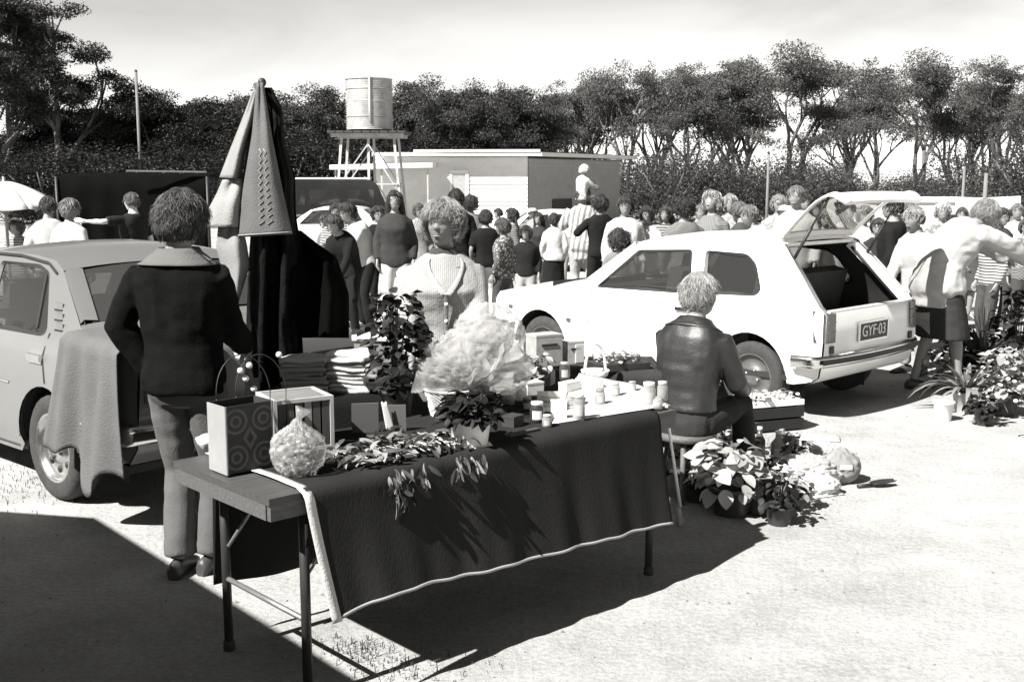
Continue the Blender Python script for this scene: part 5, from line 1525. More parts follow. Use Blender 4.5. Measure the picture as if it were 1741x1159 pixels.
for c in (-.2, -.08, .05, .17):
    for k in range(7): q.tube([V(c + rr.gauss(0, .02), .13 + rr.gauss(0, .015), .012 + rr.random() * .02), V(c + rr.gauss(0, .03), .03, .03), V(c + rr.gauss(0, .05), -.08, .02)], .0028, 5)
stuff(q.build('stalks', mat('stalk', .3, .8), hp_))

def potted(name, label, cat, p, pot_r, pot_h, potm, key, n, spread, height, sseed, rz=0, taper=.75, up=.5, ls=1.0, stems=8, group=None, dome=False, berries=0):
    t = thing(name, label, cat, p, rz, group); rr = random.Random(sseed)
    if pot_r:
        q = MB(); q.lathe([(pot_r * taper, 0), (pot_r * .97, pot_h * .86), (pot_r * 1.05, pot_h * .87), (pot_r * 1.06, pot_h), (pot_r * .95, pot_h), (pot_r * .9, pot_h * .9)], 26, (0, 0, 0), 0, True, False); q.add([(pot_r * taper * math.cos(2 * PI * j / 16), pot_r * taper * math.sin(2 * PI * j / 16), .001) for j in range(16)], [tuple(range(16))[::-1]]); q.build('pot', potm, t)
        q = MB(); q.lathe([(pot_r * .92, pot_h * .9), (pot_r * .4, pot_h * .95), (.005, pot_h * .96)], 16); q.build('soil', M_soil, t)
    base = V(0, 0, pot_h * .9)
    q = MB()
    for i in range(stems):
        a = rr.uniform(0, 2 * PI); k = rr.uniform(.2, .7) * spread
        q.tube([base, base + V(math.cos(a) * k * .4, math.sin(a) * k * .4, height * .5), base + V(math.cos(a) * k, math.sin(a) * k, height * rr.uniform(.7, .95))], [.005, .004, .002], 5)
    stuff(q.build('stems', mat('stem_green', .12, .7), t))
    for i in range(n):
        a = rr.uniform(0, 2 * PI)
        if key in ('strap', 'tuft'):
            put_leaf(t, key, base + V(math.cos(a) * .02, math.sin(a) * .02, 0), a, -rr.uniform(.45, 1.35) , rr.uniform(-.3, .3), ls * rr.uniform(.7, 1.15), rr)
            continue
        if dome:
            ph = math.acos(rr.uniform(-.05, 1)); k = rr.uniform(.72, 1.0)
            c = base + V(spread * k * math.sin(ph) * math.cos(a), spread * k * math.sin(ph) * math.sin(a), height * k * math.cos(ph))
        else:
            z = rr.random(); k = spread * math.sqrt(rr.random()) * (.55 + .45 * math.sin(PI * min(1, z * .8 + .15)))
            c = base + V(math.cos(a) * k, math.sin(a) * k, height * z)
        put_leaf(t, key, c, a + rr.gauss(0, .6), rr.uniform(-.5, .7), rr.uniform(-.6, .6), ls * rr.uniform(.65, 1.2), rr)
    for i in range(berries):
        a = rr.uniform(0, 2 * PI); z = rr.random(); k = spread * rr.uniform(.5, 1.0)
        q = MB(); q.ell((0, 0, 0), (.018, .018, .014), 8, 6); q.build('flower', mat('pale_flower', .7, .7), t, base + V(math.cos(a) * k, math.sin(a) * k, height * z))
    return t
M_potw = mat('white_plastic_pot', .74, .45, .05, 6); M_potd = mat('dark_plastic_pot', .035, .5, .1, 6); M_potc = mat('clay_pot', .33, .85, .15, 10)
potted('potted_plant', 'round leafy plant in a white plastic pot on the tablecloth', 'plant', place(799, 757), .082, .105, M_potw, 'round', 190, .105, .105, 5, dome=True, taper=.82)
potted('bushy_plant', 'tall dark bushy plant standing behind the grey cards', 'plant', place(675, 706), .075, .11, M_potd, 'round', 300, .13, .42, 6, ls=.9, stems=14)

# folded grey cards with a torn white strip
cd = thing('grey_card', 'pair of plain grey cards propped upright behind the leaf heap', 'card', place(645, 738), TA - .55)
q = MB(); q.box((-.055, 0, .062), (.105, .004, .125), (.18, 0, 0)); q.build('card_panel', mat('grey_card', .105, .85, .06, 8), cd)
q = MB(); q.box((.065, .012, .055), (.085, .004, .11), (.15, 0, -.15)); q.build('card_panel', mat('grey_card', .105), cd)
q = MB(); q.sheet(lambda s, t: (.008 + .035 * s * (1 - .4 * t) + .02 * (1 - t), -.016 + .018 * (1 - t), .005 + .12 * t + .004 * math.sin(s * 9)), 5, 8, 0, .001); q.build('torn_strip', M_paper, cd)

# basket with a great cloud of white netting
bk_p = place(768, 708)
bk = thing('wicker_basket', 'round wicker basket filled with white netting on the table', 'basket', bk_p)
q = MB(); n = 48; R = []
for i in range(15):
    z = .115 * i / 14; r = .085 + .03 * i / 14; R.append([V((r + .004 * math.cos(j * PI + i * PI)) * math.cos(2 * PI * j / n), (r + .004 * math.cos(j * PI + i * PI)) * math.sin(2 * PI * j / n), z) for j in range(n)])
q.rings(R, 0, False, True); q.build('woven_side', mat('wicker', .34, .8, .3, 30), bk)
q = MB(); q.tube([V(.115 * math.cos(2 * PI * j / 24), .115 * math.sin(2 * PI * j / 24), .117) for j in range(25)], .007, 6); q.build('rim', mat('wicker', .34), bk)
net = thing('white_netting', 'cloud of white gathered netting bursting out of the wicker basket', 'netting', bk_p + V(.08, .02, .12))
Mn = film('tulle', .64, .6, .9); rr = random.Random(12)
for k in range(13):
    a0 = 2 * PI * k / 13 + rr.uniform(-.2, .2); lift = rr.uniform(.35, 1.25); L = rr.uniform(.20, .34); s0 = rr.uniform(.15, .28)
    ph1, ph2 = rr.uniform(0, 6), rr.uniform(0, 6)
    d = V(math.cos(a0) * math.cos(lift) * 1.05, math.sin(a0) * math.cos(lift) * .75, math.sin(lift)); sd_ = V(-math.sin(a0), math.cos(a0), 0)
    def fan(s, t, d=d, sd_=sd_, L=L, s0=s0, ph1=ph1, ph2=ph2):
        w = (s - .5) * 2
        p = d * (L * t) * (1 - .18 * w * w) + sd_ * (w * s0 * t) + V(0, 0, -.05 * w * w * t)
        up = d.cross(sd_)
        return p + up * (.020 * t * math.sin(w * 8 + ph1 + 2 * t) + .012 * t * math.sin(w * 19 + ph2) + .008 * t * math.sin(t * 15 + ph1))
    q = MB(); q.sheet(fan, 50, 20, 0, .0); q.build('netting_fold', Mn, net)
for c, r_ in (((.0, 0, .12), (.16, .13, .13)), ((.08, .0, .22), (.14, .12, .13)), ((-.09, 0, .07), (.14, .12, .10)), ((.13, -.01, .08), (.13, .11, .10)), ((.02, -.02, .1), (.10, .09, .1)), ((.07, 0, .19), (.09, .08, .09))):
    q = MB(); q.rings(lump(c, r_, 30 + int(c[0] * 100), .10, 6.5, 72, 50)); q.build('netting_puff', Mn, net)

# jars, boxes and cards
def jar(u, v, r, h, g, lid, label, name='jar', lab=None, glass=True, z=TZ):
    t = thing(name, label, 'jar', place(u, v, z))
    q = MB(); q.lathe([(r * .9, 0), (r, .008), (r, h * .72), (r * .8, h * .84), (r * .78, h * .88)], 18); q.build('jar_body', film('jar_glass', .35, .5, .05) if glass else mat('jar_%02d' % round(g * 100), g, .25, .1), t)
    if glass: q = MB(); q.lathe([(r * .85, .006), (r * .92, .02), (r * .92, h * .55), (.004, h * .56)], 16); q.build('contents', mat('jar_fill_%02d' % round(g * 100), g, .6, .2, 20), t)
    if lid is not None: q = MB(); q.lathe([(r * .84, h * .86), (r * .86, h), (r * .8, h * 1.02), (.004, h * 1.025)], 18); q.build('lid', mat('lid_%02d' % round(lid * 100), lid, .35, .05), t)
    if lab: q = MB(); q.rings([[V(r * 1.02 * math.cos(a), r * 1.02 * math.sin(a), zz) for a in [-PI * .72 + PI * .44 * j / 8 for j in range(9)]] for zz in (h * .2, h * .62)], 0, True, False, False); q.build('label', mat('jar_label_%02d' % round(lab * 100), lab, .8, .05), t)
    return t
jar(913, 720, .030, .085, .03, .62, 'dark jar with a white label and pale lid', lab=.6, glass=False)
jar(984, 716, .026, .11, .35, .75, 'tall glass jar with a grey label by the white sheet', lab=.4)
jar(1103, 690, .030, .10, .45, .7, 'clear glass jar at the table corner behind the leather jacket', lab=None)
jar(1126, 682, .024, .085, .15, .5, 'small dark filled jar beside the clear jar at the table corner')
jar(1118, 697, .022, .05, .5, None, 'tiny open glass dish in front of the corner jars')
jar(862, 690, .036, .07, .3, None, 'glass tumbler beside the wicker basket', 'tumbler')
jar(884, 682, .032, .075, .65, .8, 'white lidded tub between the tumbler and the sign card', 'tub', glass=False)
sg = thing('sign_card', 'white card sign with two lines of handwriting propped among the jars', 'sign', place(938, 702), TA - .85)
q = MB(); q.box((0, 0, .055), (.125, .003, .075), (.25, 0, 0)); so = q.build('card', M_paper, sg)
for zz, x0, x1 in ((.066, -.05, .035), (.045, -.055, .05)):
    q = MB(); P = [V(x0 + (x1 - x0) * j / 40, -.006 - (zz - .055) * -.25, zz + .005 * math.sin(j * 1.9) * (1 if j % 7 else 0)) for j in range(41)]; q.tube(P, .0016, 4); q.build('handwriting', M_black, sg)
q = MB(); q.box((.0, .02, .008), (.13, .05, .016)); q.build('card_foot', M_paper, sg)
for u, v, sx, sy, sz, g_, lb, ry in ((950, 716, .065, .02, .085, .66, 'upright white packet below the card sign', -.7), (905, 672, .09, .06, .06, .6, 'pale carton lying behind the card sign', -.2), (968, 668, .10, .05, .05, .68, 'white box lying behind the tall glass jar', .1), (872, 726, .07, .06, .045, .03, 'small black box in front of the glass tumbler', .2), (930, 655, .08, .06, .07, .15, 'grey box standing at the back edge among the jars', .5), (985, 690, .06, .04, .03, .07, 'small dark packet on the white sheet', .5), (890, 740, .16, .02, .012, .06, 'black folded leaflet lying on the tablecloth', .0)):
    t = thing('carton', lb, 'box', place(u, v), TA + ry); q = MB(); q.box((0, 0, sz / 2), (sx, sy, sz)); q.build('carton_body', mat('carton_%02d' % round(g_ * 100), g_, .75, .1, 12), t); q = MB(); q.box((0, 0, sz - .004), (sx + .003, sy + .003, .009)); q.build('flap', mat('carton_%02d' % round(g_ * 85), g_ * .85, .75, .1, 12), t)
for u, v, r_, h_, g_, ld, lb in ((896, 700, .022, .06, .06, .3, 'squat dark jam jar between tumbler and labelled jar'), (930, 728, .020, .05, .12, .45, 'little jam jar at the front edge of white sheet'), (1020, 690, .024, .07, .10, .2, 'dark filled preserve jar alone on the white sheet'), (1046, 676, .022, .065, .2, .35, 'grey filled preserve jar near the middle of white sheet'), (960, 648, .026, .09, .05, .3, 'tall dark preserve jar at the back of table'), (1075, 668, .02, .05, .3, .25, 'low preserve jar near the back edge of white sheet')):
    jar(u, v, r_, h_, g_, ld, lb, 'preserve_jar', lab=.35, glass=g_ > .09)
potted('small_potted_plant', 'small mint plant in a clay pot between basket and jars', 'plant', place(838, 712), .04, .055, M_potc, 'round', 80, .06, .06, 71, ls=.6, stems=5, dome=True)
potted('small_potted_plant', 'grey leaved cutting in a dark pot behind the jars', 'plant', place(915, 660), .045, .06, M_potd, 'roundl', 60, .08, .10, 72, ls=.8, stems=5)
dm = thing('plastic_dome', 'upturned clear plastic tub on the white sheet', 'tub', place(1000, 662)); q = MB(); q.lathe([(.075, 0), (.072, .03), (.06, .05), (.004, .055)], 22); q.build('tub_shell', film('milky_tub', .3, .8, .2), dm); q = MB(); q.lathe([(.082, .0), (.082, .006), (.072, .008)], 22, (0, 0, 0), 0, True, False); q.build('tub_rim', film('milky_tub'), dm)
eg = thing('white_bowl', 'small white bowl at the far corner of the table end', 'bowl', place(352, 764)); q = MB(); q.lathe([(.018, 0), (.034, .02), (.04, .04), (.036, .04), (.02, .018), (.004, .012)], 18, (0, 0, 0), 0, True, False); q.build('bowl_body', M_white, eg); q = MB(); q.ell((0, 0, .035), (.03, .03, .02), 12, 8); q.build('bowl_filling', M_paper, eg)

# pale stick leaning against the right end of the table
p0 = at_z(1156, 893, 0); p1 = at_d(1133, 699, p0.y - .22)
ck = thing('walking_stick', 'pale walking stick with thick rubber ferrule leaning on the table end', 'stick', p0)
q = MB(); q.tube([V(.0, 0, .10), (p1 - p0)], [.0085, .0065], 10); q.build('shaft', M_white, ck)
d_ = (p1 - p0).normalized(); q = MB(); q.tube([V(0, 0, 0), d_ * .015, d_ * .10, d_ * .115], [.014, .018, .016, .011], 12); q.build('ferrule', mat('grey_rubber', .3, .8), ck)
q = MB(); q.tube([(p1 - p0), (p1 - p0) + V(0, 0, .03), (p1 - p0) + V(-.03, .0, .05), (p1 - p0) + V(-.06, 0, .04)], .009, 8); q.build('handle', M_white, ck)

# ================================================================== TABLES BEHIND
def small_table(label, x0, x1, y0, y1, z, clothg, drop, rz=0):
    t = thing('cloth_table', label, 'table', (x0, y0, 0), rz); w, dpt = x1 - x0, y1 - y0
    q = MB(); q.box((w / 2, dpt / 2, z - .012), (w, dpt, .022)); q.build('table_top', M_midwood, t)
    for x in (.05, w - .05):
        for y in (.05, dpt - .05): q = MB(); q.tube([(x, y, 0), (x, y, z - .02)], .018, 8); q.build('leg', M_darkwood, t)
    def f(u, v):
        x = -.012 + (w + .024) * u
        if v < .35: return (x, dpt * (1 - v / .35) + .006, z + .004)
        k = (v - .35) / .65; return (x, -.008 - .04 * k - .018 * k * math.sin(x * 26), z + .003 - drop * k)
    q = MB(); q.sheet(f, 50, 20, 0, .003); q.build('table_cover', cloth(clothg), t)
    return t
small_table('table with a black cover and folded white cloths behind the herb bunches', -1.14, -.50, 4.98, 5.50, .745, .004, .70)
rr = random.Random(4)
def place2(u, v, z): p = at_z(u, v, z); return V(p.x, p.y, z + .006)
for i, (x, y, n_, lb) in enumerate(((-.98, 5.14, 8, 'stack of folded white cloths on the black cover beside the coat'), (-.76, 5.17, 9, 'taller stack of folded white cloths next to the dark handbag'))):
    t = thing('cloth_stack', lb, 'cloths', (x, y, .752), .1 - .3 * i)
    for k in range(n_):
        w, h_ = .23 - rr.random() * .03, .19 - rr.random() * .03; ox, oy, ph = rr.gauss(0, .008), rr.gauss(0, .008), rr.uniform(0, 6)
        q = MB(); q.sheet(lambda s, tt, w=w, h_=h_, k=k, ox=ox, oy=oy, ph=ph: ((s - .5) * w + ox, (tt - .5) * h_ + oy, .021 * (k + 1) + .006 * math.sin(s * 6 + ph) * math.sin(tt * 5 + ph) - .008 * (2 * s - 1) ** 6 - .008 * (2 * tt - 1) ** 6), 14, 10, 0, .018); q.build('folded_cloth', rr.choice((M_paper, cloth(.42), cloth(.3))), t)
hbg = thing('handbag', 'dark rounded handbag on the black covered table', 'bag', V(-.585, 5.08, .752), .2); q = MB(); q.rings(lump((0, 0, .07), (.11, .07, .075), 7, .05, 3)); q.build('bag_body', mat('bag_leather', .03, .5, .2, 10), hbg); q = MB(); q.tube([V(.08 * math.cos(a), 0, .09 + .1 * math.sin(a)) for a in [PI * j / 12 for j in range(13)]], .007, 6); q.build('strap', mat('bag_leather', .03), hbg)
bxl = thing('cardboard_box', 'pale cardboard box with a sloping white lid behind the handbag', 'box', V(-.66, 5.38, .752), .15); q = MB(); q.box((0, 0, .11), (.24, .16, .22)); q.build('box_body', mat('cardboard', .22, .85, .1, 10), bxl); q = MB(); q.box((0, .0, .232), (.26, .18, .012), (.12, .04, 0)); q.build('box_lid', M_paper, bxl)
small_table('low table of boxes beside the white hatchback behind the netting', .02, .82, 5.95, 6.45, .70, .03, .6)
for u, v, sx, sy, sz, g_, lb in ((925, 622, .17, .12, .17, .32, 'grey tin box with a dark slot near the front wheel'), (972, 618, .11, .09, .12, .5, 'two tone box next to the grey tin box')):
    t = thing('tin_box', lb, 'box', place2(u, v, .70), .5); q = MB(); q.box((0, 0, sz / 2), (sx, sy, sz)); q.build('box_body', mat('tin_%02d' % round(g_ * 100), g_, .5, .25, 14), t)
    q = MB(); q.box((0, -sy / 2 - .002, sz * .72), (sx * .6, .006, sz * .07)); q.build('slot', M_black, t)
    q = MB(); q.box((0, 0, sz + .004), (sx * 1.02, sy * 1.02, .012)); q.build('box_lid', mat('tin_%02d' % round(g_ * 110), min(.8, g_ * 1.1), .5, .2), t)
    if g_ > .4: q = MB(); q.box((sx * .22, -sy / 2 - .002, sz * .48), (sx * .5, .006, sz * .85)); q.build('label', M_paper, t)
fl = thing('seedling_tray', 'tray of small leafy seedlings at the edge of the low table', 'tray', place2(1050, 628, .70), .35); q = MB(); q.box((0, 0, .02), (.30, .18, .04), None, 0, 1.06); q.build('tray_body', M_potd, fl)
rr = random.Random(8)
for i in range(70): put_leaf(fl, 'roundl', (rr.uniform(-.14, .14), rr.uniform(-.08, .08), .04 + rr.random() * .05), rr.uniform(0, 6.28), rr.uniform(-.5, .5), rr.uniform(-.5, .5), rr.uniform(.5, .9), rr)
bh = thing('handled_dish', 'white dish with a tall curved handle beside the seedling tray', 'dish', place2(1012, 640, .70), .6); q = MB(); q.tube([V(.07 * math.cos(a), 0, .02 + .15 * math.sin(a)) for a in [PI * j / 14 for j in range(15)]], .008, 8); q.build('handle_arch', M_white, bh); q = MB(); q.lathe([(.065, 0), (.078, .03), (.072, .03), (.06, .006)], 20, (0, 0, 0), 0, True, False); q.build('handle_base', M_white, bh)

# ================================================================== CLOTHES STAND
sx0 = at_d(441, 140, 5.25)
cs = thing('clothes_stand', 'tall wooden clothes stand hidden under hanging garments', 'stand', (sx0.x, 5.25, 0))
q = MB(); q.tube([(0, .20, 0), (0, .20, sx0.z - .05)], .02, 10); q.build('post', M_darkwood, cs)
q = MB(); q.tube([(0, .22, sx0.z - .06), (0, -.07, sx0.z - .02)], .014, 8); q.build('peg_bar', M_darkwood, cs)
q = MB(); q.ell((.008, .02, sx0.z + .0), (.020, .020, .022), 12, 8); q.build('finial', M_black, cs)
for k in range(4):
    a = PI / 4 + k * PI / 2; q = MB(); q.tube([(0, .20, .22), (.15 * math.cos(a), .20 + .15 * math.sin(a), .08), (.26 * math.cos(a), .20 + .26 * math.sin(a), 0.012)], [.016, .016, .014], 8); q.build('foot', M_darkwood, cs)
def hang(px, D, nu, nv, fold, ph, th=.004, m=None, name='', label='', out=.05, rim=0, cat='cloth'):
    """px: left edge and right edge polylines (pixels), hung at depth D with folds"""
    Lf, Rt = px
    def pl(P, t):
        q = t * (len(P) - 1); i = min(int(q), len(P) - 2); a, b = P[i], P[i + 1]; f = q - i
        return a[0] + (b[0] - a[0]) * f, a[1] + (b[1] - a[1]) * f
    def f(s, t):
        (u0, v0), (u1, v1) = pl(Lf, t), pl(Rt, t); u = u0 + (u1 - u0) * s; v = v0 + (v1 - v0) * s
        d = D - out * math.sin(PI * s) * smooth01(t * 2) + fold * smooth01(t * 3) * math.sin(s * ph + 1.3 * t) + fold * .4 * math.sin(s * ph * 2.3 + 2)
        p = at_d(u, v, d); return p
    q = MB(); q.sheet(f, nu, nv, 0, th); o = q.build(name, m); tag(o, label, cat); return o, f
Mc1 = mat('linen_pale', .20, .95, .12, 10, .3, 130); Mc2 = mat('linen_grey', .14, .95, .12, 10, .3, 130); Mc3 = mat('dark_print_fabric', .006, .9, .8, 14, .3, 60, spec=.05)
lc, lf_ = hang(([(433, 150), (412, 205), (392, 255), (374, 302)], [(438, 148), (428, 205), (416, 255), (410, 304)]), 5.25, 16, 20, .02, 6, .004, Mc1, 'pale_cloth', 'pale grey cloth hanging highest on the clothes stand')
lc2, _ = hang(([(379, 306), (368, 332), (354, 358), (340, 386)], [(412, 304), (411, 332), (410, 358), (412, 386)]), 5.22, 16, 14, .018, 5, .004, mat('linen_warm', .23, .95, .12, 10, .3, 130), 'pale_cloth', 'pale square of cloth hanging below the highest cloth on the stand')
dk, _ = hang(([(436, 150), (424, 230), (411, 320), (404, 392)], [(448, 150), (446, 230), (440, 320), (438, 392)]), 5.27, 10, 16, .02, 5, .004, Mc3, 'gap_shade_cloth', 'dark sheet added as shade in the gap between pale and embroidered cloths')  # dark sheet stands in for shade between the two cloths
ec, ef = hang(([(437, 142), (429, 230), (414, 320), (405, 404)], [(447, 140), (461, 230), (479, 320), (497, 398)]), 5.17, 28, 28, .012, 5, .004, mat('embroidered_linen', .10, .95, .12, 10, .3, 130), 'embroidered_cloth', 'grey cloth with embroidered zigzag hanging over the clothes stand', .03)
for s0_ in (.45, .62):
    q = MB(); P = [ef(s0_ + (.05 if j % 2 else -.05), .42 + .5 * j / 22) - V(0, .006, 0) for j in range(23)]; q.tube(P, .004, 5); q.build('zigzag_stitching', mat('stitch_pale', .2, .9), ec)
q = MB(); q.tube([ef(j / 12, .985) - V(0, .006, 0) for j in range(13)], .004, 5); q.build('border_stitching', mat('stitch_pale', .2, .9), ec)
lw_, _ = hang(([(372, 384), (368, 420), (378, 455), (398, 520)], [(412, 384), (418, 410), (424, 450), (402, 522)]), 5.22, 14, 16, .02, 6, .004, mat('linen_light', .2, .95, .1, 10, .3, 130), 'light_cloth', 'light cloth corner hanging below the embroidered cloth')
ws, _ = hang(([(384, 500), (386, 540), (394, 580), (402, 612)], [(402, 500), (408, 540), (414, 580), (420, 612)]), 5.20, 6, 14, .012, 4, .004, M_paper, 'white_scarf', 'narrow white scarf hanging beside the man in dark sweater')
dg_, _ = hang(([(440, 148), (440, 190), (438, 240), (434, 300), (430, 360), (425, 440), (420, 560), (418, 700)], [(462, 150), (480, 185), (484, 240), (502, 300), (503, 360), (514, 440), (512, 540), (518, 640)]), 5.30, 30, 30, .05, 14, .006, Mc3, 'dark_patterned_dress', 'dark patterned dress hanging on the right of the clothes stand', .06)
bc_, _ = hang(([(470, 395), (455, 460), (440, 520), (430, 574)], [(512, 392), (572, 440), (592, 500), (592, 574)]), 5.38, 30, 26, .05, 12, .006, mat('black_coat_cloth', .003, .9, .3, 8, .2, 60, spec=.03), 'black_coat', 'long black coat hanging under the patterned dress', .1)

# ================================================================== GOODS ON THE GROUND AT THE RIGHT
def gpt(u, v): p = at_z(u, v, 0); return V(p.x, p.y, .001)
potted('broadleaf_plant', 'broad pale leaved plant in a dark pot beside the table end', 'plant', gpt(1242, 872), .12, .15, M_potd, 'broad', 130, .17, .24, 15, ls=1.0, stems=10)
for i, (u, v, k, lb) in enumerate(((1150, 775, 'round', 'black leafy pot hard against the table end'), (1262, 812, 'roundl', 'silvery seedling pot behind the broad leaved plant'), (1180, 850, 'round', 'dark little leafy plant in a black pot by the walking stick'), (1175, 800, 'roundl', 'speckled leafy plant in a dark pot behind the walking stick'), (1290, 872, 'roundl', 'pale mottled ground plant in front of the broad leaved pot'), (1325, 890, 'round', 'dark trailing plant with rounded leaves at the shadow edge'), (1215, 790, 'roundl', 'small variegated plant next to the seated man'))):
    potted('small_potted_plant', lb, 'plant', gpt(u, v), .075, .10, M_potd, k, 70, .11, .13, 40 + i, ls=1.0, stems=5)
for u, v, h_, r_, g_, lb in ((1290, 790, .24, .036, .06, 'dark bottle with a round white label on the ground'), (1322, 792, .22, .045, .3, 'grey canister with a white disc on the ground')):
    t = thing('bottle', lb, 'bottle', gpt(u, v)); q = MB(); q.lathe([(r_ * .9, 0), (r_, .01), (r_, h_ * .65), (r_ * .45, h_ * .8), (r_ * .4, h_ * .93)], 18); q.build('bottle_body', mat('bottle_%02d' % round(g_ * 100), g_, .3, .1), t)
    q = MB(); q.lathe([(r_ * .45, h_ * .92), (r_ * .45, h_), (.003, h_)], 14); q.build('cap', M_white, t)
    q = MB(); q.rings([[V(r_ * 1.03 * math.cos(a), r_ * 1.03 * math.sin(a), zz) for a in [-PI * .75 + PI * .4 * j / 8 for j in range(9)]] for zz in (h_ * .3, h_ * .55)], 0, True, False, False); q.build('label', M_paper, t)
pb1 = thing('plastic_bag', 'crumpled white plastic bag lying in the sun beyond the plants', 'bag', gpt(1370, 820)); q = MB(); q.rings(lump((0, 0, .07), (.19, .14, .085), 51, .15, 5.5, 80, 56)); q.build('bag_film', film('white_film', .15, .6, .35), pb1)
pb2 = thing('paper_sack', 'slumped mid grey sack with a white label on the sunny dirt', 'sack', gpt(1428, 818)); q = MB(); q.rings(lump((0, 0, .09), (.11, .10, .11), 57, .07, 3.2, 60, 44, .35)); q.build('sack_body', mat('sack_grey', .2, .8, .2, 8), pb2); q = MB(); q.box((.0, -.105, .11), (.07, .006, .025)); q.build('sack_label', M_paper, pb2)
pp = MB(); pp.sheet(lambda s, t: ((s - .5) * .5, (t - .5) * .3, .006 + .02 * abs(math.sin(s * 7 + t * 3)) * math.sin(PI * t)), 18, 12, 0, .002); tag(pp.build('newspaper_sheet', M_paper, None, gpt(1345, 838), (0, 0, .4)), 'crumpled sheet of white newspaper on the dirt before the plastic bag', 'paper')
pp = MB(); pp.sheet(lambda s, t: ((s - .5) * .32, (t - .5) * .18, .006 + .015 * math.sin(s * 5) ** 2 * math.sin(PI * t)), 12, 8, 0, .002); tag(pp.build('cloth_scrap', mat('cloth_scrap', .5, .9), None, gpt(1385, 745), (0, 0, -.2)), 'small pale rag on the ground near the car shadow', 'rag')
tw = thing('garden_trowel', 'small dark garden trowel lying on the sunny dirt', 'trowel', gpt(1458, 830), .25); q = MB(); q.tube([(0, 0, .012), (.09, 0, .014)], .011, 8); q.build('handle', M_black, tw)
q = MB(); q.sheet(lambda s, t: (.09 + .15 * s, (t - .5) * (.02 + .055 * math.sin(PI * min(1, s * .75 + .2))), .012 + .014 * (2 * t - 1) ** 2 + .012 * s), 10, 6, 0, .002); q.build('blade', mat('dark_steel', .05, .4, .2, metal=.5), tw)
for i, (u, v, k, pm, n_, sp, hh, lb) in enumerate(((1205, 835, 'roundl', M_potd, 90, .13, .16, 'silvery speckled plant squeezed between the stool and walking stick'), (1262, 850, 'tuft', M_potc, 46, .1, .12, 'grassy tufted plant in a clay pot beside the broad leaved plant'), (1340, 862, 'roundl', M_potd, 80, .12, .12, 'pale leaved plant spilling over the newspaper sheet'), (1300, 842, 'round', M_potc, 80, .11, .15, 'dark leaved plant in a clay pot touching the newspaper sheet'), (1235, 770, 'tuft', M_potd, 46, .1, .16, 'spiky seedling behind the dark bottle near the stool'), (1350, 790, 'roundl', M_potd, 70, .10, .12, 'mottled plant leaning on the white plastic bag'))):
    potted('small_potted_plant', lb, 'plant', gpt(u, v), .065, .085, pm, k, n_, sp, hh, 80 + i, ls=1.0, stems=5)
for i, (u, v, sx, g_, lb) in enumerate(((1392, 838, .11, .5, 'small pale paper bundle in front of the slumped sack'), (1330, 765, .12, .22, 'grey cloth bundle beside the flower tray'), (1400, 775, .10, .42, 'pale knotted bundle between the rag and the slumped sack'))):
    t = thing('bundle', lb, 'bundle', gpt(u, v), i); q = MB(); q.rings(lump((0, 0, sx * .42), (sx, sx * .75, sx * .5), 90 + i, .14, 5, 60, 42)); q.build('wrapping', cloth(g_), t); q = MB(); q.tube([(-.02, 0, sx * .82), (0, .01, sx * 1.05), (.03, 0, sx * 1.1)], [.012, .018, .008], 8); q.build('knot', cloth(g_), t)
# tray of bright seedlings on a crate
M_cr = mat('shade_dark_wood', .012, .8, .3, 10)  # near-black wood colour stands in for the shade under the tray
ct = thing('wooden_crate', 'wooden crate in painted shade under the bright seedling tray by the rear wheel', 'crate', at_z(1300, 728, 0), .35)
for z in (.05, .135):
    for y in (-.13, .13): q = MB(); q.box((0, y, z), (.46, .012, .07)); q.build('slat', M_cr, ct)
    for x in (-.225, .225): q = MB(); q.box((x, 0, z), (.012, .25, .07)); q.build('slat', M_cr, ct)
for x in (-.2, .2):
    for y in (-.11, .11): q = MB(); q.box((x, y, .09), (.03, .03, .18)); q.build('corner_post', M_cr, ct)
ty = thing('flower_tray', 'shallow tray of pale bright flowers on the dark crate', 'tray', at_z(1300, 728, 0) + V(0, 0, .18), .35); q = MB(); q.box((0, 0, .018), (.48, .24, .036)); q.build('tray_body', M_white, ty)
rr = random.Random(18)
for i in range(110): put_leaf(ty, 'roundl', (rr.uniform(-.23, .23), rr.uniform(-.11, .11), .035 + rr.random() * .05), rr.uniform(0, 6.28), rr.uniform(-.6, .6), rr.uniform(-.6, .6), rr.uniform(.5, .9), rr)
for i in range(40):
    q = MB(); q.ell((0, 0, 0), (.016, .016, .010), 7, 5); q.build('flower', mat('pale_flower', .7, .7), ty, (rr.uniform(-.22, .22), rr.uniform(-.10, .10), .045 + rr.random() * .03))
# plants for sale at the right edge
potted('strap_leaf_plant', 'arching strap leaved plant in a pale pot near the white bucket', 'plant', gpt(1641, 700), .10, .16, M_potc, 'strap', 42, .2, .2, 61, ls=.9, stems=3)
pw = thing('white_bucket', 'plain white pot standing at the edge of the car shadow', 'pot', gpt(1603, 714)); q = MB(); q.lathe([(.055, 0), (.075, .125), (.08, .128), (.08, .14), (.07, .14), (.052, .02)], 22, (0, 0, 0), 0, True, False); q.build('pot_wall', M_potw, pw); q = MB(); q.lathe([(.068, .11), (.004, .115)], 16); q.build('soil', M_soil, pw)
potted('flowering_bush', 'pale flowering bush in a dark pot at the plant stall', 'plant', gpt(1705, 705), .11, .16, M_potd, 'roundl', 230, .24, .34, 62, ls=1.2, stems=12, berries=26)
potted('small_potted_plant', 'low dark leafy pot between the strap leaved plant and flowering bush', 'plant', gpt(1672, 722), .07, .09, M_potd, 'round', 90, .12, .12, 63, ls=1.1, stems=5)
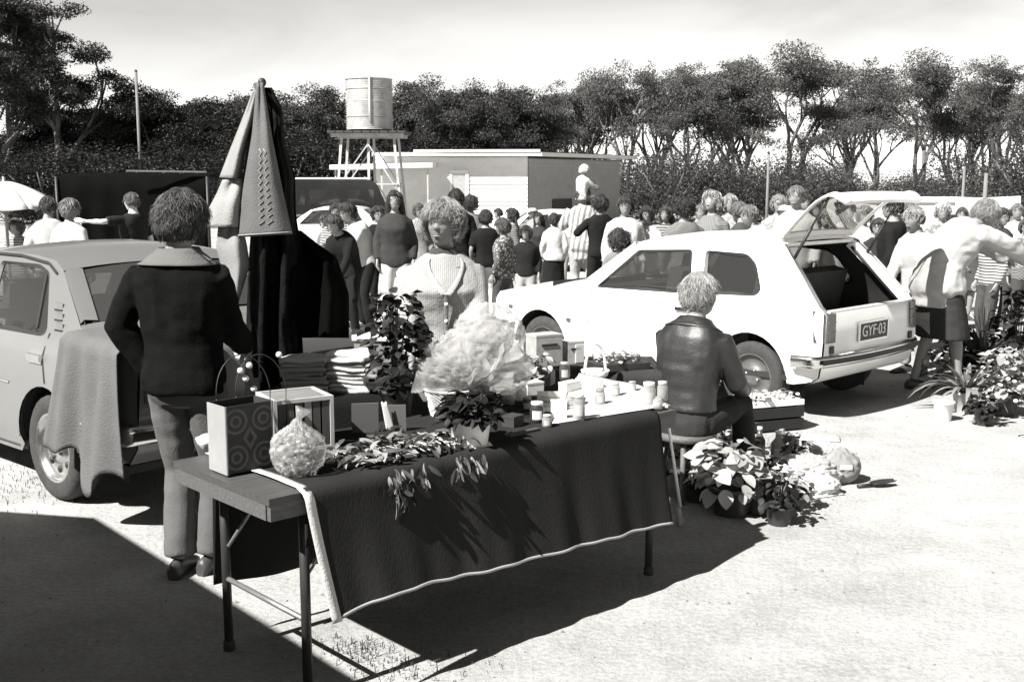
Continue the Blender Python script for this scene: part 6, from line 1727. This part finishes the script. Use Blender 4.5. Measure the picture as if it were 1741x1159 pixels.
potted('leafy_shrub', 'waist high mid green shrub behind the strap leaved plant', 'plant', gpt(1668, 655), .12, .2, M_potd, 'tuft', 110, .2, .55, 64, ls=1.5, stems=12)
potted('leafy_shrub', 'tall leafy shrub with small leaves at the end of plant stall', 'plant', gpt(1730, 650), .12, .2, M_potd, 'round', 240, .26, .62, 65, ls=1.6, stems=14)
potted('small_potted_plant', 'mottled low plant beside the rear bumper and coat hem', 'plant', gpt(1600, 660), .08, .12, M_potc, 'roundl', 100, .16, .22, 66, ls=1.1, stems=6)
potted('small_potted_plant', 'dark bushy plant behind the mottled plant under the coat', 'plant', gpt(1632, 640), .09, .14, M_potd, 'round', 150, .18, .3, 67, ls=1.5, stems=8)
pw = thing('white_pot', 'white pot with dark rim at the picture edge on sunny dirt', 'pot', gpt(1745, 772)); q = MB(); q.lathe([(.05, 0), (.066, .10), (.07, .105), (.07, .115), (.062, .115)], 20, (0, 0, 0), 0, True, False); q.build('pot_wall', M_potw, pw); q = MB(); q.lathe([(.06, .10), (.004, .10)], 14); q.build('soil', M_soil, pw)
# market umbrella at the left
um = at_d(8, 330, 12.5); zt_ = at_d(8, 308, 12.5).z
ub = thing('market_umbrella', 'white market umbrella with striped panels over a stall at the left', 'umbrella', (um.x, 12.5, gz(12.5)))
zz_ = zt_ - gz(12.5)
for k in range(8):
    a0, a1 = 2 * PI * k / 8, 2 * PI * (k + 1) / 8; R_ = .66
    q = MB(); q.sheet(lambda s, t, a0=a0, a1=a1: ((1 - (1 - t)) * R_ * (math.cos(a0) + (math.cos(a1) - math.cos(a0)) * s), t * R_ * (math.sin(a0) + (math.sin(a1) - math.sin(a0)) * s), zz_ - .30 * t ** 1.6 - .02 * math.sin(PI * s) * t), 6, 8, 0, .004); q.build('canopy_panel', M_paper if k % 2 else mat('umbrella_grey', .5, .8), ub)
q = MB(); q.tube([(0, 0, 0), (0, 0, zz_ + .05)], .018, 8); q.build('umbrella_pole', M_metal, ub)
for k in range(8):
    a = 2 * PI * k / 8; q = MB(); q.tube([(0, 0, zz_ - .38), (.4 * math.cos(a), .4 * math.sin(a), zz_ - .14)], .005, 5); q.build('rib', M_metal, ub)
# ================================================================== MAIN FIGURES
def at_feet(u, d): p = at_d(u, 400, d); return (p.x, d, gz(d))
M_sweater = mat('dark_sweater', .006, .95, .3, 9, .3, 150, spec=.06)
M_trou = mat('grey_trousers', .09, .9, .12, 8, .2, 140)
man = person('man in a dark sweater and grey trousers seen from behind at the table end', (-1.425, 4.72, 0), math.radians(-14), h=1.67, sex='m', hair='mop', hairg=.035, hi=2, topmat=M_sweater, botmat=M_trou,
             lw=(-.19, .04, .93), lpole=(-1, -.25, 0), rw=(.12, .34, 1.02), rpole=(.15, -.5, -1), headp=.10, heady=-.12, fat=1.0, sleeve_r=.010, wr=.010, la=(-.055, -.03, .078), ra=(.06, .05, .078), flare=.004, hem=.86, lhand=(1.0, None))
def ring_garment(r, name, m, z0, z1, inf0, inf1, a0=0, a1=2 * PI, n=28, th=.006, dip=0.0, fwd=0.0):
    def f(s, t):
        z = z0 + (z1 - z0) * t; a = a0 + (a1 - a0) * s
        c, M = r.spine(z)
        A = r.T
        for i in range(len(A) - 1):
            if A[i][0] <= z <= A[i + 1][0]: break
        k = (z - A[i][0]) / (A[i + 1][0] - A[i][0]); hw = A[i][1] + (A[i + 1][1] - A[i][1]) * k; hd = A[i][2] + (A[i + 1][2] - A[i][2]) * k; fy = A[i][3] + (A[i + 1][3] - A[i][3]) * k
        inf = inf0 + (inf1 - inf0) * t; g = r.fat if z < 1.36 else 1 + (r.fat - 1) * .4
        ca, sa = math.cos(a), math.sin(a); e = .84
        return c + M @ V((hw * g + inf) * r.k * math.copysign(abs(ca) ** e, ca), (hd * g + inf) * r.k * math.copysign(abs(sa) ** e, sa) + fy * r.k, -dip * r.k * max(0, sa))
    q = MB(); q.sheet(f, n, 5, 0, th); return q.build(name, m, r.root), f
ring_garment(man, 'shirt_collar', cloth(.11), 1.43, 1.495, .050, .026, 0, 2 * PI, 32, .005)
ring_garment(man, 'belt', mat('belt_leather', .02, .5), .985, 1.02, .02, .02, 0, 2 * PI, 32, .004)
S_, e_, w_ = man.arm[-1]
q = MB(); dv = (w_ - e_).normalized(); q.tube([w_ - dv * .035, w_ - dv * .015], .031, 12); q.build('wrist_watch', M_chrome, man.root)

M_card = patcloth(.30, .22, 'stripe', 330, (0, PI / 2, 0))
wom = person('woman with curly pale hair in a white cardigan behind the netting', (-.335, 5.45, 0), math.radians(186), h=1.62, sex='f', hair='perm', hairg=.20, hi=1, topmat=M_card, bottom=.08, legs='skirt', sleeves='three',
             lw=(-.14, .30, .96), rw=(.18, .27, .93), fat=1.14, wr=.006, skg=.17, headp=-.08, heady=-.42, hem=.80, skirt_z=.42)
o, sf = ring_garment(wom, 'neckline_band', cloth(.45), 1.30, 1.47, .034, .022, PI / 2 + .05, PI / 2 + .75, 8, .004)
# V neckline, placket and buttons on the cardigan front
def chest(r, a, z, inf): 
    c, M = r.spine(z); A = r.T
    for i in range(len(A) - 1):
        if A[i][0] <= z <= A[i + 1][0]: break
    k = (z - A[i][0]) / (A[i + 1][0] - A[i][0]); hw = A[i][1] + (A[i + 1][1] - A[i][1]) * k; hd = A[i][2] + (A[i + 1][2] - A[i][2]) * k; fy = A[i][3] + (A[i + 1][3] - A[i][3]) * k
    g = r.fat if z < 1.36 else 1 + (r.fat - 1) * .4; ca, sa = math.cos(a), math.sin(a); e = .84
    return c + M @ V((hw * g + inf) * r.k * math.copysign(abs(ca) ** e, ca), (hd * g + inf) * r.k * math.copysign(abs(sa) ** e, sa) + fy * r.k, 0)
bpy.data.objects.remove(o)
for s in (-1, 1):
    q = MB(); R = []
    for i in range(9):
        t = i / 8; z = 1.27 + .18 * t; a = PI / 2 + s * (.03 + .62 * t ** 1.2)
        R.append([chest(wom, a - .06, z, .032), chest(wom, a, z, .036), chest(wom, a + .06, z, .032)])
    q.rings(R, 0, True, False, False); q.build('neckline_band', cloth(.32), wom.root)
q = MB(); R = []
for i in range(13): z = 1.275 - .44 * i / 12; R.append([chest(wom, PI / 2 - .035, z, .031), chest(wom, PI / 2, z, .036), chest(wom, PI / 2 + .035, z, .031)])
q.rings(R, 0, True, False, False); q.build('button_band', cloth(.2), wom.root)
for i in range(4):
    p = chest(wom, PI / 2, 1.22 - .09 * i, .038); q = MB(); q.ell(p, (.009, .005, .009), 10, 6); q.build('button', M_white, wom.root)
q = MB(); R = []
for i in range(5):
    t = i / 4; z = 1.40 + .10 * t; R.append([chest(wom, 2 * PI * j / 28, z, .020 - .006 * t) for j in range(28)])
q.rings(R, 0, True, False); q.build('dark_neck_scarf', cloth(.05), wom.root)

M_leather = mat('leather_jacket', .018, .45, .3, 9, .10, 90, spec=.45)
seat_p = Vector(at_feet(1172, 5.95))
stl = thing('stool', 'low wooden stool under the seated man in leather jacket', 'stool', seat_p + V(.0, -.02, 0), .3)
q = MB(); q.lathe([(.15, .335), (.16, .345), (.16, .37), (.01, .37)], 20); q.build('seat', M_darkwood, stl)
for k in range(3):
    a = k * 2.09; q = MB(); q.tube([(.11 * math.cos(a), .11 * math.sin(a), .34), (.15 * math.cos(a), .15 * math.sin(a), 0)], .016, 8); q.build('leg', M_darkwood, stl)
old = person('white-haired man in a leather jacket sitting with his back turned near the table end', seat_p, math.radians(-38), h=1.68, sex='m', hair='short', hairg=.22, hi=3, topmat=M_leather, bottom=.03, pz=.455,
             lean=.27, lw=(-.13, .40, .60), rw=(.17, .38, .58), lpole=(-.3, -.4, -1), rpole=(.5, -.3, -1), la=(-.15, .42, .078), ra=(.19, .40, .078), headp=-.2, heady=-.3, fat=1.0, wr=.007, hem=.97, sleeve_r=.004)
ring_garment(old, 'jacket_collar', M_leather, 1.425, 1.49, .034, .020, 0, 2 * PI, 30, .006)

# man bending in a pale coat at the right, arm held out
coat = person('person in a pale coat bending forward with one arm stretched over the plants', at_feet(1600, 9.1), math.radians(-80), h=1.72, sex='m', hair='short', hairg=.18, hi=3, top=.36, bottom=.03, legs='skirt', lean=.85, headp=.1,
              rw=(.12, .98, .98), lw=(-.10, .86, 1.02), wr=.016, hem=.72, fat=1.15, sleeve_r=.022, tflare=.05, la=(-.10, -.12, .078), ra=(.10, .16, .078))
# ================================================================== CROWD
def crowd(u, vtop, d, face, label, **k):
    p = at_feet(u, d); h = (CAMH - p[2]) - (vtop - 308.3) * d / FPX - .015
    lean = k.get('lean', 0)
    if lean: h /= (1 - .45 * (1 - math.cos(lean)))
    if 'h' in k: h = k.pop('h')
    return person(label, p, math.radians(face), h=h, group='people in the market crowd', **k)
crowd(575, 345, 13.5, 168, 'youth in a pale striped vest and dark trousers holding a camera', topmat=patcloth(.30, .06, 'stripe', 110), bottom=.012, hair='mop', hairg=.02, lw=(-.08, .26, 1.22), rw=(.08, .26, 1.22))
crowd(622, 350, 13.2, 120, 'dark haired person in white shirt stooping next to the youth with camera', top=.46, bottom=.012, hair='mop', hairg=.02, lean=.5, lw=(-.1, .4, .9))
crowd(672, 325, 13, 183, 'long haired woman in a dark pullover and pale flared trousers facing us', sex='f', top=.035, bottom=.45, hair='long', hairg=.02, flare=.05, hem=.80, hi=0)
crowd(644, 352, 15.5, 200, 'dark clothed person standing just behind the woman in pale flares', top=.010, bottom=.012, hair='curly', hairg=.02)
crowd(592, 372, 12.2, 150, 'person in black crouching over a box near the youth with camera', top=.010, bottom=.012, hair='mop', hairg=.03, lean=.6, lw=(-.1, .45, .6), rw=(.1, .45, .6))
crowd(776, 323, 14.5, 15, 'dark haired man in a black pullover just behind the woman in cardigan', top=.010, bottom=.04, hair='mop', hairg=.015)
crowd(800, 334, 17, -20, 'dark haired person in a grey top beside the shed door', top=.12, bottom=.03, hair='curly', hairg=.02)
crowd(826, 357, 14.5, 10, 'youth in a black shirt seen from behind with pale trousers', top=.010, bottom=.45, hair='mop', hairg=.02, sleeves='short')
crowd(848, 354, 23, 90, 'small distant figure in white before the sunlit shed wall', top=.45, bottom=.05, hair='short', hairg=.02)
crowd(872, 354, 16.5, 95, 'long haired girl in a striped grey jumper turned sideways', sex='f', topmat=patcloth(.16, .04, 'stripe', 120), bottom=.05, hair='long', hairg=.02, rw=(.1, .3, 1.1))
crowd(894, 384, 14.2, 175, 'child in a black jacket with a round white badge', top=.015, bottom=.3, hair='bob', hairg=.02)
crowd(916, 361, 18.5, 160, 'dark haired girl in dark clothes behind the badge child', sex='f', top=.03, bottom=.03, hair='long', hairg=.015)
crowd(942, 362, 17.5, 5, 'girl in a pale jumper and long black skirt seen from behind', sex='f', top=.48, bottom=.012, legs='skirt', skirt_z=.22, hair='bob', hairg=.02)
crowd(967, 366, 20, 185, 'figure in a white blouse between the pale jumper girl and the father', sex='f', top=.42, bottom=.3, hair='bob', hairg=.05)
dad = crowd(990, 318, 16.8, -8, 'father in a loose pale shirt carrying a child on his shoulders', topmat=patcloth(.46, .2, 'stripe', 40, (0, 1.4, 0)), bottom=.33, hair='mop', hairg=.03, hem=.70, wr=.014, sleeve_r=.015, lw=(-.14, .16, 1.34), rw=(.14, .16, 1.34))
kp = at_feet(988, 16.8)
kid = person('small child in a white jumper and knitted cap riding on the father\'s shoulders', (kp[0], kp[1] - .03, kp[2] + 1.50 * dad.k), math.radians(-55), h=1.0, top=.46, bottom=.12, hair='short', hairg=.6, pz=.10, la=(-.13, .26, -.22), ra=(.13, .26, -.22), rw=(.10, .46, .42), lw=(-.02, .42, .40), shoeg=.2, cat='child', lean=.12)
def knitcap(r, root):
    pass
q = MB(); k_ = kid.hk
R = []
for i in range(9):
    ph = .5 * PI * i / 8; R.append([kid.head + kid.headM @ V(.088 * k_ * math.cos(ph) * math.cos(2 * PI * j / 20), .106 * k_ * math.cos(ph) * math.sin(2 * PI * j / 20), .02 * k_ + .115 * k_ * math.sin(ph)) for j in range(20)])
q.rings(R); q.build('knitted_cap', cloth(.6), kid.root)
crowd(1020, 334, 15.8, 20, 'person in black reaching up beside the father', top=.010, bottom=.012, hair='curly', hairg=.02, lw=(-.22, .25, 1.25))
crowd(1062, 334, 13, 178, 'man in a white open shirt facing us behind the hatchback bonnet', top=.48, bottom=.10, hair='mop', hairg=.02, wr=.011)
crowd(1053, 396, 12.0, 0, 'child with a big dark mop of hair in front of the white shirted man', top=.14, bottom=.05, hair='afro', hairg=.02)
crowd(1100, 350, 13.2, 160, 'woman in a white top with dark hair raising her hands', sex='f', top=.46, bottom=.2, hair='bob', hairg=.02, lw=(-.1, .28, 1.15), rw=(.1, .3, 1.2), sleeves='short')
crowd(1163, 338, 11.8, 5, 'dark haired person in a mid grey shirt seen from behind over the car roof', topmat=patcloth(.16, .10, 'check', 62), bottom=.05, hair='curly', hairg=.012)
crowd(1209, 327, 12.3, 140, 'fair curly haired woman in a grey jacket looking down', sex='f', topmat=patcloth(.2, .09, 'check', 70), bottom=.1, hair='curly', hairg=.22, headp=-.35)
crowd(1240, 331, 14, 170, 'fair haired woman in a pale blouse next to the grey jacket', sex='f', topmat=patcloth(.45, .2, 'spot', 34), bottom=.2, hair='bob', hairg=.18)
crowd(1273, 346, 12, 30, 'person in a charcoal jacket bending away behind the car roof', top=.05, bottom=.05, hair='short', hairg=.08, lean=.35)
crowd(1300, 352, 11.6, 100, 'person in a bright white shirt leaning over behind the car roof', top=.5, bottom=.2, hair='short', hairg=.1, lean=.4)
crowd(1322, 333, 14.5, 180, 'grey haired person in a light top between two white shirts', topmat=patcloth(.36, .15, 'check', 54), bottom=.1, hair='perm', hairg=.18)
crowd(1352, 317, 12, 150, 'tall man in a cream shirt standing by the raised tailgate', top=.42, bottom=.15, hair='short', hairg=.1)
crowd(1365, 330, 15.5, 190, 'dark haired man in a black jacket behind the tall cream shirt', top=.03, bottom=.03, hair='mop', hairg=.02)
crowd(1402, 358, 13.5, 170, 'woman in a mottled grey dress seen through the tailgate window', sex='f', topmat=patcloth(.3, .05, 'spot', 28), botmat=patcloth(.3, .05, 'spot', 28), hair='curly', hairg=.12, legs='skirt')
crowd(1440, 345, 15, 200, 'person in a dark grey pullover beyond the tailgate struts', top=.07, bottom=.05, hair='mop', hairg=.03)
crowd(1468, 352, 13, 175, 'pale haired woman in a white blouse beyond the tailgate struts', sex='f', top=.42, bottom=.1, hair='curly', hairg=.18)
def capf(g):
    def f(r, root):
        q = MB(); k = r.hk; R = []
        for i in range(8):
            ph = .5 * PI * i / 7; R.append([r.head + r.headM @ V(.100 * k * math.cos(ph) * math.cos(2 * PI * j / 20), .118 * k * math.cos(ph) * math.sin(2 * PI * j / 20), .035 * k + .085 * k * math.sin(ph)) for j in range(20)])
        q.rings(R); c = q.build('cap', cloth(g), root)
        q = MB(); q.sheet(lambda s, t: r.head + r.headM @ V((s - .5) * .15 * k, (.10 + .06 * t * math.sin(PI * s)) * k, (.04 - .015 * t) * k), 10, 4, 0, .004); q.build('peak', cloth(g), c)
    return f
crowd(1517, 334, 11, 60, 'man in a black coat and dark flat cap behind the open tailgate', top=.010, bottom=.012, hair='short', hairg=.05, hat=capf(.03), wr=.012)
crowd(1493, 372, 12.5, 150, 'short person in a black jumper with pale hands behind the tailgate', top=.025, bottom=.03, hair='mop', hairg=.03, lw=(-.1, .3, 1.05), rw=(.1, .3, 1.0))
crowd(1566, 352, 9.9, 120, 'man in a loose white shirt stooping behind the pale coat', top=.40, bottom=.35, hair='short', hairg=.18, lean=.22, lw=(-.15, .3, .85), rw=(.15, .3, .9), wr=.013)
crowd(1600, 345, 13, 170, 'grey haired woman in pale blouse between caravan and pale coat', sex='f', topmat=patcloth(.42, .14, 'spot', 30), bottom=.1, hair='perm', hairg=.3)
crowd(1664, 352, 14.5, 190, 'woman in a white sunhat and dark dress under the white board', sex='f', top=.05, bottom=.05, hair='bob', hairg=.05, legs='skirt', hat=capf(.75))
crowd(1700, 356, 13.5, 200, 'dark jacketed person with white collar in front of the white board', top=.04, bottom=.05, hair='curly', hairg=.03)
crowd(1727, 346, 14.8, 160, 'person in a pale jacket by the end of the white board', top=.5, bottom=.1, hair='short', hairg=.1)
crowd(1745, 372, 12.4, 170, 'person in a mid grey coat cut by the picture edge', topmat=patcloth(.2, .07, 'check', 58), bottom=.05, hair='mop', hairg=.05)
crowd(120, 338, 11.6, -15, 'woman with swept fair hair in a white top beyond the sedan roof', sex='f', top=.46, bottom=.1, hair='bob', hairg=.12)
crowd(84, 334, 12.2, 20, 'person in a pale shirt under the market umbrella', top=.5, bottom=.1, hair='short', hairg=.03)
crowd(30, 372, 13.2, 170, 'person in striped grey clothes sitting in the shade of the market umbrella', topmat=patcloth(.3, .08, 'stripe', 100), bottom=.1, hair='bob', hairg=.05)
crowd(228, 328, 14, 60, 'person in black holding out one bare arm before the dark canvas stall', top=.015, bottom=.015, hair='short', hairg=.05, lw=(-.55, .30, 1.38), sleeves='short', skg=.5)
crowd(712, 346, 18, 190, 'woman in a checked dress glimpsed beside the curly haired woman', sex='f', topmat=patcloth(.3, .12, 'check', 60), botmat=patcloth(.3, .12, 'check', 60), legs='skirt', hair='bob', hairg=.06)
crowd(856, 372, 13.0, 60, 'child in a spotted shirt between the black shirted youth and badge child', topmat=patcloth(.35, .08, 'spot', 30), bottom=.05, hair='mop', hairg=.04)
crowd(906, 352, 21, 120, 'distant man in a pale hat near the white parked car', top=.2, bottom=.1, hair='short', hairg=.05, hat=capf(.5))
crowd(1132, 350, 14.5, 150, 'woman in a dark striped jumper next to the raised hands', sex='f', topmat=patcloth(.05, .25, 'stripe', 90), bottom=.05, hair='long', hairg=.03)
crowd(1188, 348, 15.5, 200, 'bareheaded man in a tweed jacket between two fair haired women', topmat=patcloth(.12, .05, 'check', 70), bottom=.05, hair='thin', hairg=.1)
crowd(1258, 352, 13.6, 190, 'child with fair hair peering over the white car roof', top=.3, bottom=.1, hair='bob', hairg=.2)
crowd(1337, 347, 13.2, 30, 'man in a broad pale hat and grey shirt behind the tailgate hinge', top=.15, bottom=.05, hair='short', hairg=.05, hat=capf(.42))
crowd(1386, 344, 17, 175, 'far figure in a dark dress beyond the tailgate hinge', sex='f', top=.03, bottom=.03, legs='skirt', hair='curly', hairg=.05)
crowd(1424, 366, 12.2, 210, 'child in a white shirt just beyond the tailgate', top=.42, bottom=.1, hair='mop', hairg=.04)
crowd(1544, 346, 14, 185, 'woman in a printed blouse beside the black flat cap', sex='f', topmat=patcloth(.3, .06, 'spot', 26), bottom=.08, hair='perm', hairg=.1)
crowd(1634, 352, 16, 150, 'man in shirtsleeves with dark braces near the caravan end', top=.4, bottom=.06, hair='short', hairg=.04, sleeves='short')
crowd(1688, 374, 11.6, 100, 'boy in a striped jersey beside the shrubs for sale', topmat=patcloth(.4, .06, 'stripe', 100), bottom=.06, hair='mop', hairg=.05)
crowd(556, 366, 15.5, 140, 'person in a grey cardigan half behind the black coat', top=.12, bottom=.05, hair='bob', hairg=.04)
flush_people()
